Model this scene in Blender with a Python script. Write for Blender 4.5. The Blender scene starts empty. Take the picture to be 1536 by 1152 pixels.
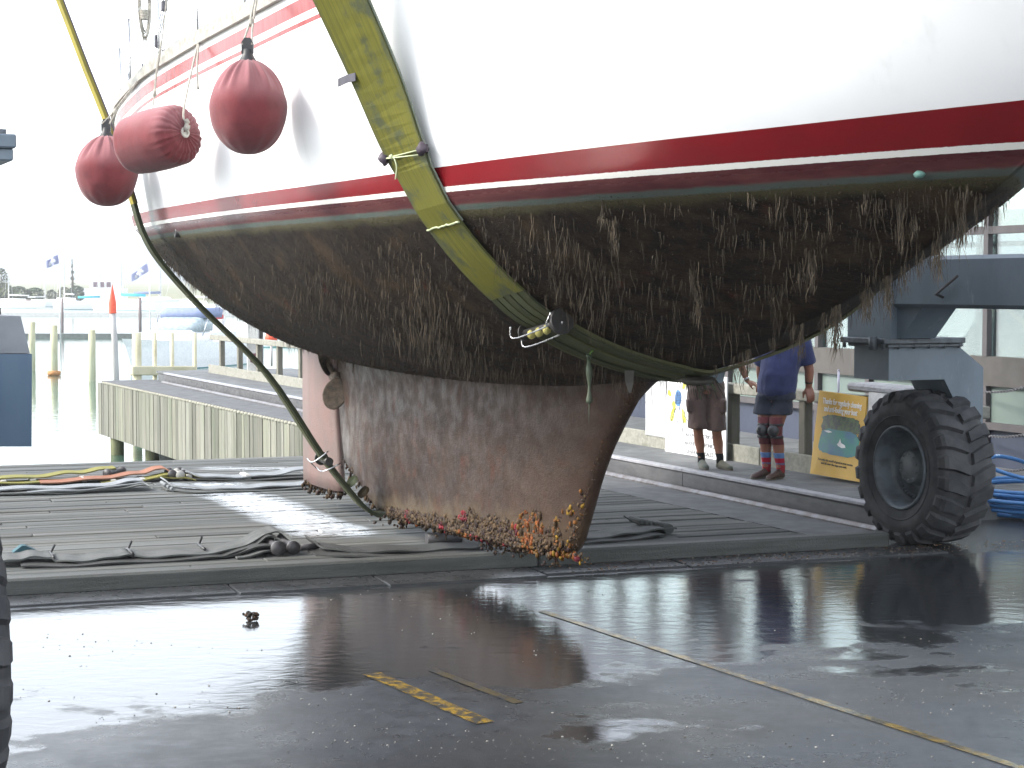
import bpy, bmesh, math, random
import numpy as np
from mathutils import Vector, Matrix, noise as mnoise
rnd = random.Random(7)
scn = bpy.context.scene
COL = scn.collection

# ------------------------------------------------------------------ view geometry
F_PX, CAM_H = 2700.0, 2.15
PITCH = math.atan(146 / F_PX)
CP, SP = math.cos(PITCH), math.sin(PITCH)
EYE = Vector((0, 0, CAM_H))
AZ = math.radians(24.3)                       # heading of the slip, the rails and the yacht
T = Vector((-math.sin(AZ), math.cos(AZ), 0))  # away, along the pier
N = Vector((math.cos(AZ), math.sin(AZ), 0))   # across, to the right
UP = Vector((0, 0, 1))

def ray(x, y):
    a, b = (x - 768) / F_PX, (576 - y) / F_PX
    return Vector((a, CP + b * SP, -SP + b * CP))
def at_z(x, y, z=0.0):
    d = ray(x, y); return EYE + d * ((z - CAM_H) / d.z)
def at_y(x, y, Y):
    d = ray(x, y); return EYE + d * (Y / d.y)
def at_n(x, y, n):
    d = ray(x, y); return EYE + d * (n / d.dot(N))
def at_t(x, y, t):
    d = ray(x, y); return EYE + d * (t / d.dot(T))
def W(n, t, z=0.0):
    return N * n + T * t + UP * z
def nt(P):
    return P.dot(N), P.dot(T)

# ------------------------------------------------------------------ objects
def tag(o, label=None, cat=None, group=None, kind=None):
    if label: o['label'] = label
    if cat: o['category'] = cat
    if group: o['group'] = group
    if kind: o['kind'] = kind
    return o
def thing(name, loc, label, cat, group=None):
    o = bpy.data.objects.new(name, None); COL.objects.link(o)
    o.location = loc; o.empty_display_size = .2
    return tag(o, label, cat, group)
def gloc(o):
    l = Vector(o.location)
    while o.parent: o = o.parent; l = l + Vector(o.location)
    return l
def link(name, me, parent=None, loc=None):
    o = bpy.data.objects.new(name, me); COL.objects.link(o)
    if parent: o.parent = parent
    if loc is not None: o.location = loc
    return o
def copy_tree(o, parent=None):
    c = o.copy(); COL.objects.link(c)
    if parent: c.parent = parent
    for ch in o.children: copy_tree(ch, c)
    return c

class MB:
    """collects shapes in world coordinates; build() links them as one mesh object"""
    def __init__(self):
        self.v = []; self.f = []; self.m = []; self.s = []; self.c = []; self.cur = 0; self.col = (1, 1, 1)
    def add(self, vs, fs, smooth=False):
        k = len(self.v); self.v += [Vector(p) for p in vs]
        self.c += [self.col] * len(vs)
        for f in fs:
            self.f.append([i + k for i in f]); self.m.append(self.cur); self.s.append(smooth)
        return self
    def box(self, c, size, ax=None, taper=(1, 1)):
        ax = ax or (Vector((1, 0, 0)), Vector((0, 1, 0)), UP)
        c = Vector(c); x, y, z = [Vector(a) * (s / 2) for a, s in zip(ax, size)]
        vs = [c - x - y - z, c + x - y - z, c + x + y - z, c - x + y - z]
        tx, ty = taper
        vs += [c - x * tx - y * ty + z, c + x * tx - y * ty + z, c + x * tx + y * ty + z, c - x * tx + y * ty + z]
        return self.add(vs, [(3, 2, 1, 0), (4, 5, 6, 7), (0, 1, 5, 4), (1, 2, 6, 5), (2, 3, 7, 6), (3, 0, 4, 7)])
    def bbox(self, c, size, ax=None, b=.008):
        """box with bevelled edges"""
        ax = ax or (Vector((1, 0, 0)), Vector((0, 1, 0)), UP)
        bm = bmesh.new(); bmesh.ops.create_cube(bm, size=1)
        for v in bm.verts: v.co = Vector((v.co.x * size[0], v.co.y * size[1], v.co.z * size[2]))
        bmesh.ops.bevel(bm, geom=bm.edges[:], offset=min(b, min(size) * .3), segments=1, affect='EDGES', profile=.5)
        c = Vector(c)
        vs = [c + Vector(ax[0]) * v.co.x + Vector(ax[1]) * v.co.y + Vector(ax[2]) * v.co.z for v in bm.verts]
        bm.verts.index_update()
        fs = [[v.index for v in f.verts] for f in bm.faces]; bm.free()
        return self.add(vs, fs)
    def tube(self, pts, r, seg=8, cap=True, smooth=True, flat=1.0):
        pts = [Vector(p) for p in pts]; n = len(pts)
        rs = list(r) if hasattr(r, '__len__') else [r] * n
        d0 = (pts[1] - pts[0]).normalized()
        a = d0.orthogonal().normalized(); vs = []
        for i, p in enumerate(pts):
            d = (pts[min(i + 1, n - 1)] - pts[max(i - 1, 0)])
            d = d.normalized() if d.length > 1e-9 else d0
            a = (a - d * a.dot(d)); a = a.normalized() if a.length > 1e-6 else d.orthogonal().normalized()
            b = d.cross(a)
            for k in range(seg):
                t = 2 * math.pi * k / seg
                vs.append(p + (a * math.cos(t) + b * math.sin(t) * flat) * rs[i])
        fs = []
        for i in range(n - 1):
            for k in range(seg):
                k2 = (k + 1) % seg
                fs.append((i * seg + k, i * seg + k2, (i + 1) * seg + k2, (i + 1) * seg + k))
        self.add(vs, fs, smooth)
        if cap:
            k0 = len(self.v) - n * seg
            self.f.append([k0 + k for k in range(seg)][::-1]); self.m.append(self.cur); self.s.append(False)
            self.f.append([k0 + (n - 1) * seg + k for k in range(seg)]); self.m.append(self.cur); self.s.append(False)
        return self
    def cyl(self, p0, p1, r0, r1=None, seg=16, smooth=True):
        return self.tube([p0, p1], [r0, r0 if r1 is None else r1], seg, True, smooth)
    def lathe(self, c, axis, prof, seg=32, smooth=True, a=None, close=False):
        """prof: (radius, height along axis)"""
        axis = Vector(axis).normalized(); a = (a or axis.orthogonal()).normalized(); b = axis.cross(a); c = Vector(c)
        vs = []
        for r, h in prof:
            for k in range(seg):
                t = 2 * math.pi * k / seg
                vs.append(c + axis * h + (a * math.cos(t) + b * math.sin(t)) * r)
        fs = []; m = len(prof)
        for i in range(m if close else m - 1):
            j = (i + 1) % m
            for k in range(seg):
                k2 = (k + 1) % seg
                fs.append((i * seg + k, i * seg + k2, j * seg + k2, j * seg + k))
        return self.add(vs, fs, smooth)
    _ico = {}
    def blob(self, c, r, sub=1, jit=0, smooth=True):
        if sub not in MB._ico:
            bm = bmesh.new(); bmesh.ops.create_icosphere(bm, subdivisions=sub, radius=1); bm.verts.index_update()
            MB._ico[sub] = ([v.co.copy() for v in bm.verts], [[v.index for v in f.verts] for f in bm.faces]); bm.free()
        V, fs = MB._ico[sub]
        r = r if hasattr(r, '__len__') else (r, r, r); c = Vector(c)
        vs = []
        for v in V:
            k = 1 + (rnd.uniform(-jit, jit) if jit else 0)
            vs.append(c + Vector((v.x * r[0] * k, v.y * r[1] * k, v.z * r[2] * k)))
        return self.add(vs, fs, smooth)
    def ribbon(self, ctr, wid, th, nrm=None):
        """strap: centre points, width vectors (full width), thickness"""
        n = len(ctr); vs = []
        for i in range(n):
            p = Vector(ctr[i]); w = Vector(wid[i]) * .5
            d = Vector(ctr[min(i + 1, n - 1)]) - Vector(ctr[max(i - 1, 0)])
            q = d.cross(w); q = q.normalized() * th * .5
            vs += [p - w - q, p + w - q, p + w + q, p - w + q]
        fs = [(0, 1, 2, 3), tuple((n - 1) * 4 + k for k in (3, 2, 1, 0))]
        for i in range(n - 1):
            for k in range(4):
                k2 = (k + 1) % 4
                fs.append((i * 4 + k, (i + 1) * 4 + k, (i + 1) * 4 + k2, i * 4 + k2))
        return self.add(vs, fs)
    def prism(self, pts, ext):
        """polygon (world points) extruded by vector ext"""
        n = len(pts); ext = Vector(ext)
        vs = [Vector(p) for p in pts] + [Vector(p) + ext for p in pts]
        fs = [list(range(n))[::-1], list(range(n, 2 * n))]
        fs += [(i, (i + 1) % n, n + (i + 1) % n, n + i) for i in range(n)]
        return self.add(vs, fs)
    def build(self, name, mats, parent=None, loc=None, colors=False, uv=None, recalc=True):
        o0 = gloc(parent) if parent else Vector((0, 0, 0))
        l = Vector(loc) if loc is not None else (o0 if parent else Vector((0, 0, 0)))
        me = bpy.data.meshes.new(name)
        me.from_pydata([tuple(p - l) for p in self.v], [], self.f)
        mats = mats if isinstance(mats, (list, tuple)) else [mats]
        for m in mats: me.materials.append(m)
        me.polygons.foreach_set('material_index', self.m)
        me.polygons.foreach_set('use_smooth', self.s)
        if colors:
            at = me.color_attributes.new('tint', 'FLOAT_COLOR', 'POINT')
            at.data.foreach_set('color', [x for c in self.c for x in (*c, 1.0)])
        if uv is not None:
            ul = me.uv_layers.new(name='UVMap')
            li = np.zeros(len(me.loops), dtype=np.int32); me.loops.foreach_get('vertex_index', li)
            ul.data.foreach_set('uv', np.asarray(uv, dtype=np.float32)[li].ravel())
        if recalc:
            bm = bmesh.new(); bm.from_mesh(me)
            bmesh.ops.recalc_face_normals(bm, faces=bm.faces[:]); bm.to_mesh(me); bm.free()
        me.update()
        return link(name, me, parent, l - o0)

def pchip(tab):
    """smooth monotone interpolation of (x, y) rows"""
    xs = np.array([r[0] for r in tab], float); ys = np.array([r[1] for r in tab], float)
    hh = np.diff(xs); dl = np.diff(ys) / hh; m = np.zeros(len(xs))
    m[0], m[-1] = dl[0], dl[-1]
    for i in range(1, len(xs) - 1):
        if dl[i - 1] * dl[i] > 0:
            w1 = 2 * hh[i] + hh[i - 1]; w2 = hh[i] + 2 * hh[i - 1]
            m[i] = (w1 + w2) / (w1 / dl[i - 1] + w2 / dl[i])
    def f(x):
        x = min(max(x, xs[0]), xs[-1]); i = int(min(max(np.searchsorted(xs, x) - 1, 0), len(xs) - 2))
        t = (x - xs[i]) / hh[i]
        return float((2*t**3 - 3*t*t + 1) * ys[i] + (t**3 - 2*t*t + t) * hh[i] * m[i] + (-2*t**3 + 3*t*t) * ys[i+1] + (t**3 - t*t) * hh[i] * m[i+1])
    return f
def catmull(pts, k=8):
    pts = [Vector(p) for p in pts]; out = []
    for i in range(len(pts) - 1):
        p0, p1, p2, p3 = pts[max(i-1, 0)], pts[i], pts[i+1], pts[min(i+2, len(pts)-1)]
        for j in range(k):
            t = j / k
            out.append(.5 * ((2*p1) + (p2-p0)*t + (2*p0-5*p1+4*p2-p3)*t*t + (3*p1-p0-3*p2+p3)*t**3))
    out.append(pts[-1]); return out

# ------------------------------------------------------------------ materials
class NB:
    """tiny node builder"""
    def __init__(self, name):
        self.m = bpy.data.materials.new(name); self.m.use_nodes = True
        self.t = self.m.node_tree; self.n = self.t.nodes; self.b = self.n['Principled BSDF']
        self._tc = None
    def set(self, node, inp, v):
        if v is None: return
        s = node.inputs[inp]
        if isinstance(v, bpy.types.NodeSocket): self.t.links.new(v, s)
        elif hasattr(v, '__len__'):
            s.default_value = tuple(v) if len(v) == len(s.default_value) else (*v, 1.0)
        else: s.default_value = v
    def P(self, **k):
        for a, v in k.items(): self.set(self.b, a.replace('_', ' '), v)
        return self.m
    def tc(self, out='Object'):
        if not self._tc: self._tc = self.n.new('ShaderNodeTexCoord')
        return self._tc.outputs[out]
    def map(self, v=None, scale=(1, 1, 1), rot=(0, 0, 0), loc=(0, 0, 0)):
        n = self.n.new('ShaderNodeMapping'); self.set(n, 'Vector', v or self.tc())
        n.inputs['Scale'].default_value = scale; n.inputs['Rotation'].default_value = rot; n.inputs['Location'].default_value = loc
        return n.outputs[0]
    def noise(self, scale=5, detail=4, rough=.55, v=None, dist=0.0, out=0):
        n = self.n.new('ShaderNodeTexNoise'); self.set(n, 'Vector', v or self.tc())
        n.inputs['Scale'].default_value = scale; n.inputs['Detail'].default_value = detail
        n.inputs['Roughness'].default_value = rough; n.inputs['Distortion'].default_value = dist
        return n.outputs[out]
    def vor(self, scale=5, v=None, feature='F1', out=0, rand=1.0):
        n = self.n.new('ShaderNodeTexVoronoi'); n.feature = feature; self.set(n, 'Vector', v or self.tc())
        n.inputs['Scale'].default_value = scale; n.inputs['Randomness'].default_value = rand
        return n.outputs[out]
    def wave(self, scale=5, v=None, dist=0., detail=2, kind='BANDS', d='X'):
        n = self.n.new('ShaderNodeTexWave'); n.wave_type = kind; n.bands_direction = d; self.set(n, 'Vector', v or self.tc())
        n.inputs['Scale'].default_value = scale; n.inputs['Distortion'].default_value = dist; n.inputs['Detail'].default_value = detail
        return n.outputs[0]
    def ramp(self, fac, stops, interp='LINEAR'):
        n = self.n.new('ShaderNodeValToRGB'); self.set(n, 0, fac); e = n.color_ramp.elements; n.color_ramp.interpolation = interp
        while len(e) < len(stops): e.new(.5)
        for el, (p, c) in zip(e, stops):
            el.position = p; el.color = (*c, 1) if hasattr(c, '__len__') else (c, c, c, 1)
        return n.outputs[0]
    def mix(self, fac, a, b, mode='MIX'):
        n = self.n.new('ShaderNodeMix'); n.data_type = 'RGBA'; n.blend_type = mode
        self.set(n, 0, fac)
        for i, v in ((6, a), (7, b)):
            s = n.inputs[i]
            if isinstance(v, bpy.types.NodeSocket): self.t.links.new(v, s)
            else: s.default_value = (*v, 1) if hasattr(v, '__len__') else (v, v, v, 1)
        return n.outputs[2]
    def math(self, op, a, b=None, c=None, clamp=False):
        n = self.n.new('ShaderNodeMath'); n.operation = op; n.use_clamp = clamp
        for i, v in enumerate((a, b, c)):
            if v is not None: self.set(n, i, v)
        return n.outputs[0]
    def mr(self, v, a, b, c=0., d=1., smooth=True):
        n = self.n.new('ShaderNodeMapRange'); self.set(n, 0, v); n.interpolation_type = 'SMOOTHSTEP' if smooth else 'LINEAR'
        for i, x in ((1, a), (2, b), (3, c), (4, d)): n.inputs[i].default_value = x
        return n.outputs[0]
    def sep(self, v):
        n = self.n.new('ShaderNodeSeparateXYZ'); self.set(n, 0, v); return n.outputs
    def attr(self, name, out='Color'):
        n = self.n.new('ShaderNodeAttribute'); n.attribute_name = name; return n.outputs[out]
    def bump(self, h, strength=.3, dist=.01, normal=None):
        n = self.n.new('ShaderNodeBump'); self.set(n, 'Height', h); self.set(n, 'Strength', strength)
        n.inputs['Distance'].default_value = dist
        if normal: self.set(n, 'Normal', normal)
        return n.outputs[0]
    def geo(self, out='Position'):
        return self.n.new('ShaderNodeNewGeometry').outputs[out]

def plain(name, c, rough=.6, metal=0., c2=None, scale=6, bump=.15, bscale=60, bdist=.004, spec=.5, stretch=(1, 1, 1), tint=False, coat=0., sheen=0.):
    """weathered everyday surface: two mixed tones, uneven gloss, fine relief"""
    k = NB(name); c2 = c2 or tuple(x * .72 for x in c)
    mp = k.map(scale=stretch)
    nz = k.noise(scale, 5, .6, mp)
    col = k.mix(k.mr(nz, .35, .68), c, c2)
    if tint: col = k.mix(1.0, col, k.attr('tint'), 'MULTIPLY')
    r = k.mr(k.noise(scale * 2.3, 3, .5, mp), .3, .7, max(rough - .1, .02), min(rough + .12, 1))
    k.P(Base_Color=col, Roughness=r, Metallic=metal, Specular_IOR_Level=spec, Coat_Weight=coat)
    if sheen: k.P(Sheen_Weight=sheen)
    if bump: k.P(Normal=k.bump(k.noise(bscale, 4, .6, mp), bump, bdist))
    return k.m
# ------------------------------------------------------------------ camera, sky, sun
cam = bpy.data.cameras.new('camera'); camo = bpy.data.objects.new('camera', cam); COL.objects.link(camo)
camo.location = EYE; camo.rotation_euler = (math.pi / 2 - PITCH, 0, 0)
cam.sensor_width = 36; cam.lens = F_PX / 1536 * 36; cam.clip_start = .1; cam.clip_end = 20000
scn.camera = camo
SUN_EL, SUN_AZ = math.radians(36), math.radians(-97)     # azimuth from +Y, clockwise
wd = bpy.data.worlds.new('World'); scn.world = wd; wd.use_nodes = True
wn = wd.node_tree.nodes; bg = wn['Background']
sky = wn.new('ShaderNodeTexSky'); sky.sky_type = 'NISHITA'; sky.sun_disc = False
sky.sun_elevation = SUN_EL; sky.sun_rotation = SUN_AZ; sky.dust_density = 1.2; sky.air_density = 1.0; sky.ozone_density = 1.0
hs = wn.new('ShaderNodeHueSaturation'); hs.inputs['Saturation'].default_value = .35
wd.node_tree.links.new(sky.outputs[0], hs.inputs['Color'])
wd.node_tree.links.new(hs.outputs[0], bg.inputs[0]); bg.inputs[1].default_value = .15
sl = bpy.data.lights.new('sun', 'SUN'); so = bpy.data.objects.new('sun', sl); COL.objects.link(so)
sl.energy = 1.2; sl.angle = math.radians(12); sl.color = (1, .95, .86)
sd = Vector((math.sin(SUN_AZ) * math.cos(SUN_EL), math.cos(SUN_AZ) * math.cos(SUN_EL), math.sin(SUN_EL)))
so.rotation_euler = sd.to_track_quat('Z', 'Y').to_euler()
so.location = (-20, -10, 30)
scn.view_settings.view_transform = 'Standard'; scn.view_settings.look = 'None'
scn.view_settings.exposure = 2.2; scn.view_settings.gamma = 1
try: scn.cycles.use_denoising = True
except Exception: pass
# ------------------------------------------------------------------ the yacht
# stations run along the hull: s forward of the keel tip, b to starboard, z up (world metres)
TIP = at_y(870, 832, 12.15); FW, ST = -T, -N
TIP0 = Vector((TIP.x, TIP.y, 0))
def B(s, b, z): return TIP0 + FW * s + ST * b + UP * z
ZW = 2.66
f_zc = pchip([(-7.3,2.55),(-6.9,2.1),(-6.5,1.84),(-6.1,1.67),(-5.6,1.55),(-5,1.48),(-4,1.44),(-2,1.42),(0,1.46),(1.06,1.56),(1.52,1.63),(2.19,1.81),(2.97,2.04),(3.49,2.22),(4,2.465),(4.29,2.615),(4.45,2.70),(4.85,2.95),(5.5,3.45),(6.1,3.95),(6.5,4.34)])
f_bw = pchip([(-7.3,.5),(-6.9,1.1),(-6.5,1.38),(-6,1.62),(-5.5,1.78),(-5,1.89),(-4,1.98),(-3,2.02),(-2,2.02),(-1,1.99),(0,1.92),(1,1.8),(1.52,1.71),(1.8,1.65),(2.75,1.27),(3.4,.87),(3.84,.54),(4.1,.31),(4.3,.11),(4.39,.01),(4.7,0)])
f_bs = pchip([(-7.3,1.36),(-7,1.5),(-6.5,1.69),(-6,1.84),(-5.3,2.0),(-4.6,2.09),(-3.3,2.13),(-2,2.13),(0,2.1),(2,1.93),(3.5,1.6),(4.5,1.22),(5.5,.7),(6.2,.24),(6.5,.04)])
f_zs = pchip([(-7.3,3.52),(-5.3,3.68),(-4.6,3.75),(-3.3,3.85),(-2,3.89),(0,3.94),(2,4.04),(4,4.2),(6.5,4.48)])
def f_w0(s): return 2.655 + .11 * (max(0, s + .5) / 5.1) ** 2.6
f_fa = pchip([(-7.3,.62),(-5.5,.6),(-4.2,.48),(-3,.34),(-1,.28),(1.5,.42),(2.3,.66),(3.0,.94),(7,.98)])
f_fq = pchip([(-7.3,2.3),(-5.5,2.5),(-4.2,3.0),(-3,3.5),(-1,3.8),(1.5,3.2),(7,3.2)])
def f_full(s): return f_fa(s), f_fq(s)
def hull_b(s, z):
    zc, bw, bs, zs = f_zc(s), f_bw(s), f_bs(s), f_zs(s)
    z = min(max(z, zc), zs)
    a, q = f_full(s)
    if zc < ZW - .02:
        if z <= ZW:
            t = (z - zc) / (ZW - zc); lo, hi = 0., 1.
            for _ in range(26):
                m = (lo + hi) / 2
                if a * m ** 1.2 + (1 - a) * m ** q < t: lo = m
                else: hi = m
            return bw * lo
        return top_b(s, z)
    return top_b(s, z)
f_ss = pchip([(2.66, 4.40), (2.95, 4.85), (3.45, 5.5), (3.95, 6.1), (4.34, 6.5), (4.6, 6.6)])
def top_b(s, z):
    """fair topsides: each waterline ends on the raked stem"""
    H = f_zs(s) - ZW; t = min(max((z - ZW) / H, 0), 1); w = 1 - (1 - t) ** 1.75
    h = min(max((s + 1) / 5.0, 0), 1); h = h * h * (3 - 2 * h); e = f_ss(z)
    return (1 - w) * f_bw(s - (e - 4.40) * h) + w * f_bs(s + (6.5 - e) * h)
def hull_section(s, nu=26, na=14):
    zc, zs = f_zc(s), f_zs(s); out = []
    if zc < ZW - .02:
        bw = f_bw(s); a, q = f_full(s)
        for i in range(nu):
            u = i / nu; out.append((bw * u, zc + (ZW - zc) * (a * u ** 1.2 + (1 - a) * u ** q)))
        for i in range(na + 1):
            z = ZW + (zs - ZW) * i / na; out.append((hull_b(s, z), z))
    else:
        e = .02
        for i in range(nu): z = zc + e * (i / nu) ** 2; out.append((hull_b(s, z), z))
        for i in range(na + 1): z = zc + e + (zs - zc - e) * i / na; out.append((hull_b(s, z), z))
    return out
def project(P):
    v = P - EYE; fw = v.y * CP - v.z * SP; up = v.y * SP + v.z * CP
    return (768 + F_PX * v.x / fw, 576 - F_PX * up / fw)
# --- hull paint and growth, by height above the painted waterline (uv.y = v) and below the rail (uv.x = w)
def hull_material():
    k = NB('hull_paint')
    uv = k.sep(k.tc('UV')); w, v = uv[0], uv[1]
    obj = k.tc('Object')
    wob = k.math('MULTIPLY', k.math('SUBTRACT', k.noise(9, 4, .6), .5), .018)
    wob2 = k.math('MULTIPLY', k.math('SUBTRACT', k.noise(5, 5, .65), .5), .09)
    wobf = k.math('MULTIPLY', k.math('SUBTRACT', k.noise(40, 3, .6), .5), .006)
    vw, vg, vf = k.math('ADD', v, wob), k.math('ADD', v, wob2), k.math('ADD', v, wobf)
    x = k.sep(obj)
    white = k.mix(k.mr(k.noise(1.3, 4, .6), .3, .75), (.80, .80, .79), (.72, .73, .73))
    streak = k.noise(1.0, 5, .6, k.map(scale=(6, 6, .5)))
    white = k.mix(k.mr(streak, .56, .78, 0, .35), white, (.56, .56, .53))
    red = k.mix(k.mr(k.noise(3, 4, .6), .3, .7), (.17, .006, .010), (.14, .007, .010))
    redtop = k.mix(k.mr(k.noise(14, 4, .6, k.map(scale=(1, 1, .2))), .35, .7), (.20, .014, .015), (.26, .035, .032))
    maroon = k.mix(k.mr(k.noise(6, 5, .65, k.map(scale=(.6, .6, 3))), .3, .7), (.058, .013, .016), (.09, .028, .027))
    slime = k.mix(k.mr(k.noise(7, 4, .6), .35, .65), (.05, .058, .05), (.045, .063, .053))
    moss = k.mix(k.noise(60, 3, .6), (.03, .027, .010), (.06, .05, .018))
    gm = k.map(rot=(0, 0, -math.atan2(T.y, T.x)), scale=(.5, 1, 1))
    gn = k.noise(12, 7, .75, gm)
    grow = k.mix(k.mr(gn, .32, .7), (.007, .005, .0036), (.032, .021, .012))
    grow = k.mix(k.mr(k.noise(2.6, 4, .6), .5, .72, 0, .75), grow, (.06, .038, .02))
    grow = k.mix(k.mr(k.noise(3.7, 3, .6, k.map(loc=(4, 2, 7))), .62, .74, 0, .7), grow, (.07, .02, .010))
    grow = k.mix(k.mr(k.vor(85, rand=1.), .07, .03), grow, (.34, .31, .25))
    # from the rail down
    band = lambda val, a, b: k.math('MULTIPLY', k.math('GREATER_THAN', val, a), k.math('LESS_THAN', val, b))
    c = k.mix(band(w, .075, .165), white, redtop)
    c = k.mix(band(w, .208, .236), c, redtop)
    s_att = k.attr('sfwd', 'Fac')
    top = k.math('ADD', .122, k.math('MULTIPLY', .062, k.math('POWER', k.math('MAXIMUM', k.math('DIVIDE', s_att, 4.6), 0), 1.6)))
    c = k.mix(k.math('LESS_THAN', v, top), c, red)
    c = k.mix(k.math('LESS_THAN', vf, .028), c, (.70, .69, .64))
    c = k.mix(k.math('LESS_THAN', vf, 0.), c, maroon)
    c = k.mix(k.mr(vw, -.062, -.078), c, slime)
    c = k.mix(k.mr(vw, -.094, -.104), c, moss)
    under = k.mr(vg, -.115, -.16)
    c = k.mix(under, c, grow)
    dirty = k.mr(vw, -.0, -.09)
    rough = k.math('ADD', k.mr(dirty, 0, 1, .24, .6), k.math('MULTIPLY', k.math('SUBTRACT', k.noise(20, 3), .5), .12))
    h = k.math('ADD', k.math('MULTIPLY', k.noise(45, 6, .75, gm), 1.0), k.math('MULTIPLY', k.noise(150, 3, .7, gm), .5))
    bm_ = k.bump(k.math('MULTIPLY', h, k.mr(vw, -.06, -.14)), .9, .028)
    k.P(Base_Color=c, Roughness=rough, Normal=bm_, Specular_IOR_Level=k.mr(vg, -.08, -.16, .26, .12), Coat_Weight=0.)
    return k.m
MAT_HULL = hull_material()
yacht = thing('yacht', B(0, 0, 0), 'white sailing yacht with red stripes and a weed covered keel hanging in slings', 'yacht')

def make_hull():
    SS = [-7.3 + 13.8 * i / 150 for i in range(151)]
    vs, fs, uv, sf = [], [], [], []; M = None
    for s in SS:
        sec = hull_section(s); ring = [(-b, z) for b, z in sec[::-1]] + [(b, z) for b, z in sec[1:]]
        M = len(ring); zs, w0 = f_zs(s), f_w0(s)
        for b, z in ring:
            vs.append(B(s, b, z)); uv.append((zs - z, z - w0)); sf.append(s)
    for i in range(len(SS) - 1):
        for j in range(M - 1):
            fs.append((i*M + j, i*M + j + 1, (i+1)*M + j + 1, (i+1)*M + j))
    mb = MB(); mb.add(vs, fs, True)
    mb.f.append(list(range(M))); mb.m.append(0); mb.s.append(False)
    o = mb.build('hull', MAT_HULL, yacht, uv=uv)
    a = o.data.attributes.new('sfwd', 'FLOAT', 'POINT'); a.data.foreach_set('value', sf)
    return o
hull = make_hull()

M_DECK = plain('deck_paint', (.74, .74, .72), .5, c2=(.66, .66, .63))
M_ALLOY = plain('weathered_alloy', (.34, .33, .29), .5, .55, c2=(.24, .22, .18), scale=12)
M_STEEL = plain('polished_steel', (.62, .62, .62), .22, 1.0, c2=(.5, .5, .5))
M_WHITE = plain('white_fitting', (.76, .76, .75), .4)
mb = MB(); SS = [-7.25 + 13.7 * i / 60 for i in range(61)]
for s in SS:
    b = f_bs(s) - .01; z = f_zs(s) - .025
    mb.v += [B(s, -b, z), B(s, 0, z + .05), B(s, b, z)]; mb.c += [(1, 1, 1)] * 3
for i in range(60):
    for j in range(2): mb.f.append([i*3 + j, i*3 + j + 1, i*3 + j + 4, i*3 + j + 3]); mb.m.append(0); mb.s.append(True)
mb.build('deck', M_DECK, yacht)
mb = MB()
for sg in (1, -1):                                     # perforated alloy toe rail on a rubbing strake
    c = [B(s, sg * (f_bs(s) + .012), f_zs(s)) for s in SS]
    mb.ribbon(c, [UP * .055] * len(c), .045)
    c = [B(s, sg * (f_bs(s) - .012), f_zs(s) + .055) for s in SS]
    mb.ribbon(c, [UP * .075] * len(c), .012)
mb.build('toe_rail', M_ALLOY, yacht)
mb = MB()                                              # low coachroof
for (s0, s1, bb, hh) in ((-4.6, 2.6, 1.18, .34), (-4.2, -1.2, .95, .62)):
    P = [(s0, bb * .92), (s1 - .6, bb), (s1, bb * .45)]
    pts = [B(s, b, f_zs(s) - .05) for s, b in P] + [B(s, -b, f_zs(s) - .05) for s, b in P[::-1]]
    mb.prism(pts, UP * (hh + .05))
mb.build('coachroof', M_DECK, yacht)
for s in (-3.9, -3.2, -2.5):
    mb = MB(); mb.box(B(s, 1.13, f_zs(s) + .2), (.42, .02, .13), (FW, ST, UP))
    mb.build('cabin_window', plain('dark_glazing', (.02, .022, .03), .1), yacht)
ST_S = [-6.7, -5.6, -4.5, -3.3, -2.1, -.9, .4, 1.7, 3.0, 4.2]
for sg in (1, -1):
    for s in ST_S:
        mb = MB(); b = sg * (f_bs(s) - .07); z = f_zs(s)
        mb.cyl(B(s, b, z), B(s, b + sg * .02, z + .66), .0125, .011, 10); mb.cyl(B(s, b, z - .02), B(s, b, z + .05), .03, .02, 10)
        mb.build('stanchion', M_STEEL, yacht)
    mb = MB()
    for hgt in (.33, .645):
        mb.tube([B(s, sg * (f_bs(s) - .07 + .02 * hgt), f_zs(s) + hgt) for s in ST_S], .0035, 6)
    mb.build('lifeline', M_STEEL, yacht)
mb = MB()
arc = [B(-6.4 - .75 * math.sin(a), (1.5 - .25 * abs(math.sin(a))) * math.cos(a), 4.28) for a in np.linspace(0, math.pi, 15)]
mb.tube(arc, .014, 8)
mb.tube([p - UP * .3 for p in arc], .011, 8)
for p in arc[::3]: mb.cyl(p, Vector((p.x, p.y, f_zs(-6.7))), .012, .012, 8)
mb.build('pushpit', M_STEEL, yacht)
mb = MB(); mb.tube(catmull([B(-5.2, 1.75, 3.74), B(-5.05, 1.72, 4.1), B(-4.4, 1.6, 4.28), B(-3.6, 1.55, 4.2), B(-3.3, 1.6, 3.86)], 8), .016, 8)
mb.build('grab_hoop', M_WHITE, yacht)
for s in (-5.75, -3.05, -.6):
    mb = MB(); z = f_zs(s) + .09; b = f_bs(s) - .02
    mb.tube([B(s - .1, b, z + .02), B(s - .05, b, z + .035), B(s + .05, b, z + .035), B(s + .1, b, z + .02)], [.008, .013, .013, .008], 8)
    for d in (-.03, .03): mb.cyl(B(s + d, b, z - .05), B(s + d, b, z + .03), .011, .011, 8)
    mb.build('cleat', M_STEEL, yacht)
mb = MB()                                              # outlet in the maroon band, aft
pc = at_y(262, 343, 14.2)
sx = min(np.linspace(-6, -1, 200), key=lambda s: abs(project(B(s, hull_b(s, 2.6), 2.6))[0] - 262))
pc = B(sx, hull_b(sx, 2.575) + .004, 2.575)
mb.lathe(pc, (ST - FW * .1).normalized(), [(.04, -.03), (.04, .012), (.028, .014), (.026, -.03)], 18)
mb.build('hull_outlet', plain('black_fitting', (.02, .02, .022), .45), yacht)
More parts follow.
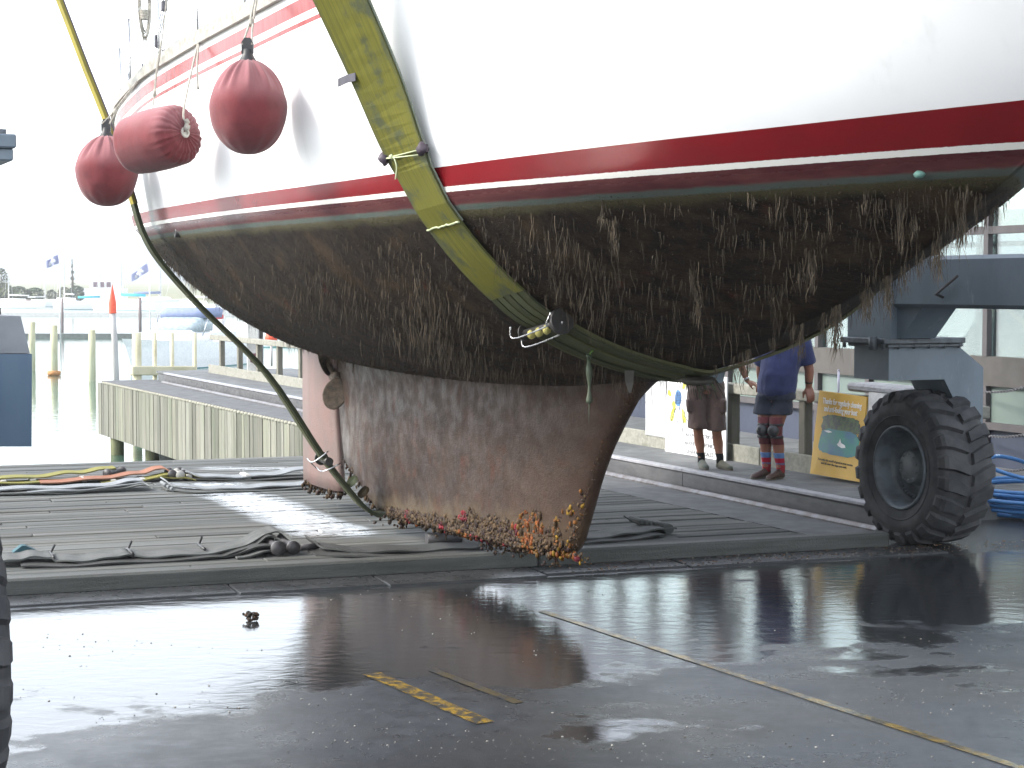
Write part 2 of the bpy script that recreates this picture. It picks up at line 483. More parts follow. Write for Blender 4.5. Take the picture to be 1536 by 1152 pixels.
mb = MB(); sx = min(np.linspace(2, 4.6, 200), key=lambda s: abs(project(B(s, hull_b(s, 2.7), 2.68))[0] - 1368))
mb.blob(B(sx, hull_b(sx, 2.66) + .006, 2.665), (.028, .028, .02), 2, .12)
mb.build('barnacle_patch', plain('verdigris', (.12, .24, .2), .7), yacht)

# --- keel, rudder, propeller
def poly_at(P, t):
    L = [0]
    for a, b in zip(P, P[1:]): L.append(L[-1] + math.hypot(b[0] - a[0], b[1] - a[1]))
    x = t * L[-1]
    for i in range(len(P) - 1):
        if x <= L[i + 1] + 1e-9:
            u = (x - L[i]) / (L[i + 1] - L[i]); return (P[i][0] + (P[i+1][0] - P[i][0]) * u, P[i][1] + (P[i+1][1] - P[i][1]) * u)
    return P[-1]
LE = [(-.08, .335), (.02, .40), (.15, .62), (.29, .87), (.44, 1.08), (.62, 1.27), (.8, 1.44), (1.0, 1.55), (1.25, 1.62), (1.6, 1.72)]
TE = [(-3.94, .19), (-4.35, .34), (-4.83, .55), (-4.93, .8), (-4.99, 1.1), (-5.01, 1.62)]
def keel_pt(k, c, side=1):
    le, te = poly_at(LE, k), poly_at(TE, k)
    s = le[0] + (te[0] - le[0]) * c; z = le[1] + (te[1] - le[1]) * c
    foil = (2.969 * math.sqrt(c) - 1.26 * c - 3.516 * c * c + 2.843 * c ** 3 - 1.015 * c ** 4)
    t0 = .17 + .05 * k + .30 * max(0, (k - .8) / .2) ** 2
    th = max(t0 * foil, .02 if 0 < c else 0)
    if k == 0: th *= .86
    return s, side * th, z
mb = MB(); NK, NC = 26, 30; CC = [(i / NC) ** 1.5 for i in range(NC + 1)]
for i in range(NK + 1):
    k = i / NK
    ring = [keel_pt(k, c, 1) for c in CC] + [keel_pt(k, c, -1) for c in CC[::-1][:-1]]
    for p in ring: mb.v.append(B(*p)); mb.c.append((1, 1, 1))
R = 2 * NC + 1
for i in range(NK):
    for j in range(R): mb.f.append([i*R + j, i*R + (j+1) % R, (i+1)*R + (j+1) % R, (i+1)*R + j]); mb.m.append(0); mb.s.append(True)
mb.f.append(list(range(R))); mb.m.append(0); mb.s.append(False)
def keel_material():
    k = NB('antifouled_keel')
    n1 = k.noise(3.4, 7, .72, k.map(rot=(0, 0, -math.atan2(T.y, T.x)), scale=(.42, 1, 1)), .4)
    c = k.mix(k.mr(n1, .32, .68), (.020, .011, .0075), (.052, .033, .024))
    c = k.mix(k.mr(k.noise(6, 5, .7, k.map(rot=(0, 0, -math.atan2(T.y, T.x)), scale=(.45, 1, 1))), .52, .68, 0, .85), c, (.06, .020, .010))
    c = k.mix(k.mr(k.noise(5, 5, .7, k.map(loc=(3, 1, 5), rot=(0, 0, -math.atan2(T.y, T.x)), scale=(.5, 1.2, 1.2))), .6, .72, 0, .75), c, (.075, .058, .04))
    aft = k.mr(k.attr('sfwd', 'Fac'), -3.9, -4.8)
    c = k.mix(k.math('MULTIPLY', aft, k.mr(k.noise(4, 5, .6, k.map(scale=(2, 2, .5))), .4, .75, .05, .9)), c, (.17, .165, .16))  # pale wet sheen painted into the colour towards the trailing edge
    c = k.mix(k.mr(k.noise(26, 5, .75, k.map(rot=(0, 0, -math.atan2(T.y, T.x)), scale=(.4, 1, .9))), .57, .66, 0, .85), c, (.03, .022, .018))
    fm0 = k.map(rot=(0, 0, -math.atan2(T.y, T.x)), scale=(.45, 1, 1))
    low = k.math('SUBTRACT', k.attr('kup', 'Fac'), k.math('MULTIPLY', k.math('SUBTRACT', k.noise(4.5, 5, .65), .5), .3))
    c = k.mix(k.mr(low, .22, .08, 0, .85), c, k.mix(k.noise(38, 4, .7), (.035, .022, .012), (.12, .088, .05)))
    c = k.mix(k.mr(k.math('ADD', k.attr('sfwd', 'Fac'), k.math('MULTIPLY', k.math('SUBTRACT', k.noise(2.2, 5, .65, fm0), .5), 2.2)), -2.6, .4, 0, .7), c, k.mix(k.noise(14, 5, .7, fm0), (.016, .009, .006), (.055, .030, .018)))
    c = k.mix(k.mr(k.attr('kup', 'Fac'), .78, .93), c, (.03, .02, .013))
    fm = k.map(rot=(0, 0, -math.atan2(T.y, T.x)), scale=(.45, 1, 1))
    hh = k.math('ADD', k.noise(35, 6, .7, fm), k.math('MULTIPLY', k.noise(150, 3, .6, fm), .4))
    k.P(Base_Color=c, Roughness=k.mr(k.noise(8, 4, .5, fm), .3, .7, .34, .65), Normal=k.bump(hh, .5, .012), Specular_IOR_Level=.2)
    return k.m
M_KEEL = keel_material()
keel = mb.build('keel', M_KEEL, yacht)
a = keel.data.attributes.new('sfwd', 'FLOAT', 'POINT')
vals = []; vk = []
for i in range(NK + 1):
    for c in CC + CC[::-1][:-1]: vals.append(keel_pt(i / NK, c)[0]); vk.append(i / NK)
a.data.foreach_set('value', vals)
a = keel.data.attributes.new('kup', 'FLOAT', 'POINT'); a.data.foreach_set('value', vk)

k = NB('rudder_paint')
c = k.mix(k.mr(k.noise(3, 5, .65, k.map(scale=(1, 1, .5))), .3, .7), (.16, .088, .074), (.115, .075, .063))
c = k.mix(k.mr(k.noise(22, 4, .7), .6, .72, 0, .8), c, (.12, .07, .05))
k.P(Base_Color=c, Roughness=.5, Normal=k.bump(k.noise(45, 5, .7), .4, .012))
M_RUD = k.m
mb = MB(); RL = [(-4.93, .25), (-4.98, .6), (-5.07, 1.0), (-5.1, 1.62)]; RT = [(-6.12, .235), (-6.13, .7), (-6.13, 1.1), (-6.12, 1.74)]
for i in range(13):
    k_ = i / 12; le, te = poly_at(RL, k_), poly_at(RT, k_)
    ring = []
    for side in (1, -1):
        cs = [0, .03, .1, .25, .45, .7, 1.]; cs = cs if side == 1 else cs[::-1][:-1]
        for c in cs:
            foil = (2.969 * math.sqrt(c) - 1.26 * c - 3.516 * c * c + 2.843 * c ** 3 - 1.015 * c ** 4)
            ring.append((le[0] + (te[0] - le[0]) * c, side * max(.075 * foil, .008 if c > 0 else 0), le[1] + (te[1] - le[1]) * c))
    for p in ring: mb.v.append(B(*p)); mb.c.append((1, 1, 1))
R = len(ring)
for i in range(12):
    for j in range(R): mb.f.append([i*R + j, i*R + (j+1) % R, (i+1)*R + (j+1) % R, (i+1)*R + j]); mb.m.append(0); mb.s.append(True)
mb.f.append(list(range(R))); mb.m.append(0); mb.s.append(False)
rudder = mb.build('rudder', M_RUD, yacht)

M_PROP = plain('fouled_bronze', (.085, .06, .038), .7, c2=(.04, .03, .02), scale=20, bump=.8, bscale=70, bdist=.012)
mb = MB(); hubc = B(-5.06, .03, 1.31)
mb.lathe(hubc, FW, [(0, -.12), (.035, -.09), (.05, 0), (.05, .12), (0, .13)], 14)
prop = mb.build('propeller', M_PROP, yacht)
for px, py, ang in ((489, 541, .5), (503, 591, -.35), (None, None, 0)):
    mb = MB()
    if px: pc = at_n(px, py, nt(TIP)[0] - .085)
    else: pc = hubc - ST * .16 + UP * .02
    u = (pc - hubc); u = (u - FW * u.dot(FW)).normalized(); w = (FW.cross(u) * .85 + FW * .5).normalized(); q = u.cross(w)
    bm = bmesh.new(); bmesh.ops.create_icosphere(bm, subdivisions=3, radius=1)
    vs = [pc + u * (v.co.x * .15) + w * (v.co.y * .115) + q * (v.co.z * .016 + .02 * v.co.y ** 2) for v in bm.verts]
    bm.verts.index_update()
    mb.add(vs, [[v.index for v in f.verts] for f in bm.faces], True); bm.free()
    mb.cyl(hubc, pc, .03, .02, 8)
    mb.build('propeller_blade', M_PROP, prop)
# --- weed hanging from the bottom, mussels along the keel foot
def tinted(name, rough=.7, bump=.4, bscale=120, spec=.4, sss=0):
    k = NB(name)
    c = k.mix(k.mr(k.noise(40, 3, .6), .3, .7), k.attr('tint'), k.mix(1., k.attr('tint'), (.6, .58, .55), 'MULTIPLY'))
    k.P(Base_Color=c, Roughness=rough, Normal=k.bump(k.noise(bscale, 3, .6), bump, .004), Specular_IOR_Level=spec)
    return k.m
M_WEED = tinted('dried_weed', .75)
M_MUSSEL = tinted('sea_squirts_and_mussels', .6, .6, 150, .2)
def hull_pt(s, u):
    """point and outward normal on the starboard bottom, u 0 keel .. 1 painted waterline"""
    def q(s_, u_):
        bw = f_bw(s_); a, p = f_full(s_); zc = f_zc(s_)
        if zc >= ZW - .02: return B(s_, .02, zc)
        return B(s_, bw * u_, zc + (ZW - zc) * (a * u_ ** 1.2 + (1 - a) * u_ ** p))
    p0 = q(s, u); du = q(s, min(u + .02, 1.)) - q(s, max(u - .02, 0.)); ds = q(s + .03, u) - q(s - .03, u)
    n = du.cross(ds)
    n = n.normalized() if n.length > 1e-9 else ST
    if n.dot(ST * .7 - UP) < 0: n = -n
    return p0, n
def mirror(P):
    d = (P - TIP0).dot(ST); return P - ST * (2 * d)
def strand(mb, p, L, r, col, sway=.12):
    k0 = rnd.uniform(.75, 1.25); mb.col = tuple(x * k0 for x in col); segs = 2 if L < .05 else 4 if L < .14 else 6
    d = Vector((rnd.uniform(-sway, sway), rnd.uniform(-sway, sway), -1)); vs = []; a0 = rnd.uniform(0, 6.28)
    q = Vector(p)
    for i in range(segs + 1):
        t = i / segs; rr = r * (1.0 - .8 * t) * rnd.uniform(.7, 1.35)
        for k in range(3):
            an = a0 + k * 2.094; vs.append(q + Vector((math.cos(an) * rr, math.sin(an) * rr, 0)))
        q = q + d * (L / segs); d = Vector((d.x * .6 + rnd.uniform(-.28, .28), d.y * .6 + rnd.uniform(-.28, .28), -1))
    fs = []
    for i in range(segs):
        for k in range(3): fs.append((i*3 + k, i*3 + (k+1) % 3, (i+1)*3 + (k+1) % 3, (i+1)*3 + k))
    mb.add(vs, fs)
def weed_col():
    t = rnd.random(); k = rnd.uniform(.75, 1.25)
    c = (.075, .056, .034) if t < .6 else (.04, .03, .018) if t < .84 else (.115, .09, .06)
    return tuple(x * k for x in c)
WEED, FUZZ = MB(), MB()
n_s = 0
while n_s < 1900:
    s, u = rnd.uniform(-6.3, 4.2), rnd.random() ** .8
    z = f_zc(s) + (ZW - f_zc(s)) * u ** 2.5
    if z > f_w0(s) - .14 or u < .1: continue
    dens = mnoise.noise(Vector((s * 1.6, u * 3.5, 3.3))) * .5 + .5
    if s > 2.4: dens *= .55
    if s < -.5: dens *= .28 + .35 * (u > .72)
    if u < .34 and -5 < s < 1 and rnd.random() < .6: continue
    if abs(s - 1.5) < .22 or rnd.random() > dens ** 1.5: continue
    n_s += 1; big = rnd.random()
    L = rnd.uniform(.02, .07) if big < .5 else rnd.uniform(.06, .17) if big < .92 else rnd.uniform(.15, .26)
    if s < -1.2: L *= .6
    port = rnd.random() < .2; m_ = 1 if big < .4 else rnd.randint(2, 5) if big < .93 else rnd.randint(5, 9)
    for b_ in range(m_):                                   # a run of filaments one below the other
        p, n = hull_pt(s + rnd.gauss(0, .010), max(.02, u - rnd.uniform(0, L * .55)))
        p = p + n * .004
        if port: p = mirror(p)
        strand(WEED, p, L * rnd.uniform(.3, 1), rnd.uniform(.0010, .0024), weed_col())
# heavy tassels near the stem and along the forefoot (image positions on the stem line)
for (px, py, L, w, cnt) in [(1345,438,.26,.05,26),(1372,320,.17,.06,22),(1352,335,.22,.03,12),(1298,300,.11,.03,10),(1456,345,.22,.035,30),(1423,372,.30,.03,26),(1418,380,.2,.05,18),
        (1395,400,.17,.04,14),(1366,420,.2,.04,14),(1340,432,.22,.05,20),(1311,446,.27,.04,22),(1300,452,.2,.05,16),(1258,470,.36,.045,46),(1240,478,.22,.03,14),(1206,492,.27,.035,30),(1192,500,.17,.03,14),
        (1160,512,.15,.03,10),(1128,528,.22,.03,18),(1112,532,.3,.03,14),(1100,536,.25,.02,10),(1075,545,.12,.03,10),(1220,385,.24,.05,22),(1160,430,.2,.04,14),(1050,425,.3,.035,22),(1040,405,.2,.05,16),(925,330,.25,.05,20),(905,310,.2,.04,12),(1203,395,.22,.04,16)]:
    # nearest hull point under that pixel
    best = None
    for s in np.linspace(.8, 4.42, 90):
        for u in np.linspace(0, 1, 26):
            p, n = hull_pt(s, u); q = project(p); d = (q[0] - px) ** 2 + (q[1] - py) ** 2
            if best is None or d < best[0]: best = (d, p)
    p0 = best[1]
    for i in range(int(cnt * .62)):
        o = T * rnd.gauss(0, w * .6) + N * rnd.gauss(0, w * .32); dn = rnd.random() ** 1.3; near = 1 - min(1, o.length / (w * 1.8)) * .6
        st_ = p0 + o * (1 - .45 * dn) + UP * .02 - UP * dn * L * .55
        strand(WEED, st_, L * rnd.uniform(.25, .6) * near, rnd.uniform(.0018, .0040), weed_col(), .2)
        if rnd.random() < .5: strand(WEED, p0 + o * .5 + UP * .02, L * rnd.uniform(.5, 1.) * near, rnd.uniform(.0015, .003), weed_col(), .12)
        for j in range(2):
            strand(WEED, p0 + o * (1 - .5 * dn) - UP * rnd.uniform(0, L * .6) + T * rnd.gauss(0, .014), L * rnd.uniform(.08, .25), rnd.uniform(.0012, .0028), weed_col(), .5)
n_f = 0
while n_f < 11000:
    s, u = rnd.uniform(-6.5, 4.35), rnd.random() ** .75
    z = f_zc(s) + (ZW - f_zc(s)) * u ** 2.5
    if z > f_w0(s) - .115: continue
    if (s > 2.2 and rnd.random() < .45) or u < .12: continue
    p, n = hull_pt(s, u)
    if rnd.random() < .2: p = mirror(p); n = mirror(TIP0 + n) - TIP0
    n_f += 1; L = rnd.uniform(.004, .010); r = rnd.uniform(.0022, .0055)
    k = rnd.uniform(.7, 1.35); c = rnd.choice([(.03, .021, .013), (.05, .033, .018), (.075, .05, .027), (.022, .016, .010)])
    FUZZ.col = tuple(x * k for x in c)
    d = (n * 1.1 - UP * rnd.uniform(.0, .5) + Vector((rnd.gauss(0, .4), rnd.gauss(0, .4), 0))).normalized(); a = d.orthogonal().normalized() * r; b = d.cross(a)
    FUZZ.add([p + a, p - a * .5 + b * .87, p - a * .5 - b * .87, p + d * L], [(0, 1, 3), (1, 2, 3), (2, 0, 3)])
o = WEED.build('hanging_weed', M_WEED, yacht, colors=True, recalc=False); o['kind'] = 'stuff'
o = FUZZ.build('weed_turf', M_WEED, yacht, colors=True, recalc=False); o['kind'] = 'stuff'

MUS = MB()
PAL = [(.075, .045, .022)] * 5 + [(.045, .03, .02)] * 5 + [(.085, .055, .028)] * 3 + [(.03, .015, .013)] * 3
def mussel(p, r, col, n=None):
    k0 = rnd.uniform(.6, 1.25); MUS.col = tuple(x * k0 for x in col)
    MUS.blob(p, (r * rnd.uniform(.6, 1.4), r * rnd.uniform(.6, 1.4), r * rnd.uniform(.7, 1.9)), 1, .38)
for i in range(8500):
    f = rnd.random() ** .8                                # 0 front .. 1 aft
    c = f * .93
    hgt = (.29 - .235 * f) * (.85 + .55 * mnoise.noise(Vector((c * 11, 1.7, 0))) + .25 * mnoise.noise(Vector((c * 37, 4.7, 0))))
    kk = max(0, min(.35, (rnd.random() ** 1.15) * hgt / 1.30))
    side = 1 if rnd.random() < .72 else -1
    if side < 0 and c < .25: continue
    s, b, z = keel_pt(kk, max(c, .012), side)
    if rnd.random() < .3: b *= rnd.uniform(-.9 if c > .25 else .1, .9); z = keel_pt(0, c)[2] - rnd.uniform(-.005, .035)
    nv = mnoise.noise(Vector((s * 2.7, z * 5, 9.1))); col = rnd.choice(PAL)
    if nv > .22 and rnd.random() < .75: col = rnd.choice([(.22, .06, .010), (.15, .045, .010), (.12, .06, .013)])
    n2 = mnoise.noise(Vector((s * 4.1, z * 6, 3.1)))
    if n2 > .36 and rnd.random() < .7: col = rnd.choice([(.18, .012, .02), (.09, .01, .018)])
    if s > -.22 and rnd.random() < .35: col = rnd.choice([(.22, .13, .012), (.15, .06, .012)])
    mussel(B(s, b + side * rnd.uniform(-.012, .002), z + rnd.uniform(-.01, .012)), rnd.choice((.006, .008, .010, .012, .014, .017)), col)
for i in range(150):                                      # up the leading edge
    kk = rnd.random() ** 1.5 * .8; s, b, z = keel_pt(kk, rnd.random() * .012, 1)
    mussel(B(s - .002, b, z), rnd.uniform(.003, .008), rnd.choice(PAL + [(.14, .05, .015)]))
for (s0, n_) in ((-.35, 26), (-.95, 20), (-1.25, 30), (-1.5, 16), (-2.4, 10), (-3.3, 14), (-3.7, 12)):   # tufts that hang lower
    for i in range(n_):
        t = rnd.random(); mussel(B(s0 + rnd.gauss(0, .035 * (1.2 - t)), rnd.gauss(.02, .04), keel_pt(0, min(1, -s0 / 3.9))[2] - t * .12), rnd.uniform(.009, .02) * (1.2 - .6 * t), rnd.choice(PAL))
for i in range(170):
    t = rnd.random(); s = -4.98 - 1.1 * t; base = .25 + (.235 - .25) * t
    mussel(B(s, rnd.gauss(0, .03), base - rnd.random() ** 2 * .07 * (1.2 + mnoise.noise(Vector((s * 7, 2, 2))))), rnd.uniform(.009, .02), rnd.choice(PAL))
for i in range(120):
    t = rnd.random(); s = -4.0 - .85 * t; z = .22 + .37 * t
    mussel(B(s - rnd.uniform(0, .06), rnd.gauss(.0, .03), z - rnd.uniform(-.02, .09)), rnd.uniform(.008, .018), rnd.choice(PAL))
o = MUS.build('mussel_growth', M_MUSSEL, yacht, colors=True, recalc=False); o['kind'] = 'stuff'
# ------------------------------------------------------------------ fenders
def fabric(name, c, c2, top):
    k = NB(name)
    z = k.sep(k.tc('Object'))[2]
    nz = k.noise(7, 5, .6)
    col = k.mix(k.mr(nz, .3, .7), c, c2)
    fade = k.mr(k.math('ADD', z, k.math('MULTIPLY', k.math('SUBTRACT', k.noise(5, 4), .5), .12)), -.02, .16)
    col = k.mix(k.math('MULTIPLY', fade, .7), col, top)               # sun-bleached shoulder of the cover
    wv = k.math('ADD', k.noise(400, 2, .5), k.math('ADD', k.noise(35, 4, .6), k.math('MULTIPLY', k.noise(9, 5, .6, k.map(scale=(1.6, 1.6, .6))), 3.)))
    k.P(Base_Color=col, Roughness=.9, Sheen_Weight=.25, Sheen_Roughness=.5, Normal=k.bump(wv, .35, .004), Specular_IOR_Level=.2)
    return k.m
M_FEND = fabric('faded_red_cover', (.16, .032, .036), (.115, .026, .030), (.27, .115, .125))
M_BLACK = plain('black_rubber', (.018, .018, .02), .5, c2=(.03, .03, .032))
M_ROPE = plain('braided_rope', (.42, .40, .35), .85, c2=(.30, .28, .24), scale=40, bump=.6, bscale=300)
M_GREYFIT = plain('grey_plastic', (.12, .12, .13), .5)
def pear_fender(c, rad, hgt, tie, label, wrinkle_rot=0.):
    t = thing('fender', c, label, 'fender', 'red cloth covered fenders hanging along the hull')
    top, bot = hgt * .5, -hgt * .5; SEG = 96; prof = []
    for i in range(45):
        a = math.pi * i / 44; z = math.cos(a); r = math.sin(a)
        if z > 0: r = r * (1 - .20 * z ** 1.5); zz = z * top
        else: r = r ** .92; zz = z * -bot
        prof.append((r * rad, zz))
    vs, fs = [], []
    for i, (r, z) in enumerate(prof):
        h = z / top
        for k in range(SEG):
            th = 2 * math.pi * k / SEG
            pl = max(0, h - .28) / .72
            wob = .10 * pl ** .7 * (math.sin(th * 13 + 1.3 * math.sin(th * 3 + wrinkle_rot)) + .5 * math.sin(th * 22 + wrinkle_rot))
            lo = max(0, -h - .45) / .55
            wob += .035 * lo * math.sin(th * 11 + wrinkle_rot * 2)
            wob += .03 * mnoise.noise(Vector((math.cos(th) * 2, math.sin(th) * 2, h * 2 + wrinkle_rot)))
            rr = max(r * (1 + wob), .002)
            vs.append(Vector(c) + Vector((math.cos(th) * rr, math.sin(th) * rr, z)))
    for i in range(44):
        for k in range(SEG): fs.append((i*SEG + k, i*SEG + (k+1) % SEG, (i+1)*SEG + (k+1) % SEG, (i+1)*SEG + k))
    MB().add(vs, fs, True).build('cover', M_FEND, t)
    e = Vector(c) + UP * top
    mb = MB(); mb.lathe(e - UP * .03, UP, [(rad * .30, -.005), (rad * .2, .03), (rad * .13, .06), (rad * .12, .085), (rad * .0, .1)], 16)
    ax = Vector((1, 0, 0)); mb.prism([e + Vector((x, -.018, z)) for x, z in ((-.036, .03), (.036, .03), (.036, .095), (.018, .125), (-.018, .125), (-.036, .095))], (0, .036, 0))
    mb.build('eye', M_BLACK, t)
    e2 = e + UP * .085; kn = e2 + (Vector(tie) - e2) * .3
    mb = MB()
    mb.tube(catmull([e2 + Vector((-.03, -.02, 0)), kn + Vector((-.01, 0, 0)), Vector(tie)], 6), .0065, 6)
    mb.tube(catmull([e2 + Vector((.03, -.02, 0)), kn + Vector((.012, 0, 0)), Vector(tie) + Vector((.01, 0, 0))], 6), .0065, 6)
    mb.blob(kn, (.02, .02, .03), 2, .2)
    mb.build('rope', M_ROPE, t)
    return t
pn = nt(TIP)[0]
def at_b(px, py, b): return at_n(px, py, pn - b)
c1 = at_b(372, 160, 2.34); pear_fender(c1, .236, .58, at_b(389, -40, 2.12), 'large pear shaped red fender, highest and rightmost of the three', .4)
c3 = at_b(160, 256, 2.42); pear_fender(c3, .248, .57, at_b(205, 122, 2.2), 'round red fender hanging lowest, at the far stern end beside the thin sling', 2.1)
# cylinder fender hung by one end
dd = Vector((.80, -.58, .13)).normalized(); ce = at_b(276, 199, 2.36)
t = thing('fender', ce - dd * .25, 'red sausage fender lying sideways with pleated end and pale ring, between the two round ones', 'fender', 'red cloth covered fenders hanging along the hull')
SEG = 110; prof = []
R0 = .207
for i in range(40):
    h = i / 39
    if h < .12: prof.append((.03 + (R0 - .05) * (h / .12) * .8, .012 - .006 * (h / .12)))
    elif h < .3: a = (h - .12) / .18 * math.pi / 2; prof.append((.146 + .061 * math.sin(a), -.01 - .075 * (1 - math.cos(a))))
    elif h < .78: prof.append((R0 + .012 * math.sin((h - .3) * 6.5), -.085 - .38 * (h - .3) / .48))
    else: a = (h - .78) / .22 * math.pi / 2; prof.append((R0 * math.cos(a) + .002, -.465 - .10 * math.sin(a)))
a_ = (UP - dd * UP.dot(dd)).normalized(); b_ = dd.cross(a_); vs, fs = [], []
for i, (r, hh) in enumerate(prof):
    for k_ in range(SEG):
        th = 2 * math.pi * k_ / SEG; pl = max(0, 1 - max(0, -hh - .02) / .16) if hh < .02 else 1
        w = .0045 * pl * (math.sin(th * 25 + .8 * math.sin(th * 2)) + .6 * math.sin(th * 37 + 1)) * (1 if hh > -.12 else .35)
        rr = r * (1 + w * 3.0 + .03 * mnoise.noise(Vector((math.cos(th) * 2, math.sin(th) * 2, hh * 5))))
        vs.append(ce + dd * (hh + w * .9) + (a_ * math.cos(th) + b_ * math.sin(th)) * rr)
for i in range(len(prof) - 1):
    for k_ in range(SEG): fs.append((i*SEG + k_, i*SEG + (k_+1) % SEG, (i+1)*SEG + (k_+1) % SEG, (i+1)*SEG + k_))
fs.append([k_ for k_ in range(SEG)])
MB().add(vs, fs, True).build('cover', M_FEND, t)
mb = MB(); mb.lathe(ce + dd * .006, dd, [(.0, .004), (.02, .004), (.02, .012), (.036, .012), (.040, .004), (.036, -.01)], 20)
mb.build('end_ring', plain('pale_ring', (.6, .58, .52), .5), t)
mb = MB(); tie = at_b(299, 56, 2.14)
mb.tube(catmull([ce + dd * .03, ce + dd * .035 + UP * .06, ce + UP * .16, tie], 6), .0075, 6)
mb.blob(ce + dd * .03 + UP * .03, (.022, .022, .026), 2, .25); mb.blob(ce + dd * .03 + UP * .07, (.018, .018, .02), 2, .25)
mb.tube(catmull([tie, at_b(296, 95, 2.2), at_b(297, 132, 2.22)], 5), .0075, 6)
mb.blob(at_b(297, 132, 2.22), (.012, .012, .012), 2)
mb.build('rope', M_ROPE, t)
for pts, lab in (([(290, -30), (284, 12), (297, 55)], None), ([(252, -20), (243, 60), (236, 105), (232, 140), (228, 170)], 'grey rope tail hanging over the toe rail above the sausage fender')):
    if lab is None: continue
    P = catmull([at_b(x, y, 2.16 + .02 * i) for i, (x, y) in enumerate(pts)], 6)
    mb = MB(); mb.tube(P, .006, 6); mb.tube([p + T * .03 - UP * .0 for p in P[6:20]], .006, 6); mb.blob(P[18], (.016, .016, .03), 2, .2)
    tag(mb.build('mooring_line', M_ROPE, None, P[-1]), lab, 'rope', 'ropes on the after deck')
mb = MB(); P0 = at_b(217, 5, 1.9)
for i in range(9):
    w = .035 + .02 * rnd.random(); h1, h2 = rnd.uniform(.22, .3), rnd.uniform(.2, .34)
    pts = [P0 + Vector((math.cos(a) * w, .02 * math.sin(i), math.sin(a) * (h1 if math.sin(a) > 0 else h2))) for a in np.linspace(0, 2 * math.pi, 25)]
    mb.tube(pts, .006, 6)
for i in range(6): mb.lathe(P0 - UP * (.06 + .014 * i), UP, [(.042, -.006), (.047, 0), (.042, .006)], 14)
tag(mb.build('rope_coil', M_ROPE, None, P0), 'coil of pale rope hung on the after guard rail at the stern', 'rope', 'ropes on the after deck')
mb = MB(); A0, A1 = at_b(252, -20, 1.9), at_b(236, 62, 1.9)
for o in (-.02, .0, .02): mb.tube([A0 + Vector((o, 0, 0)), A1 + Vector((o * .6, 0, 0))], .004, 5)
mb.bbox(A1, (.05, .04, .11), b=.012); mb.bbox(A0 + (A1 - A0) * .35, (.05, .04, .09), b=.012)
tag(mb.build('rope_tackle', plain('dark_grey_block', (.08, .075, .09), .4), None, A1), 'dark block and tackle of thin rope beside the rope coil', 'tackle')

# ------------------------------------------------------------------ slings
def webbing(name, c1, c2, c3, dirt=.5):
    k = NB(name); uv = k.tc('UV'); x = k.sep(uv)
    fib = k.noise(1.0, 4, .6, k.map(uv, scale=(34, 1.6, 1)))
    col = k.mix(k.mr(fib, .34, .66), c1, c2)
    blot = k.noise(1.0, 5, .62, k.map(uv, scale=(2.2, 4.2, 1), loc=(3, 1, 0)))
    col = k.mix(k.math('MULTIPLY', k.mr(blot, .50, .66), dirt), col, c3)
    edge = k.math('ABSOLUTE', k.math('SUBTRACT', x[0], .5))
    col = k.mix(k.math('MULTIPLY', k.mr(k.math('ADD', edge, k.math('MULTIPLY', k.math('SUBTRACT', blot, .5), .3)), .37, .5), .6), col, c3)
    weave = k.math('ADD', k.wave(95, k.map(uv, scale=(1, .0, 1)), 1.2, 2), k.wave(60, k.map(uv, scale=(0, 1, 0)), 2., 2, d='Y'))
    k.P(Base_Color=col, Roughness=.75, Normal=k.bump(k.math('ADD', weave, k.math('MULTIPLY', fib, 1.5)), .3, .004), Specular_IOR_Level=.3)
    return k.m
M_YEL = webbing('yellow_webbing', (.135, .128, .012), (.088, .088, .010), (.05, .06, .032), .9)
M_GRN = webbing('green_webbing', (.062, .072, .032), (.045, .055, .028), (.08, .078, .03), .8)
M_OLI = webbing('olive_webbing', (.05, .055, .02), (.03, .037, .015), (.032, .04, .022), .7)
def strap(name, ctr, wid, th, mat, parent):
    mb = MB(); mb.ribbon(ctr, wid, th); uv = []; L = 0
    for i in range(len(ctr)):
        if i: L += (Vector(ctr[i]) - Vector(ctr[i-1])).length
        uv += [(0, L), (1, L), (1, L), (0, L)]
    return mb.build(name, mat, parent, uv=uv)
S1 = cl_s1 = 1.52
sl1 = thing('lifting_sling', B(S1, 0, f_zc(S1)), 'wide yellow green lifting strap wrapped under the forward part of the hull', 'sling', 'slings carrying the yacht')
sl2 = thing('lifting_sling', B(-3.94, 0, .17), 'narrow edge-on lifting strap passing the fenders and looped under the aft end of the keel', 'sling', 'slings carrying the yacht')
def band(s, u, off=.016):
    p, n = hull_pt(s, u); return p + n * off, n
def hull_curve(us, s=S1, w=.36, wf=None, off=.018):
    C, Wd = [], []
    for u in us:
        p, n = band(s, u, off); q, _ = band(s + .05, u, off); r, _ = band(s, min(u + .02, 1.0), off); r0, _ = band(s, max(u - .02, 0.), off)
        e = (r - r0).normalized(); d = q - p; d = (d - e * d.dot(e)).normalized()
        C.append(p); Wd.append(d * (w if wf is None else wf(u)))
    return C, Wd
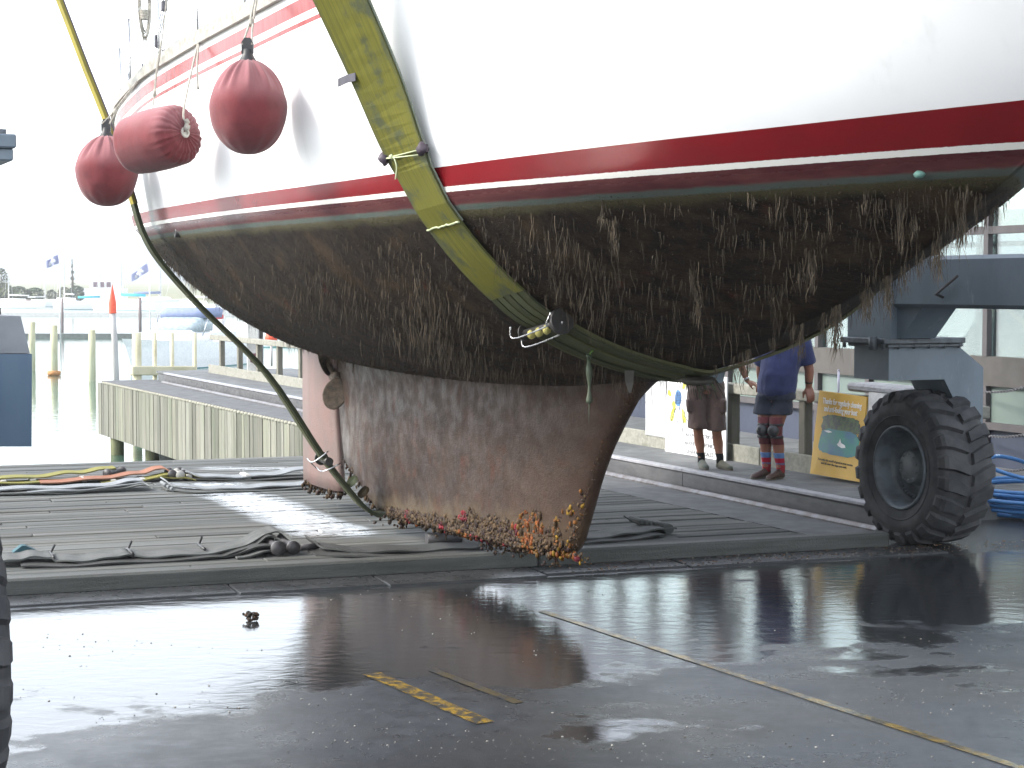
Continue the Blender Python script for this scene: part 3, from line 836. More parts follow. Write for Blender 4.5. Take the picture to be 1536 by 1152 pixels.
# upper yellow leg: from the hoist down onto the turn of the bilge
us = list(np.linspace(1.0, .71, 14)); C, Wd = hull_curve(us)
topb = [B(S1, b, z) for b, z in ((3.55, 6.6), (2.9, 5.15), (2.32, 3.92), (2.03, 3.32), (1.885, 2.98), (1.80, 2.80))]
topb = catmull(topb, 5); wt = Wd[0].normalized(); n0 = len(topb)
w_top = (FW * .80 - ST * .55 + UP * .05).normalized()
C2 = topb + C[1:]; W2 = [(w_top.lerp(wt, (i / n0) ** 1.5)).normalized() * .37 for i in range(n0)] + Wd[1:]
strap('upper_webbing', C2, W2, .014, M_YEL, sl1)
C2b = [c - (FW * .01) + (ST * .004) for c in C2[8:]]
strap('webbing_liner', [c - ST * .012 for c in C2[4:n0 + 3]], [w * 1.03 for w in W2[4:n0 + 3]], .008, plain('pale_webbing_back', (.2, .22, .18), .8, c2=(.15, .17, .13)), sl1)
# loops to the joining pin
uj0, uj1 = .705, .575
pj, nj = band(S1, uj1, .045)
for i in range(5):
    f = (i - 2) / 2
    C, Wd = hull_curve(np.linspace(uj0 + .01, uj1, 9), S1 + f * .145, .058)
    C = [c - UP * .012 * math.sin(i_ / 8 * math.pi) - ST * 0 for i_, c in enumerate(C)]
    strap('webbing_loop', C, Wd, .013, M_GRN if i % 2 else M_OLI, sl1)
wj = hull_curve([uj1, uj1 - .01])[1][0].normalized(); out = nj
mb = MB(); mb.cyl(pj - wj * .19 + out * .005, pj + wj * .20 + out * .005, .022, .022, 16); mb.cyl(pj + wj * .19, pj + wj * .225, .075, .075, 20)
mb.cyl(pj - wj * .2, pj - wj * .185, .05, .05, 18)
mb.build('joining_pin', plain('dark_steel', (.045, .042, .04), .45, .4), sl1)
mb = MB()
for i in range(3):
    q = pj + wj * (-.10 + .085 * i) + out * .03; mb.blob(q, (.026, .026, .03), 2, .05)
mb.build('webbing_bulge', plain('pale_yellow_webbing', (.42, .38, .12), .8), sl1)
mb = MB(); up_ = (C[0] - C[-1]).normalized(); o2 = out * .055
for k_, sgn in ((0, .035), (1, -.055)):
    q = [pj - wj * .23 + up_ * (sgn + .05) + o2 * .2, pj - wj * .235 + up_ * sgn + o2, pj + wj * .13 + up_ * (sgn + .01) + o2, pj + wj * .17 + up_ * (sgn + .03) + o2 * .9, pj + wj * .235 + up_ * (sgn + .06) + o2 * .2]
    mb.tube(catmull(q, 5), .0055, 8)
mb.build('keeper_wire', M_STEEL, sl1)
# lower leg round the bottom to the other side
us = list(np.linspace(uj1 - .005, .0, 18)); C, Wd = hull_curve(us, S1, wf=lambda u: .41 if u > .1 else .38)
Cp = [mirror(c) for c in C[::-1]][1:]; Wp = [(mirror(TIP0 + w) - TIP0) for w in Wd[::-1]][1:]
us2 = list(np.linspace(.03, 1., 24)); C3, W3 = hull_curve(us2, S1, .38)
Cp = Cp[:-0 or None]
CP_ = [mirror(c) for c in C3]; WP_ = [(mirror(TIP0 + w) - TIP0) for w in W3]
top_p = [mirror(p) for p in topb[::-1]]
strap('lower_webbing', C + CP_ + top_p[1:], Wd + WP_ + [WP_[-1]] * (len(top_p) - 1), .016, M_GRN, sl1)
for i in range(3):
    f = (-.12, .03, .14)[i]; C, Wd = hull_curve(np.linspace(uj1 - .01, .06, 14), S1 + f, (.07, .09, .06)[i], off=.034)
    strap('webbing_fold', C, Wd, .012, (M_OLI, M_GRN, M_OLI)[i], sl1)
# stitched cuff, lashings, tag
M_CORD = plain('pale_green_cord', (.42, .46, .28), .8, c2=(.3, .34, .2))
def across(i, e=.52, o=.014): 
    w = W2[i]; d = (C2[min(i + 1, len(C2) - 1)] - C2[i - 1]).normalized(); q = d.cross(w).normalized()
    if q.dot(ST) < 0: q = -q
    return C2[i] - w * e + q * o, C2[i] + w * e + q * o
iL = min(range(len(C2)), key=lambda i: abs(project(C2[i])[1] - 228)); a0, a1 = across(iL)
mb = MB(); mb.tube([a0, a1], .004, 6); mb.tube([a0, a1 - UP * .03], .004, 6); mb.tube(catmull([a0 + (a1 - a0) * .25, a0 + (a1 - a0) * .33 - UP * .06, a0 + (a1 - a0) * .3 - UP * .13], 5), .004, 6)
mb.blob(a0 + (a1 - a0) * .2, .014, 2, .3); mb.build('lashing_cord', M_CORD, sl1)
M_PT = plain('purple_tape', (.05, .035, .05), .6)
for q in (a0, a1): mb = MB(); mb.blob(q, (.034, .03, .035), 2, .3); mb.build('tape_wrap', M_PT, sl1)
iL = min(range(len(C2)), key=lambda i: abs(project(C2[i])[1] - 333)); a0, a1 = across(iL, .5)
mb = MB(); mb.tube([a0 + (a1 - a0) * t_ + UP * rnd.uniform(-.004, .004) for t_ in np.linspace(0, 1, 14)], .006, 6); mb.build('lashing_cord', M_CORD, sl1)
iL = min(range(len(C2)), key=lambda i: abs(project(C2[i])[1] - 97)); a0, a1 = across(iL, .5); q = (a0 - a1).normalized()
mb = MB(); mb.ribbon([a0 - q * .06, a0 + q * .01, a0 + q * .085 - UP * .012], [UP * .045] * 3, .005); mb.build('side_tag', plain('dark_tag', (.03, .028, .045), .6), sl1)
# weed caught on the strap
mb = MB(); p0 = hull_curve([.36])[0][0] - UP * .02
p0 = at_t(884, 532, nt(B(S1, 0, 0))[1]); p0 = p0 + (EYE - p0).normalized() * .05
mb.tube(catmull([p0, p0 - UP * .03 + T * .01, p0 - UP * .13, p0 - UP * .26, p0 - UP * .285], 5), [.014 + .006 * math.sin(i * .9) for i in range(21)], 8)
mb.tube([p0 - UP * .27, p0 - UP * .40 + T * .006], [.004, .002], 5)
mb.cur = 1; mb.tube(catmull([p0, p0 + N * .03 + UP * .03, p0 + N * .07 + UP * .05, p0 + N * .08 + UP * .1], 5), .006, 5)
tag(mb.build('weed_frond', [plain('grey_green_weed', (.045, .055, .03), .6, c2=(.025, .04, .018)), plain('bright_weed', (.07, .16, .015), .6)], None, p0), 'grey green weed frond dangling from the lower strap under the hull', 'seaweed')
p1 = at_t(944, 556, nt(B(S1, 0, 0))[1]); p1 = p1 + (EYE - p1).normalized() * .05
mb = MB(); mb.ribbon([p1, p1 - UP * .07, p1 - UP * .13 - T * .01], [N * .06, N * .05, N * .015], .004)
tag(mb.build('weed_flap', plain('pale_weed', (.075, .07, .058), .7), None, p1), 'short pale flap stuck to the lower strap near the keel front', 'seaweed')
mb = MB(); p2 = B(S1 + .05, 0, f_zc(S1) - .03)
mb.blob(p2 - UP * .01, (.12, .12, .03), 2, .25)
for i in range(30):
    mb.cur = 0 if i % 6 else 1
    o = Vector((rnd.gauss(0, .05), rnd.gauss(0, .05), 0)); mb.tube([p2 + o, p2 + o * 1.4 - UP * rnd.uniform(.03, .13) + N * rnd.uniform(-.02, .06)], [.006, .002], 4)
tag(mb.build('weed_clump', [plain('dark_weed', (.03, .028, .018), .7), plain('bright_weed_tip', (.05, .10, .02), .6)], None, p2), 'ragged dark and green weed clump hanging under the strap beside the brown shorts', 'seaweed')

# aft sling
S2 = -3.94; w_aft = (FW + ST * .10).normalized()
PA = [(3.5, 6.5), (2.72, 4.45), (2.52, 3.92), (2.33, 3.43), (2.14, 2.83)]
up2 = [B(S2, b, z) for b, z in PA]
strap('upper_webbing', catmull(up2, 4), [w_aft * .22] * 17, .03, webbing('bright_yellow_webbing', (.34, .28, .03), (.26, .22, .03), (.16, .15, .05), .5), sl2)  # brighter yellow than the forward sling
strap('webbing_liner', catmull([p - ST * .016 + UP * .0 for p in up2[1:]], 4), [w_aft * .23] * 13, .012, plain('purple_grey_webbing', (.10, .08, .10), .8), sl2)
low = [B(S2, b, z) for b, z in ((2.14, 2.83), (2.07, 2.6), (1.93, 2.36), (1.59, 1.98), (1.02, 1.41), (.55, .71), (.2, .27), (.05, .155))]
lc = catmull(low, 5)
strap('lower_webbing', lc + [mirror(p) for p in lc[::-1]], [w_aft * .22] * (2 * len(lc)), .03, M_OLI, sl2)
strap('webbing_fold', [p - ST * .022 - UP * .012 for p in lc[22:]], [w_aft * .16] * len(lc[22:]), .022, M_GRN, sl2)
strap('webbing_fold', [p + ST * .024 + UP * .01 for p in lc[14:33]], [w_aft * .14] * len(lc[14:33]), .02, M_GRN, sl2)
pj2 = at_t(488, 690, nt(B(S2, 0, 0))[1]); sd2 = (B(S2, .55, .71) - B(S2, 0, .19)).normalized(); o2 = ST * .85 - UP * .5
mb = MB(); mb.cyl(pj2 - w_aft * .16, pj2 + w_aft * .16, .035, .035, 14); mb.cyl(pj2 - w_aft * .17, pj2 - w_aft * .15, .06, .06, 16); mb.build('joining_pin', plain('dark_steel_pin', (.05, .05, .045), .45, .4), sl2)
mb = MB()
for sg in (.07, -.05):
    mb.tube(catmull([pj2 + sd2 * sg + o2 * .09 - w_aft * .17, pj2 + sd2 * sg + o2 * .1 + w_aft * .12, pj2 + sd2 * (sg * 1.3) - o2 * .06 + w_aft * .18], 5), .006, 8)
mb.tube([pj2 + sd2 * .07 + o2 * .09 - w_aft * .17, pj2 - sd2 * .05 + o2 * .1 - w_aft * .17], .006, 8)
mb.build('keeper_wire', M_STEEL, sl2)
for zz in (.46, .33):
    q = at_t(545 if zz < .4 else 528, 738 if zz < .4 else 722, nt(B(S2, 0, 0))[1])
    mb = MB(); mb.lathe(q, sd2, [(.055, -.02), (.062, 0), (.055, .02)], 16); mb.build('tie_wrap', M_CORD if zz > .4 else plain('brown_tie', (.12, .09, .05), .8), sl2)
# ------------------------------------------------------------------ ground, deck, pier, water
BL0, BL1 = at_z(20, 896), at_z(1335, 822)                       # foot of the timber stop beams
BD = (BL1 - BL0).normalized(); BC = UP.cross(BD)               # along the planks / away from the camera
def D_(a, c, z=0.): return BL0 + BD * a + BC * c + UP * z       # a along the beam, c beyond it
LEN_B = (BL1 - BL0).length

def asphalt_material():
    k = NB('wet_asphalt')
    v = k.map(rot=(0, 0, -AZ)); nn = k.sep(v); n, t = nn[0], nn[1]
    slope = (nt(BL1)[1] - nt(BL0)[1]) / (nt(BL1)[0] - nt(BL0)[0])
    d = k.math('SUBTRACT', k.math('ADD', nt(BL0)[1] - slope * nt(BL0)[0], k.math('MULTIPLY', n, slope)), t)  # metres in front of the beam
    big = k.noise(.62, 5, .55, k.map(scale=(1.0, 1.5, 1)), .4)
    mid = k.noise(1.9, 5, .6, k.map(loc=(4, 9, 0)), .3)
    fine = k.noise(9, 5, .65)
    edge = k.math('ADD', d, k.math('MULTIPLY', k.math('SUBTRACT', mid, .5), .35))
    far = k.mr(edge, .40, .52)
    near = k.mr(d, 1.9, 5.6, .42, -.30)
    m = k.math('ADD', k.math('ADD', k.math('ADD', k.math('MULTIPLY', k.math('SUBTRACT', big, .5), 1.7), .5), near), k.math('MULTIPLY', k.math('SUBTRACT', mid, .5), .75))
    wet = k.math('MULTIPLY', far, k.mr(k.math('ADD', m, k.math('MULTIPLY', k.math('SUBTRACT', fine, .5), .2)), .47, .64))
    strip = k.math('SUBTRACT', 1., far)
    base = k.mix(k.mr(fine, .3, .7), (.026, .030, .036), (.044, .049, .056))
    base = k.mix(k.mr(big, .35, .7), base, (.036, .037, .038))
    agg = k.vor(150); base = k.mix(k.math('MULTIPLY', k.mr(agg, .22, .08), k.mr(k.noise(2.2, 5, .7, k.map(loc=(1, 8, 3))), .52, .66)), base, (.11, .105, .10))
    base = k.mix(k.math('MULTIPLY', k.mr(k.noise(3.3, 6, .7, k.map(scale=(1, 2.2, 1))), .58, .74), .5), base, (.06, .06, .06))
    base = k.mix(k.math('MULTIPLY', wet, .6), base, (.014, .015, .016))
    r = k.mix(wet, k.mr(k.math('ADD', mid, k.math('MULTIPLY', fine, .4)), .5, .95, .26, .46), .035)
    r = k.mix(strip, r, .22)
    h = k.math('ADD', k.math('MULTIPLY', k.noise(130, 4, .7), .8), k.math('MULTIPLY', k.noise(14, 4, .6), .7))
    b1 = k.bump(h, k.mr(wet, 0, 1, .55, .05), .006)
    rip = k.noise(5.5, 3, .5, k.map(scale=(1.0, 1.7, 1)), .5)
    b2 = k.bump(rip, .10, .02, b1)
    k.P(Base_Color=base, Roughness=r, Normal=b2, Specular_IOR_Level=k.mr(wet, 0, 1, .5, 1.0))
    return k.m
M_ASPH = asphalt_material()
mb = MB(); c0 = D_(-60, .5); c1_ = D_(LEN_B - .05, .5)
# asphalt yard: in front of the deck and on to the right, under the buildings
P = [W(-70, -60), W(90, -60), W(90, 9), W(17.6, 9), W(17.6, 24), W(8.75, 24), Vector((c1_.x, c1_.y, 0)), Vector((c0.x, c0.y, 0))]
mb.add(P, [list(range(len(P)))])
tag(mb.build('asphalt_ground', M_ASPH, None, (0, 0, 0)), kind='structure')
M_SLAB = plain('old_concrete', (.20, .195, .18), .8, c2=(.13, .128, .12), scale=3, bump=.4, bscale=45)
mb = MB(); q = [D_(-14, .02, -.06), D_(LEN_B + 1, .02, -.06), W(9.0, 22.2, -.06), W(-14, 23.6, -.06)]
far_t = nt(at_z(0, 695))[1]
fl, fr = at_z(-300, 697.5), at_z(452, 686)
mb.prism([Vector((p.x, p.y, -.07)) for p in (D_(-14, .02), D_(LEN_B, .02), W(8.75, 21.6), fr, fl + (fl - fr) * 1.2)], (0, 0, -.5))
tag(mb.build('quay_slab', M_SLAB, None, (0, 0, 0)), kind='structure')

# --- timber deck: planks of their own length, gap and tone
k = NB('weathered_planks')
v = k.map(rot=(0, 0, -math.atan2(BD.y, BD.x)))
gr = k.noise(1., 6, .65, k.map(v, scale=(1.1, 34, 1)))
gr2 = k.noise(1., 4, .6, k.map(v, scale=(.5, 9, 1)))
c = k.mix(k.mr(gr, .3, .7), (.135, .138, .132), (.078, .08, .076))
c = k.mix(k.mr(gr2, .55, .75, 0, .6), c, (.09, .105, .075))
c = k.mix(1., c, k.attr('tint'), 'MULTIPLY')
nd = k.sep(k.map(v)); 
foam = k.noise(1., 5, .62, k.map(v, scale=(1.6, 3.6, 1)))  # noise that breaks up the painted glints
pz = D_(0, 0)
gx = k.sep(k.tc('Object')); 
def near_line(p0, p1, w):
    """0..1 mask near the ground line p0-p1"""
    d = (p1 - p0).normalized(); q = Vector((-d.y, d.x, 0)); L = (p1 - p0).length
    al = k.math('ADD', k.math('MULTIPLY', gx[0], d.x), k.math('ADD', k.math('MULTIPLY', gx[1], d.y), -p0.dot(d)))
    ac = k.math('ABSOLUTE', k.math('ADD', k.math('MULTIPLY', gx[0], q.x), k.math('ADD', k.math('MULTIPLY', gx[1], q.y), -p0.dot(q))))
    return k.math('MULTIPLY', k.mr(ac, w, w * .15), k.math('MULTIPLY', k.mr(al, -.3, .4), k.mr(al, L + .3, L - .4)))
wl = k.math('MAXIMUM', near_line(at_z(300, 722), at_z(520, 806), .62), near_line(at_z(560, 830), at_z(640, 832), .30))
wl = k.math('MAXIMUM', wl, k.math('MULTIPLY', near_line(at_z(270, 702), at_z(470, 704), .5), .6))
fl_n = k.noise(1., 4, .6, k.map(v, scale=(9, 26, 1)))
glint_m = k.mr(k.math('ADD', k.math('MULTIPLY', wl, .40), k.math('ADD', k.math('MULTIPLY', fl_n, .75), k.math('MULTIPLY', foam, .35))), .86, .95)
wetm = k.mr(k.math('ADD', wl, k.math('MULTIPLY', k.noise(2.2, 4), .5)), .5, .9)
c = k.mix(k.math('MULTIPLY', wetm, .45), c, (.05, .052, .05))
c = k.mix(k.math('MULTIPLY', glint_m, .9), c, (.55, .57, .60))  # bright glints on the wet planks, painted into the colour
c = k.mix(k.mr(k.vor(26, rand=1.), .06, .03, 0, .5), c, (.3, .3, .28))
r = k.mix(wetm, k.mr(gr2, .3, .7, .62, .85), .2)
k.P(Base_Color=c, Roughness=r, Normal=k.bump(k.math('ADD', gr, k.math('MULTIPLY', k.noise(70, 3), .25)), .5, .008), Specular_IOR_Level=k.mr(wetm, 0, 1, .12, .4))
M_PLANK = k.m
mb = MB(); PW = .148
row = 0; cpos = .16
pl_edge = (nt(at_z(935, 738))[0] + nt(at_z(1188, 788))[0]) / 2 - .02
while True:
    p = D_(0, cpos); 
    # far limit: the deck ends on the line fl-fr
    a0, a1 = -13.0, 30.
    # right end on n = pl_edge
    a1 = (pl_edge - p.dot(N)) / BD.dot(N)
    pf = D_(LEN_B * .5, cpos)
    lim = fl + (fr - fl) * .8
    if (pf - lim).dot(BC) > 0: break
    a = a0 + rnd.uniform(0, 2.)
    js = [a0]; 
    off = [0, 1.6, .4, 2.1][row % 4] + 0.
    x = a0 + 1.4 + off
    while x < a1 - .8: js.append(x); x += rnd.choice((3.0, 3.6, 4.2))
    js.append(a1)
    for s0, s1 in zip(js, js[1:]):
        g = rnd.choice((.005, .007, .010, .016)); t_ = rnd.uniform(.72, 1.18); w_ = rnd.uniform(-.03, .03)
        mb.col = (t_ * (1 + w_), t_, t_ * (1 - w_))
        dz = rnd.uniform(-.006, .006); tl = rnd.uniform(-.004, .004)
        ax = (BD, (BC + UP * tl).normalized(), UP)
        mb.bbox(D_((s0 + s1) / 2, cpos + PW / 2, -.025 + dz), (s1 - s0 - .008, PW - g, .045), ax, .006)
    cpos += PW; row += 1
DECK_C = cpos
tag(mb.build('timber_deck', M_PLANK, None, (0, 0, 0), colors=True), kind='structure')
print('deck rows', row)

# stop beams lying along the edge of the deck
k = NB('dark_timber_beam'); v = k.map(rot=(0, 0, -math.atan2(BD.y, BD.x)))
gr = k.noise(1., 6, .65, k.map(v, scale=(1.2, 24, 24)))
c = k.mix(k.mr(gr, .3, .7), (.075, .078, .072), (.045, .047, .043)); c = k.mix(k.mr(k.noise(5, 4), .5, .75, 0, .7), c, (.05, .055, .048))
k.P(Base_Color=c, Roughness=.62, Normal=k.bump(k.math('ADD', gr, k.noise(60, 4, .7)), .7, .012)); M_BEAM = k.m
cuts = [(-9., 4.15, 'long weathered timber stop beam at the left front edge of the deck'), (4.16, 4.16 + .0, None), (4.165, LEN_B, 'timber stop beam at the right front edge of the deck reaching the big tyre')]
sx = (at_z(843, 866) - BL0).dot(BD)
for a0, a1, lab in ((-9., sx - .004, 'long weathered timber stop beam along the left front edge of the deck'), (sx + .004, LEN_B, 'grey timber stop beam along the right front edge of the deck ending at the big tyre')):
    mb = MB(); nseg = 24
    hb, wb = .128, .15
    mb.bbox(D_((a0 + a1) / 2, wb / 2, hb / 2), (a1 - a0, wb, hb), (BD, BC, UP), .016)
    tag(mb.build('stop_beam', M_BEAM, None, D_((a0 + a1) / 2, wb / 2)), lab, 'timber beam', 'stop beams along the deck')
# cover plates in front of the beams
M_PLATE = plain('wet_dark_concrete', (.04, .042, .044), .34, c2=(.025, .027, .029), scale=4, bump=.4, bscale=60, spec=.3)
xs = [-9] + [(at_z(x, 884) - BL0).dot(BD) for x in (348, 590, 866, 1130)] + [LEN_B + .3]
pw = [.40, .42, .44, .36, .40]
mb = MB()
for a0, a1, w in zip(xs, xs[1:], pw):
    mb.bbox(D_((a0 + a1) / 2, -w / 2 - .01, .004), (a1 - a0 - .018, w, .02), (BD, BC, UP), .005)
tag(mb.build('drain_cover_strip', M_PLATE, None, (0, 0, 0)), kind='structure')
# painted lines
k = NB('worn_yellow_paint'); n_ = k.noise(16, 6, .7); 
c = k.mix(k.mr(n_, .40, .56), (.24, .15, .02), (.04, .039, .035))
k.P(Base_Color=c, Roughness=.25, Normal=k.bump(k.noise(120, 4, .7), .3, .003)); M_PAINT = k.m
k = NB('faint_yellow_paint'); n_ = k.noise(11, 6, .7)
c = k.mix(k.mr(n_, .40, .55), (.15, .10, .018), (.04, .036, .025)); k.P(Base_Color=c, Roughness=.22, Specular_IOR_Level=.5, Normal=k.bump(k.noise(90, 3, .5), .2, .003)); M_PAINT2 = k.m
k = NB('ghost_paint'); k.P(Base_Color=k.mix(k.mr(k.noise(9, 6, .7), .45, .6), (.062, .05, .026), (.034, .037, .042)), Roughness=.3); M_PAINT3 = k.m
for (x0, y0), (x1, y1), w, m in (((558, 1010), (728, 1084), .105, M_PAINT), ((648, 1004), (778, 1054), .06, M_PAINT3), ((812, 916), (1700, 1206), .06, M_PAINT2)):
    p0, p1 = at_z(x0, y0, .004), at_z(x1, y1, .004); d = (p1 - p0).normalized(); q = UP.cross(d) * w / 2
    ns = 24; mb = MB(); vs = []
    for i in range(ns + 1):
        p = p0.lerp(p1, i / ns); e = 1 + .22 * mnoise.noise(Vector((i * .9, w * 50, 0)))
        vs += [p - q * e, p + q * e]
    mb.add(vs, [(2*i, 2*i + 1, 2*i + 3, 2*i + 2) for i in range(ns)])
    tag(mb.build('painted_line', m, None, p0), kind='structure')
# grit and fallen weed on the asphalt
mb = MB()
for i in range(1700):
    p = at_z(rnd.uniform(30, 1530), 880 + 265 * rnd.random() ** .8)
    if mnoise.noise(p * .9) + .6 * mnoise.noise(p * 2.7) < .12: continue
    r = rnd.choice((.002, .003, .003, .005)); mb.col = rnd.choice([(.30, .28, .25), (.12, .11, .1), (.05, .04, .03), (.08, .075, .07), (.36, .35, .32)])
    mb.blob(p + UP * r * .4, (r * rnd.uniform(.8, 1.6), r, r * .7), 1, .2)
for i in range(500):
    p = D_(rnd.uniform(4.0, 8.6), rnd.uniform(-.42, -.02), .016); r = rnd.uniform(.003, .008)
    mb.col = rnd.choice([(.30, .28, .25), (.12, .09, .06), (.05, .04, .03), (.2, .1, .05)]); mb.blob(p, (r * 1.3, r, r * .7), 1, .25)
tag(mb.build('grit', tinted('grit', .6), None, (0, 0, 0), colors=True, recalc=False), kind='stuff')
mb = MB(); p = at_z(378, 931)
for i in range(40):
    t_ = rnd.random(); mb.col = rnd.choice([(.05, .03, .02), (.09, .05, .03), (.03, .025, .02)])
    mb.blob(p + Vector((rnd.gauss(0, .022), rnd.gauss(0, .022), .008 + t_ * .04)), rnd.uniform(.008, .016), 1, .25)
tag(mb.build('mussel_clump', M_MUSSEL, None, p, colors=True, recalc=False), 'small dark mussel clump fallen in the white puddle', 'mussels')

# --- pier with rails running away on the right
NE, NR, NK_, NB_ = 8.72, 9.41, 9.58, 12.9
TP = 41.3
M_TRACK = plain('trodden_concrete', (.085, .087, .09), .75, c2=(.06, .062, .064), scale=2.2, bump=.3, bscale=70, stretch=(1, 1, 1))
mb = MB(); t0p = nt(D_(LEN_B, .4))[1]
mb.prism([W(NE, 12.62, .004), W(NK_, 12.62, .004), W(NK_, TP, .004), W(8.36, TP, .004), W(NE - .02, 21.5, .004)], (0, 0, -.16))
tag(mb.build('track_strip', M_TRACK, None, (0, 0, 0)), kind='structure')
M_WALK = plain('grey_boardwalk', (.125, .13, .132), .75, c2=(.085, .09, .093), scale=2, stretch=(1, 1, 1), bump=.4, bscale=60)
mb = MB(); t = 13.3
while t < TP:
    mb.bbox(W((NK_ + NB_) / 2 + .03, t + .07, .175), (NB_ - NK_ - .06, .134, .05), (N, T, UP), .005); t += .142
mb.prism([W(NK_ + .08, 13.25, .14), W(NB_ + .3, 13.25, .14), W(NB_ + .3, TP, .14), W(NK_ + .08, TP, .14)], (0, 0, -.9))
tag(mb.build('boardwalk', M_WALK, None, (0, 0, 0)), kind='structure')
k = NB('rolled_steel_rail'); c = k.mix(k.mr(k.noise(9, 4), .35, .65), (.16, .155, .16), (.09, .075, .065)); k.P(Base_Color=c, Roughness=.38, Metallic=.45, Normal=k.bump(k.noise(60), .3, .004)); M_RAIL = k.m
mb = MB(); mb.prism([W(NR + x, 13.0, z) for x, z in ((-.045, .005), (-.045, .018), (-.012, .045), (.018, .045), (.03, .018), (.03, .005))], T * (TP - 1.5 - 13.0))
tag(mb.build('steel_rail', M_RAIL, None, W(NR, 13.)), 'low steel rail running along the pier from the big tyre', 'rail')
M_KERB = plain('grey_steel_kerb', (.085, .085, .088), .55, .15, c2=(.055, .055, .058), scale=3, bump=.25, bscale=60, stretch=(1, 1, 3))
M_KTOP = plain('worn_kerb_lip', (.30, .30, .32), .5, .1, c2=(.2, .2, .215), scale=6)
joints = [13.05, nt(at_n(1024, 702, NK_))[1], 20.9, 25.2, 29.6, 34.1, TP - .9]
kn = ['nearest steel kerb section behind the big tyre', 'steel kerb section in front of the standing men, next after the joint', 'steel kerb section just behind the keel', 'steel kerb section hidden behind the rudder', 'steel kerb section left of the thin sling', 'farthest steel kerb section at the pier end']
for i, (a, b) in enumerate(zip(joints, joints[1:])):
    r_ = thing('steel_kerb', W(NK_, (a + b) / 2), kn[i], 'kerb', 'steel kerb sections along the pier')
    mb = MB(); mb.prism([W(NK_ + x, a + .006, z) for x, z in ((.0, .004), (.0, .15), (.02, .17), (.09, .17), (.09, .004))], T * (b - a - .012)); mb.build('kerb_face', M_KERB, r_)
    mb = MB(); mb.prism([W(NK_ + x, a + .006, z) for x, z in ((-.012, .172), (-.012, .195), (.0, .203), (.085, .203), (.09, .172))], T * (b - a - .012)); mb.build('kerb_lip', M_KTOP, r_)
# board wall of the pier, facing the slip
k = NB('silvered_boards'); v = k.map(rot=(0, 0, -math.atan2(T.y, T.x)))
g1 = k.noise(1., 6, .65, k.map(v, scale=(16, 1, .9))); g2 = k.noise(1., 5, .6, k.map(v, scale=(2.2, 1, .5)))
c = k.mix(k.mr(g1, .3, .7), (.19, .185, .155), (.115, .115, .092)); c = k.mix(k.mr(g2, .5, .72, 0, .6), c, (.115, .13, .09)); c = k.mix(1., c, k.attr('tint'), 'MULTIPLY')
k.P(Base_Color=c, Roughness=.85, Normal=k.bump(g1, .7, .012)); M_WALLB = k.m
wl_ = thing('pier_wall', W(8.5, 31, -1.2), 'pale vertical board wall on the side of the pier beside the slip', 'wall')
mb = MB(); t = 21.4; 
def wall_n(t): return 8.68 - .018 * (t - 21.6)
while t < TP - .02:
    w = rnd.choice((.14, .2, .24, .3)); tt = rnd.uniform(.55, 1.2); mb.col = (tt, tt * rnd.uniform(.98, 1.03), tt * rnd.uniform(.92, 1.0))
    d_ = rnd.uniform(0, .012); e = min(t + w, TP)
    if e > TP - .03: e = TP
    mb.bbox(W(wall_n(t) - .03 - d_, (t + e) / 2, -.62), (.05, e - t - .012, 1.18), (N, T, UP), .006); t = e
mb.build('boards', M_WALLB, wl_, colors=True)
mb = MB(); t = 22.
while t < TP - .6:
    L = rnd.uniform(.12, .2); mb.tube([W(wall_n(t) - .04, t, -.02), W(wall_n(t) - .055, t + L * .5, -.012), W(wall_n(t) - .04, t + L, -.02)], [.02, .032, .02], 7); t += L + .02
mb.build('edge_rope', plain('pale_rope_edging', (.28, .27, .22), .9, c2=(.2, .19, .15), scale=20), wl_)
M_PILE = plain('green_timber_pile', (.16, .165, .08), .8, c2=(.09, .10, .05), scale=3, stretch=(4, 4, 1), bump=.7, bscale=30, bdist=.01)
for i, (x, lab) in enumerate(((228, 'dark green pile under the pier wall near its outer end'), (176, 'pale outermost pile under the corner of the pier'))):
    p = at_n(x, 672, 8.95 if i == 0 else 8.5); mb = MB(); mb.cyl(Vector((p.x, p.y, -2.6)), Vector((p.x, p.y, -.2)), .15, .15, 14)
    tag(mb.build('pier_pile', M_PILE, None, Vector((p.x, p.y, -2.6))), lab, 'pile', 'piles carrying the pier')
mb = MB(); mb.prism([W(8.75, 22, -.17), W(NK_, 22, -.17), W(NK_, TP - .1, -.17), W(8.5, TP - .1, -.17)], (0, 0, -.3))
tag(mb.build('pier_slab', M_SLAB, None, (0, 0, 0)), kind='structure')
mb = MB(); mb.box(W(12.0, 31.6, -1.1), (5., 19.2, 2.), (N, T, UP)); tag(mb.build('pier_core', plain('dark_timber', (.035, .04, .028), .8), None, (0, 0, 0)), kind='structure')

# --- harbour water
k = NB('harbour_water')
w1 = k.noise(.9, 4, .55, k.map(scale=(1, 1.6, 1)), .3); w2 = k.noise(5, 3, .5, k.map(scale=(1, 1.5, 1)))
bb = k.bump(k.math('ADD', w1, k.math('MULTIPLY', w2, .18)), .30, .05)
k.P(Base_Color=(.05, .11, .085), Roughness=.06, Normal=bb, Specular_IOR_Level=1.0); M_WATER = k.m
mb = MB(); mb.add([Vector((x, y, -1.62)) for x, y in ((-4500, -40), (4500, -40), (4500, 4500), (-4500, 4500))], [(0, 1, 2, 3)])
tag(mb.build('water', M_WATER, None, (0, 0, -1.62)), kind='structure')
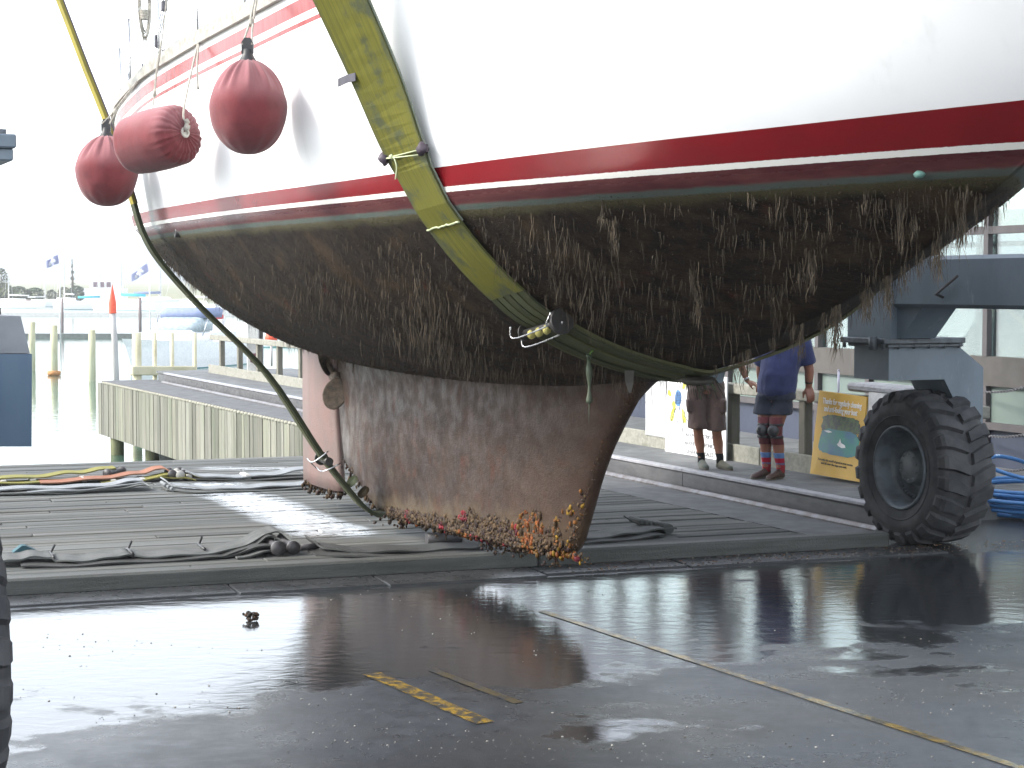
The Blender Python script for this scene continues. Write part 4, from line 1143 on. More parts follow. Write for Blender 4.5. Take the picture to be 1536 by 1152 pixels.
# ------------------------------------------------------------------ spare slings lying on the deck
M_GREYW = webbing('grey_webbing', (.12, .123, .12), (.085, .088, .085), (.06, .065, .06), .6)
M_PALEW = webbing('pale_grey_webbing', (.25, .265, .28), (.18, .19, .2), (.13, .14, .14), .6)
M_DARKW = webbing('dark_grey_webbing', (.055, .055, .053), (.038, .038, .037), (.03, .033, .03), .6)
M_ORNG = webbing('orange_webbing', (.28, .115, .065), (.22, .09, .05), (.16, .09, .06), .5)
M_YEL2 = webbing('clean_yellow_webbing', (.21, .19, .035), (.16, .15, .03), (.12, .115, .05), .4)
M_ROLL = plain('dark_roller', (.045, .042, .045), .5, c2=(.07, .065, .065))
M_PTAPE = plain('pale_tape', (.42, .41, .38), .7)
def layer(pts, w, mat, par, name='webbing', th=.013, wav=.006):
    """pts: (px, py, z) along a sling on the deck"""
    P = catmull([at_z(x, y, 0) + UP * z for x, y, z in pts], 8)
    P = [p + UP * (wav * math.sin(i * .55 + len(pts))) for i, p in enumerate(P)]
    return strap(name, P, [(BC * w + UP * .0)] * len(P), th, mat, par)
def wraps(xs, par, mat, w=.32, h=.045):
    for x, y in xs:
        mb = MB(); p = at_z(x, y, 0); mb.bbox(p + UP * h * .6, (.07, w * 1.03, h * 1.25), (BD, BC, UP), .012); mb.build('tape_wrap', mat, par)
def roller(x, y, par, L=.42, r=.055, mat=None, d=None, z=.06):
    p = at_z(x, y, 0) + UP * z; d = d or BC; mb = MB()
    mb.lathe(p, d, [(.0, -L/2), (r, -L/2), (r, -L/2 + .03), (r * .55, -L/2 + .035), (r * .55, L/2 - .035), (r, L/2 - .03), (r, L/2), (0, L/2)], 18); mb.build('roller', mat or M_ROLL, par)
g = 'spare slings lying on the timber deck'
t = thing('deck_sling', at_z(90, 722), 'yellow strap folded on the far edge of the deck with a dark roller', 'sling', g)
layer([(-60, 727, .05), (0, 725, .07), (50, 723, .06), (95, 720, .08), (130, 718, .085), (160, 716, .11), (172, 715, .10)], .30, M_YEL2, t)
layer([(-60, 728, .02), (0, 727, .03), (60, 725, .02), (110, 723, .03), (150, 721, .025)], .31, M_YEL2, t, 'webbing')
wraps([(4, 725), (48, 723), (124, 722)], t, M_PTAPE)
roller(172, 717, t, .34, .05, d=(BC + BD * .8).normalized(), z=.07)
t = thing('deck_sling', at_z(200, 718), 'orange strap arching over yellow loops on the far part of the deck', 'sling', g)
layer([(60, 727, .025), (110, 725, .04), (160, 722, .05), (200, 719, .07), (222, 718, .09), (238, 717, .125), (250, 717.5, .10), (258, 718, .06)], .32, M_ORNG, t)
layer([(150, 724, .012), (200, 722, .02), (250, 719.5, .06), (280, 718, .055), (300, 719, .02)], .26, M_YEL2, t)
layer([(200, 723, .01), (240, 721, .04), (270, 720, .03), (292, 720, .015)], .2, M_YEL2, t)
wraps([(168, 722), (212, 721)], t, M_PTAPE, .3, .03)
roller(256, 719, t, .3, .05, z=.07); roller(268, 719, t, .28, .05, M_PTAPE, z=.06)
t = thing('deck_sling', at_z(370, 716), 'white topped sling stretching towards the rudder along the far part of the deck', 'sling', g)
layer([(276, 718, .09), (300, 719, .05), (340, 719, .035), (380, 718, .04), (420, 716.5, .06), (450, 714, .09), (475, 713, .09)], .34, M_PALEW, t)
layer([(280, 719, .03), (330, 720, .012), (400, 719.5, .012), (470, 716, .02)], .3, M_DARKW, t)
wraps([(281, 718), (368, 718)], t, M_PTAPE, .32, .05)
roller(272, 717, t, .32, .05, z=.06)
t = thing('deck_sling', at_z(110, 737), 'grey folded sling below the yellow strap with its looped end at the middle', 'sling', g)
layer([(-60, 742, .05), (0, 741, .06), (60, 739, .055), (120, 738, .06), (170, 735, .07), (200, 733, .10), (212, 733, .09)], .30, M_PALEW, t)
layer([(-60, 743, .02), (20, 742, .03), (80, 741, .02), (140, 738, .03), (190, 736, .05), (218, 735, .06), (226, 736, .03)], .30, M_GREYW, t)
layer([(40, 741.5, .035), (100, 740, .04), (160, 737, .05), (206, 734, .08), (222, 735, .05)], .28, M_PALEW, t)
t = thing('deck_sling', at_z(350, 734), 'pale sling with a rolled end lying just left of the rudder', 'sling', g)
layer([(244, 731, .09), (258, 733, .05), (290, 735, .04), (330, 736, .03), (380, 734, .035), (430, 732, .04), (480, 730, .05)], .32, M_PALEW, t)
layer([(246, 735, .02), (270, 737, .015), (330, 737.5, .01), (420, 734, .012), (480, 732, .015)], .3, M_GREYW, t)
mb = MB()
for o in (0, 5, 10):
    mb.tube([at_z(246 + o, 733 + o * .3) + UP * (.05 - .012 * o / 5) + BC * (-.16), at_z(246 + o, 733 + o * .3) + UP * (.05 - .012 * o / 5) + BC * .16], .022, 10)
mb.build('rolled_end', M_PALEW, t)
t = thing('deck_sling', at_z(200, 832), 'long dark grey sling with two rollers in front of the white wet patch', 'sling', g)
layer([(-10, 846, .035), (20, 845, .05), (45, 843, .06), (70, 842, .055), (79, 842, .03)], .36, M_GREYW, t)
layer([(80, 842, .03), (110, 843, .03), (150, 840, .032), (180, 838, .05), (195, 836, .03)], .36, M_GREYW, t)
layer([(197, 836, .03), (240, 836, .03), (300, 833, .032), (345, 829, .05), (380, 824, .10), (400, 820, .14), (418, 820, .13), (432, 823, .08)], .34, M_GREYW, t)
layer([(30, 848, .012), (110, 846, .01), (200, 841, .01), (300, 836, .012), (350, 832, .03), (392, 829, .08), (415, 828, .05)], .36, M_DARKW, t)
layer([(330, 834, .02), (370, 829, .06), (395, 824, .115), (412, 824, .11), (424, 828, .04)], .33, M_DARKW, t)
layer([(350, 835, .01), (385, 832, .03), (402, 829, .05)], .33, M_GREYW, t)
roller(409, 829, t, .46, .06, z=.065); roller(431, 827, t, .46, .055, z=.06)
mb = MB(); p = at_z(446, 826); mb.tube([p + UP * .04 - BC * .1, p + UP * .04 + BD * .16 - BC * .06], .026, 10); mb.build('shackle_pin', M_ROLL, t)
for x, y in ((78, 842), (195, 836), (302, 829)):
    mb = MB(); p = at_z(x, y) + UP * .05; mb.tube([p - BC * .17, p + BC * .15], .012, 6); mb.tube([p + BC * .12, p + BC * .2 + UP * .05 + BD * .04], .01, 5); mb.build('strap_tie', M_BLACK, t)
mb = MB(); p = at_z(33, 838); mb.prism([p + BD * x + UP * z for x, z in ((-.07, .05), (.0, .10), (.03, .10), (.11, .06))], BC * .12); mb.build('teal_flap', plain('teal_cloth', (.03, .09, .11), .8), t)
t = thing('deck_sling', at_z(550, 826), 'dark flat sling running behind the keel foot on the deck', 'sling', g)
layer([(464, 822, .08), (478, 826, .05), (520, 829, .03), (580, 829, .03), (640, 827, .03), (690, 824, .03), (720, 822, .03)], .34, M_DARKW, t)
layer([(466, 830, .012), (540, 833, .01), (640, 831, .01), (720, 826, .01)], .34, M_DARKW, t)
mb = MB(); p = at_z(640, 817); mb.tube([p + UP * .05, p + UP * .05 + BD * .3], .05, 12); mb.build('roller', M_ROLL, t)
t = thing('deck_sling', at_z(940, 800), 'short grey sling end with a bulged buckle on the deck right of the keel', 'sling', g)
layer([(840, 812, .03), (890, 808, .03), (930, 804, .04), (965, 801, .05), (990, 799, .06), (1003, 798, .05)], .34, M_GREYW, t)
layer([(840, 815, .01), (900, 811, .01), (960, 806, .02), (985, 803, .03)], .34, M_DARKW, t)
mb = MB()
for dx in range(6):
    p = at_z(955 + dx * 7, 796 + .2 * dx); mb.bbox(p + UP * (.09 - .006 * dx), (.05, .26, .05), (BD, BC, UP), .012)
p = at_z(993, 799) + UP * .05; mb.tube([p - BC * .15, p + BC * .15], .045, 12); p = at_z(948, 797) + UP * .09; mb.tube([p, p + UP * .05 - BD * .08], .008, 5)
mb.build('buckle', M_GREYW, t)
# ------------------------------------------------------------------ travel lift
WH = at_z(1385, 815); WN, WT = 9.31, nt(WH)[1]
M_LIFT = None
k = NB('lift_blue_grey_paint')
n1 = k.noise(2.5, 5, .6, k.map(scale=(1, 1, .6))); c = k.mix(k.mr(n1, .3, .7), (.155, .192, .225), (.115, .147, .175))
c = k.mix(k.mr(k.noise(7, 6, .7, k.map(scale=(1, 1, .35))), .58, .72, 0, .55), c, (.28, .31, .32))
c = k.mix(k.mr(k.noise(15, 5, .7), .66, .72, 0, .8), c, (.10, .06, .04))
k.P(Base_Color=c, Roughness=.48, Normal=k.bump(k.noise(30, 4), .12, .004)); M_LIFT = k.m
M_TYRE = plain('worn_tyre_rubber', (.032, .033, .036), .72, c2=(.062, .062, .064), scale=5, bump=.4, bscale=90, spec=.35)
M_RIM = plain('scuffed_rim_paint', (.11, .135, .155), .5, c2=(.07, .08, .09), scale=7, bump=.2)
M_HUB = plain('hub_paint', (.15, .17, .18), .5, c2=(.11, .12, .13))
lift = thing('boat_lift', W(5.1, WT), 'blue grey steel boat lift with big lugged tyres straddling the yacht', 'boat lift')
def make_wheel(par, n, t, face=-1):
    """wheel standing on the ground, hub face towards face*N"""
    R, WD = .648, .50; c = W(n, t, R); ax = N * face
    w = thing('wheel', c, None, None); w.parent = par; w.location = c - Vector(par.location)
    h = WD / 2; prof = [(.335, h - .06), (.345, h - .015), (.365, h - .005), (.40, h + .004), (.47, h + .022), (.54, h + .018), (.585, h - .008), (.608, h - .04), (.612, h - .09), (.614, 0)]
    prof = prof + [(r, -x) for r, x in prof[::-1][1:]] + [(.335, -(h - .06))]
    mb = MB(); mb.lathe(c, ax, prof, 72)
    mb.lathe(c, ax, [(.425, h + .010), (.432, h + .020), (.44, h + .014)], 72)
    NL = 22; a_ = UP; b_ = ax.cross(a_)
    def P(th, r, x): return c + (a_ * math.cos(th) + b_ * math.sin(th)) * r + ax * x
    for sd in (1, -1):
        for i in range(NL):
            t0 = 2 * math.pi * (i + (.5 if sd < 0 else 0)) / NL
            # lug sweeps from the centre to the shoulder and wraps down the wall
            path = [(.02, t0 - .10), (.09, t0 - .055), (.16, t0 - .01), (.225, t0 + .015), (.252, t0 + .02), (.272, t0 + .022)]
            rr = [.648, .648, .646, .640, .618, .565]; wd = [.088, .094, .104, .112, .108, .09]
            low = [.607, .607, .607, .60, .575, .54]
            vs = []
            for (x, th), r, wv, lo in zip(path, rr, wd, low):
                da = wv / .64
                vs += [P(th - da * .62, lo, sd * (x - .004)), P(th + da * .62, lo, sd * (x - .004)), P(th + da * .45, r, sd * x), P(th - da * .45, r, sd * x)]
            fs = [(0, 1, 2, 3), tuple(len(vs) - 4 + q for q in (3, 2, 1, 0))]
            for j in range(len(path) - 1):
                for q in range(4): fs.append((j*4 + q, (j+1)*4 + q, (j+1)*4 + (q+1) % 4, j*4 + (q+1) % 4))
            mb.add(vs, fs)
    mb.build('tyre', M_TYRE, w)
    mb = MB(); mb.lathe(c, ax, [(.352, h - .03), (.352, h + .004), (.338, h + .010), (.325, h - .01), (.312, h - .05), (.300, h - .13), (.285, h - .165), (.20, h - .185), (.165, h - .19), (0., h - .19)], 56)
    for i in range(7):
        th = 2.2 + i * .16; mb.lathe(P(th, .245, h - .172), ax, [(.0, .018), (.014, .018), (.014, 0)], 6)
    mb.build('rim', M_RIM, w)
    mb = MB(); mb.lathe(c, ax, [(.165, h - .2), (.155, h - .17), (.142, h - .135), (.134, h - .11), (.126, h - .10), (0, h - .098)], 40)
    for i in range(10):
        th = i * .628; mb.lathe(P(th, .11, h - .10), ax, [(.0, .012), (.009, .012), (.010, 0)], 6)
    mb.build('hub', M_HUB, w)
    return w
w1 = make_wheel(lift, WN, WT, -1)
# single sided fork over the wheel, slewing flange, bracket and side beam (right hand side)
def on_t(x, y, t=WT): return at_t(x, y, t)
def zat(y, D): return CAM_H - (y - 430) / F_PX * D
DW = W(WN, WT).y
zf0, zf1, zb0, zb1 = zat(517, DW), zat(505, DW), zat(460, DW), zat(386, DW - .3)
zfk = zat(567, DW)
mb = MB(); hw = .30
# head box above the tyre (runs across, on N) and the arm down the outer side
NX = lambda x: (at_t(x, 540, WT - .22)).dot(N)
t0 = WT - .24; n0, n1 = NX(1331), NX(1473)
prof = [(n0, zfk), (n0, zf0), (n0 + (n1 - n0) * .72, zf0), (n1, zat(551, DW)), (n1, .52), (n1 - .14, .46), (n1 - .20, .70), (n1 - .21, zat(640, DW)), (n1 - .29, zat(600, DW)), (n1 - .40, zfk)]
mb.prism([W(n, t0, z) for n, z in prof], T * .48)
mb.build('wheel_fork', M_LIFT, lift)
mb = MB(); mb.cyl(W(WN + .06, WT, .65), W(n1 - .02, WT, .65), .14, .14, 24); mb.build('axle', M_RIM, lift)
mb = MB(); nA, nB = NX(1316), NX(1438)
mb.bbox(W((nA + nB) / 2, WT, (zf0 + zf1) / 2 + .01), (nB - nA, .62, .045), (N, T, UP), .006)
mb.bbox(W((nA + nB) / 2 + .03, WT, (zf0 + zf1) / 2 - .028), (nB - nA - .06, .56, .03), (N, T, UP), .006)
for n in np.linspace(nA + .02, nB - .04, 6):
    for tt in (-.27, .27): mb.lathe(W(n, WT + tt, (zf0 + zf1) / 2 + .0), UP, [(0, .03), (.014, .03), (.014, -.055), (0, -.055)], 6)
mb.lathe(W(nA - .03, WT - .2, (zf0 + zf1) / 2), UP, [(0, .05), (.035, .05), (.035, -.06), (0, -.06)], 8)
mb.build('slewing_flange', plain('greasy_flange', (.11, .125, .14), .5, .2, c2=(.07, .08, .085), scale=14), lift)
mb = MB(); nL, nR = NX(1327), NX(1327) + .50
tb0 = WT + .30
# bracket under the end of the beam (tapered) and the beam itself running towards the viewer's right
mb.prism([W(nL, tb0, zf1), W(nL, tb0, zb1), W(nL, WT - .30, zb1), W(nL, WT - .30, zf1)], N * .06)
mb.prism([W(nL + .06, t_, z) for t_, z in ((tb0, zf1), (tb0, zb0), (WT - .62, zb0), (WT - .35, zf1))], N * .34)
mb.build('bracket', M_LIFT, lift)
mb = MB(); mb.bbox(W(nL + .26, tb0 - 3.6, (zb0 + zb1) / 2), (.5, 7.2, zb1 - zb0), (N, T, UP), .03); mb.build('side_beam', M_LIFT, lift)
mb = MB(); q = at_n(1408, 438, nL - .03); q2 = at_n(1436, 414, nL - .03); q3 = at_n(1403, 441, nL - .05); q4 = at_n(1415, 446, nL + .01)
mb.tube([q2, q, q3, q4], .011, 8); mb.build('step_handle', plain('dark_rod', (.06, .055, .055), .5), lift)
# uprights and top beams (out of the picture, they carry the slings)
n2 = 10.2 - 2 * (nL + .26 - 5.1) + (nL + .26 - 5.1) ; nLft = 5.1 - (nL + .26 - 5.1)
mb = MB(); mb.bbox(W(nL + .26, tb0 - 6.2, 4.6), (.42, .42, 4.6), (N, T, UP), .03); mb.build('upright', M_LIFT, lift)
for nn_ in (nL + .26, nLft):
    mb = MB(); mb.bbox(W(nn_, tb0 - .9, 7.0), (.42, 11.0, .45), (N, T, UP), .03); mb.build('top_beam', M_LIFT, lift)
mb = MB(); mb.bbox(W(5.1, tb0 + 4.4, 7.15), (2 * (nL + .26 - 5.1), .45, .5), (N, T, UP), .03); mb.build('cross_beam', M_LIFT, lift)
make_wheel(lift, nL + .26, tb0 - 6.6, -1)
# left hand side: nearest wheel, its beam end and tank
yw = 7.45; xr = (-16 - 768) / F_PX * yw
p = Vector((xr, yw, 0)); n_, t_ = nt(p)
make_wheel(lift, n_ - .27, t_ + .08, 1)
TK = plain('tank_paint', (.085, .13, .18), .5, c2=(.06, .10, .15), scale=3, stretch=(1, 1, .4), bump=.15)
y0 = 7.3
def L_(x, y, Y=y0): return at_y(x, y, Y)
mb = MB()
pr = [L_(-190, 670), L_(47.5, 670), L_(48, 531), L_(-190, 531)]
mb.prism(pr, T * .5); mb.build('tank', TK, lift)
mb = MB(); mb.prism([L_(-190, 530), L_(45, 530), L_(31, 474), L_(-190, 474)], T * .5); mb.build('tank_cover', plain('tank_cover_paint', (.2, .215, .23), .5, c2=(.16, .17, .185), scale=4), lift)
mb = MB(); q = L_(-6, 473) + T * .2; mb.lathe(q, UP, [(.05, 0), (.05, .028), (.035, .034), (.0, .036)], 18); mb.build('filler_cap', M_BLACK, lift)
mb = MB(); mb.bbox(W(n_ - .9, t_ - .6, 1.75), (.5, 3.2, .5), (N, T, UP), .03); mb.build('side_beam', M_LIFT, lift)
mb = MB(); z0, z1, z2 = [L_(0, y).z for y in (241, 222, 201)]
q = L_(25, 220); qn, qt = nt(q)
mb.bbox(W(qn - .5, qt + .22, (z1 + z2) / 2), (1.0, .44, z2 - z1), (N, T, UP), .006); mb.bbox(W(qn - .51, qt + .22, (z0 + z1) / 2), (1.0, .40, z1 - z0), (N, T, UP), .006)
mb.build('flange_plate', M_LIFT, lift)
mb = MB()
for i in range(4):
    for tt in (.06, .36): mb.lathe(W(qn - .05 - .17 * i, qt + tt, z2), UP, [(0, .022), (.022, .022), (.022, 0)], 6)
    mb.lathe(W(qn - .08 - .17 * i, qt + .1, z0), UP, [(0, -.03), (.02, -.03), (.02, 0)], 6)
mb.build('flange_bolt', M_RIM, lift)
mb = MB(); mb.bbox(W(qn - .95, qt + .22, (z2 + z0) / 2 - .3), (.3, .4, 2.2), (N, T, UP), .03); mb.build('upright', M_LIFT, lift)
# ------------------------------------------------------------------ the two men on the boardwalk
def melt(name, mb, vox, mat, parent, smooth=6, disp=None):
    """fuse overlapping closed shapes into one continuous surface"""
    o0 = gloc(parent)
    me = bpy.data.meshes.new('tmp'); me.from_pydata([tuple(p - o0) for p in mb.v], [], mb.f)
    bm = bmesh.new(); bm.from_mesh(me); bmesh.ops.recalc_face_normals(bm, faces=bm.faces[:]); bm.to_mesh(me); bm.free()
    o = bpy.data.objects.new('tmp', me); COL.objects.link(o)
    r = o.modifiers.new('r', 'REMESH'); r.mode = 'VOXEL'; r.voxel_size = vox; r.use_smooth_shade = True
    s = o.modifiers.new('s', 'SMOOTH'); s.iterations = smooth; s.factor = .5
    dg = bpy.context.evaluated_depsgraph_get(); dg.update()
    m2 = bpy.data.meshes.new_from_object(o.evaluated_get(dg)); m2.name = name
    bpy.data.objects.remove(o); bpy.data.meshes.remove(me)
    if disp:
        co = np.zeros(len(m2.vertices) * 3, dtype=np.float32); no = np.zeros_like(co)
        m2.vertices.foreach_get('co', co); m2.vertices.foreach_get('normal', no)
        co = co.reshape(-1, 3); no = no.reshape(-1, 3)
        d = np.array([disp(Vector(c)) for c in co], dtype=np.float32); co += no * d[:, None]
        m2.vertices.foreach_set('co', co.ravel())
    m2.materials.clear(); m2.materials.append(mat)
    m2.polygons.foreach_set('use_smooth', [True] * len(m2.polygons)); m2.update()
    return link(name, m2, parent, (0, 0, 0))
def loft(mb, rings, u, v, seg=20, pw=1.0):
    vs = []
    for c, rx, ry in rings:
        for k in range(seg):
            t = 2 * math.pi * k / seg; cs, sn = math.cos(t), math.sin(t)
            cs = math.copysign(abs(cs) ** pw, cs); sn = math.copysign(abs(sn) ** pw, sn)
            vs.append(Vector(c) + u * (cs * rx) + v * (sn * ry))
    n = len(rings); fs = [tuple(range(seg))[::-1], tuple((n-1)*seg + k for k in range(seg))]
    for i in range(n - 1):
        for k in range(seg): fs.append((i*seg + k, i*seg + (k+1) % seg, (i+1)*seg + (k+1) % seg, (i+1)*seg + k))
    mb.add(vs, fs, True)
def skin_mat(name, c, c2):
    k = NB(name); n = k.noise(9, 5, .6)
    col = k.mix(k.mr(n, .3, .7), c, c2); col = k.mix(k.mr(k.noise(130, 3), .55, .7, 0, .25), col, (.2, .09, .06))
    k.P(Base_Color=col, Roughness=.5, Subsurface_Weight=.12, Subsurface_Radius=(.01, .004, .002), Subsurface_Scale=.6, Normal=k.bump(k.noise(170), .15, .002)); return k.m
M_SKIN1 = skin_mat('tanned_skin', (.30, .135, .08), (.24, .105, .06))
M_SKIN2 = skin_mat('ruddy_skin', (.29, .13, .085), (.24, .10, .065))
M_HAIR = plain('grey_hair', (.16, .14, .12), .6, c2=(.08, .07, .06), scale=80, bump=.8, bscale=200)
def cloth(name, c, c2, stain=None, wv=300):
    k = NB(name); col = k.mix(k.mr(k.noise(5, 5, .6), .3, .7), c, c2)
    if stain: col = k.mix(k.mr(k.noise(7, 5, .65, k.map(loc=(2, 5, 1))), .58, .72, 0, .7), col, stain)
    k.P(Base_Color=col, Roughness=.88, Specular_IOR_Level=.2, Sheen_Weight=.15, Normal=k.bump(k.math('ADD', k.noise(wv, 2), k.math('MULTIPLY', k.noise(16, 4), 2.)), .35, .006)); return k.m
def hand(mb, wrist, d, palm_n, curl, thumb_side, sc=1.):
    """palm + five bent fingers; d towards the fingertips, palm_n out of the palm"""
    d = d.normalized(); side = d.cross(palm_n).normalized(); palm_n = side.cross(d).normalized()
    pc = wrist + d * .05 * sc
    for i in range(4):
        o = (i - 1.5) * .0205 * sc; mb.tube([wrist + side * o * .55, wrist + d * .045 * sc + side * o * .9, wrist + d * .09 * sc + side * o], [.017 * sc, .0155 * sc, .0125 * sc], 8)
    LN = [.072, .082, .078, .060]
    for i in range(4):
        o = (i - 1.5) * .0205 * sc; b = wrist + d * .088 * sc + side * o; L = LN[i] * sc; P = [b]; dr = d.copy(); ang = curl
        for j, f in enumerate((.45, .3, .25)):
            a = ang * (j + 1) * .62; dr = (d * math.cos(a) + palm_n * math.sin(a)); P.append(P[-1] + dr * L * f)
        mb.tube(P, [.0115 * sc, .0105 * sc, .0095 * sc, .008 * sc], 8)
    tb = wrist + d * .022 * sc + side * thumb_side * .026 * sc
    td = (d * .6 + side * thumb_side * .75 + palm_n * .35).normalized(); td2 = (d * .9 + palm_n * .6).normalized()
    mb.tube([tb, tb + td * .04 * sc, tb + td * .04 * sc + td2 * .03 * sc, tb + td * .04 * sc + td2 * .055 * sc], [.016 * sc, .013 * sc, .0115 * sc, .009 * sc], 8)
def head(mb, c, u, v, sc=1.):
    """c: skull centre; u to the person's left, v facing"""
    mb.blob(c + UP * .03 * sc, (.078 * sc, .092 * sc, .10 * sc), 3)
    loft(mb, [(c - UP * .115 * sc + v * .055 * sc, .022 * sc, .022 * sc), (c - UP * .10 * sc + v * .048 * sc, .042 * sc, .042 * sc), (c - UP * .055 * sc + v * .032 * sc, .060 * sc, .062 * sc), (c + v * .02 * sc, .071 * sc, .078 * sc), (c + UP * .05 * sc + v * .01 * sc, .074 * sc, .085 * sc)], u, v)
    mb.tube([c + v * .095 * sc + UP * .02 * sc, c + v * .112 * sc - UP * .02 * sc, c + v * .098 * sc - UP * .032 * sc], [.009 * sc, .014 * sc, .011 * sc], 8)
    for s in (-1, 1):
        mb.blob(c + u * s * .08 * sc - v * .005 * sc, (.012 * sc, .02 * sc, .033 * sc), 2)
        mb.tube([c + u * s * .012 * sc + v * .092 * sc + UP * .027 * sc, c + u * s * .045 * sc + v * .080 * sc + UP * .029 * sc], .009 * sc, 6)
    mb.tube([c - u * .022 * sc + v * .088 * sc - UP * .058 * sc, c + v * .094 * sc - UP * .056 * sc, c + u * .022 * sc + v * .088 * sc - UP * .058 * sc], .0075 * sc, 6)
def face_bits(c, u, v, par, sc=1.):
    for s in (-1, 1):
        mb = MB(); mb.blob(c + u * s * .030 * sc + v * .080 * sc + UP * .008 * sc, .0125 * sc, 2); mb.build('eye', plain('eye_white', (.6, .58, .55), .2), par)
        mb = MB(); mb.blob(c + u * s * .030 * sc + v * .0895 * sc + UP * .008 * sc, .0055 * sc, 1); mb.build('iris', plain('iris', (.05, .05, .06), .2), par)
    mb = MB(); mb.blob(c + UP * .058 * sc - v * .014 * sc, (.084 * sc, .095 * sc, .085 * sc), 3, .03); mb.blob(c + UP * .01 * sc - v * .045 * sc, (.076 * sc, .062 * sc, .09 * sc), 3, .03); mb.build('hair', M_HAIR, par)
def shoe(par, heel, d, mat, sole, name='shoe', L=.29, boot=False):
    d = Vector((d.x, d.y, 0)).normalized(); q = UP.cross(d); mb = MB()
    loft(mb, [(heel + UP * .028, .034, .045), (heel + UP * .03 + d * .06, .042, .055)], q, d)
    rings = []
    vs = [(0., .03, .030, .052), (.03, .04, .037, .06), (.09, .043, .042, .055), (.16, .036, .045, .04), (.22, .03, .046, .032), (.262, .026, .038, .026), (.283, .022, .018, .016)]
    P = [(heel - d * .045 + d * x * L / .283 + UP * z, w, h) for x, z, w, h in vs]
    seg = 16; V = []
    for c, w, h in P:
        for k_ in range(seg):
            t = 2 * math.pi * k_ / seg; z = math.sin(t) * h; V.append(Vector(c) + q * math.cos(t) * w + UP * max(z, -.022 - (c.z - heel.z - .03) * .6))
    fs = [tuple(range(seg))[::-1], tuple((len(P)-1)*seg + k_ for k_ in range(seg))]
    for i in range(len(P) - 1):
        for k_ in range(seg): fs.append((i*seg + k_, i*seg + (k_+1) % seg, (i+1)*seg + (k_+1) % seg, (i+1)*seg + k_))
    mb.add(V, fs, True)
    loft(mb, [(heel + UP * .05, .036, .05), (heel + UP * .085 - d * .004, .038, .048), (heel + UP * (.125 if boot else .095) - d * .006, .041, .047)], q, d)
    o = melt(name, mb, .008, mat, par, 4)
    mb = MB(); pts = []
    for i in range(28):
        t = 2 * math.pi * i / 28; x = math.cos(t); pts.append(heel + d * (.105 * L / .283 + x * .152 * L / .283) + q * math.sin(t) * (.040 + .008 * x) + UP * .0)
    mb.prism(pts, UP * .022); mb.build('sole', sole, o)
    return o

# --- man in the grey shirt and brown shorts
K1 = 2700 / 19.35; Y1 = at_z(1066, 702, .2).y; G1 = at_z(1066, 702, .2)
def p1(x, y, dy=0.):
    v = at_y(x, y, Y1 + dy); return v
per = thing('person', G1, 'man in grey shirt and brown cargo shorts with black socks, one hand on the rail', 'person')
yaw = math.radians(-8); u = Vector((math.cos(yaw), math.sin(yaw), 0)); v = Vector((math.sin(yaw), -math.cos(yaw), 0))   # v faces us
fl_ = Vector((p1(1052, 700).x, Y1 - .0, .2)); fr_ = Vector((p1(1079, 700).x, Y1 - .06, .2))
hipL, hipR = p1(1045, 590), p1(1073, 590); knL, knR = p1(1047, 645, -.05), p1(1075, 648, -.07)
waist, chest, neck = p1(1059, 571), p1(1072, 527), p1(1082, 492)
sL, sR = p1(1052, 508), p1(1107, 508); elR, haR = p1(1111, 546, .02), p1(1121, 572, .04)
mb = MB()
for h_, k_, f_, s_ in ((hipL, knL, fl_, -1), (hipR, knR, fr_, 1)):
    an = f_ + UP * .09 - v * .0
    mid = (k_ + an) * .5
    loft(mb, [(h_, .085, .095), (h_.lerp(k_, .5), .078, .085), (h_.lerp(k_, .85), .060, .066), (k_, .055, .060), (k_.lerp(an, .15), .052, .056), (k_.lerp(an, .38) - v * .012, .057, .062), (k_.lerp(an, .7), .043, .046), (an, .034, .040), (f_ + UP * .03, .032, .045)], u, v)
    mb.tube([f_ + UP * .035 - v * .02, f_ + UP * .035 + v * .03], [.03, .028], 10)
loft(mb, [(waist - UP * .14, .13, .10), (waist, .165, .12), (waist.lerp(chest, .5), .155, .115), (chest, .175, .12), (chest.lerp(neck, .6), .16, .09), (neck - UP * .01, .06, .06)], u, v)
hd = neck + UP * .20 + u * .01
mb.tube([neck - UP * .03, neck + UP * .05, hd - UP * .04], [.062, .056, .055], 14); head(mb, hd, u, v)
mb.tube([sR - UP * .03 - u * .03, sR.lerp(elR, .35), elR, elR.lerp(haR, .4), haR], [.055, .052, .042, .040, .028], 14)
hand(mb, haR, (Vector((.10, -.02, -.035))), Vector((.15, .25, -1)), .75, -1)
elL = p1(1032, 545, .08); haL = p1(1046, 556, .2)
mb.tube([sL - UP * .03 + u * .03, sL.lerp(elL, .35), elL, elL.lerp(haL, .4), haL], [.055, .052, .042, .040, .028], 14)
hand(mb, haL, Vector((.08, -.02, -.03)), Vector((.4, .8, -.3)), .6, 1)
body = melt('body', mb, .0085, M_SKIN1, per, 5)
face_bits(hd, u, v, per)
mb = MB()
loft(mb, [(waist - UP * .05, .185, .14), (waist + UP * .01, .19, .145), (waist.lerp(chest, .45), .178, .14), (chest, .198, .145), (chest.lerp(neck, .5), .195, .115), (chest.lerp(neck, .85), .12, .085), (neck, .072, .07)], u, v)
for s_, e_ in ((sR, elR), (sL, elL)):
    q = s_.lerp(e_, .72); mb.tube([s_ - UP * .02 + (chest - s_) * .18, s_ - UP * .02, q], [.088, .084, .078], 16)
def fold(am, fr, st=(1, 1, .35)):
    return lambda c: am * mnoise.noise(Vector((c.x * fr * st[0], c.y * fr * st[1], c.z * fr * st[2]))) + am * .45 * mnoise.noise(Vector((c.x * fr * 2.3 + 5, c.y * fr * 2.3, c.z * fr * 1.4)))
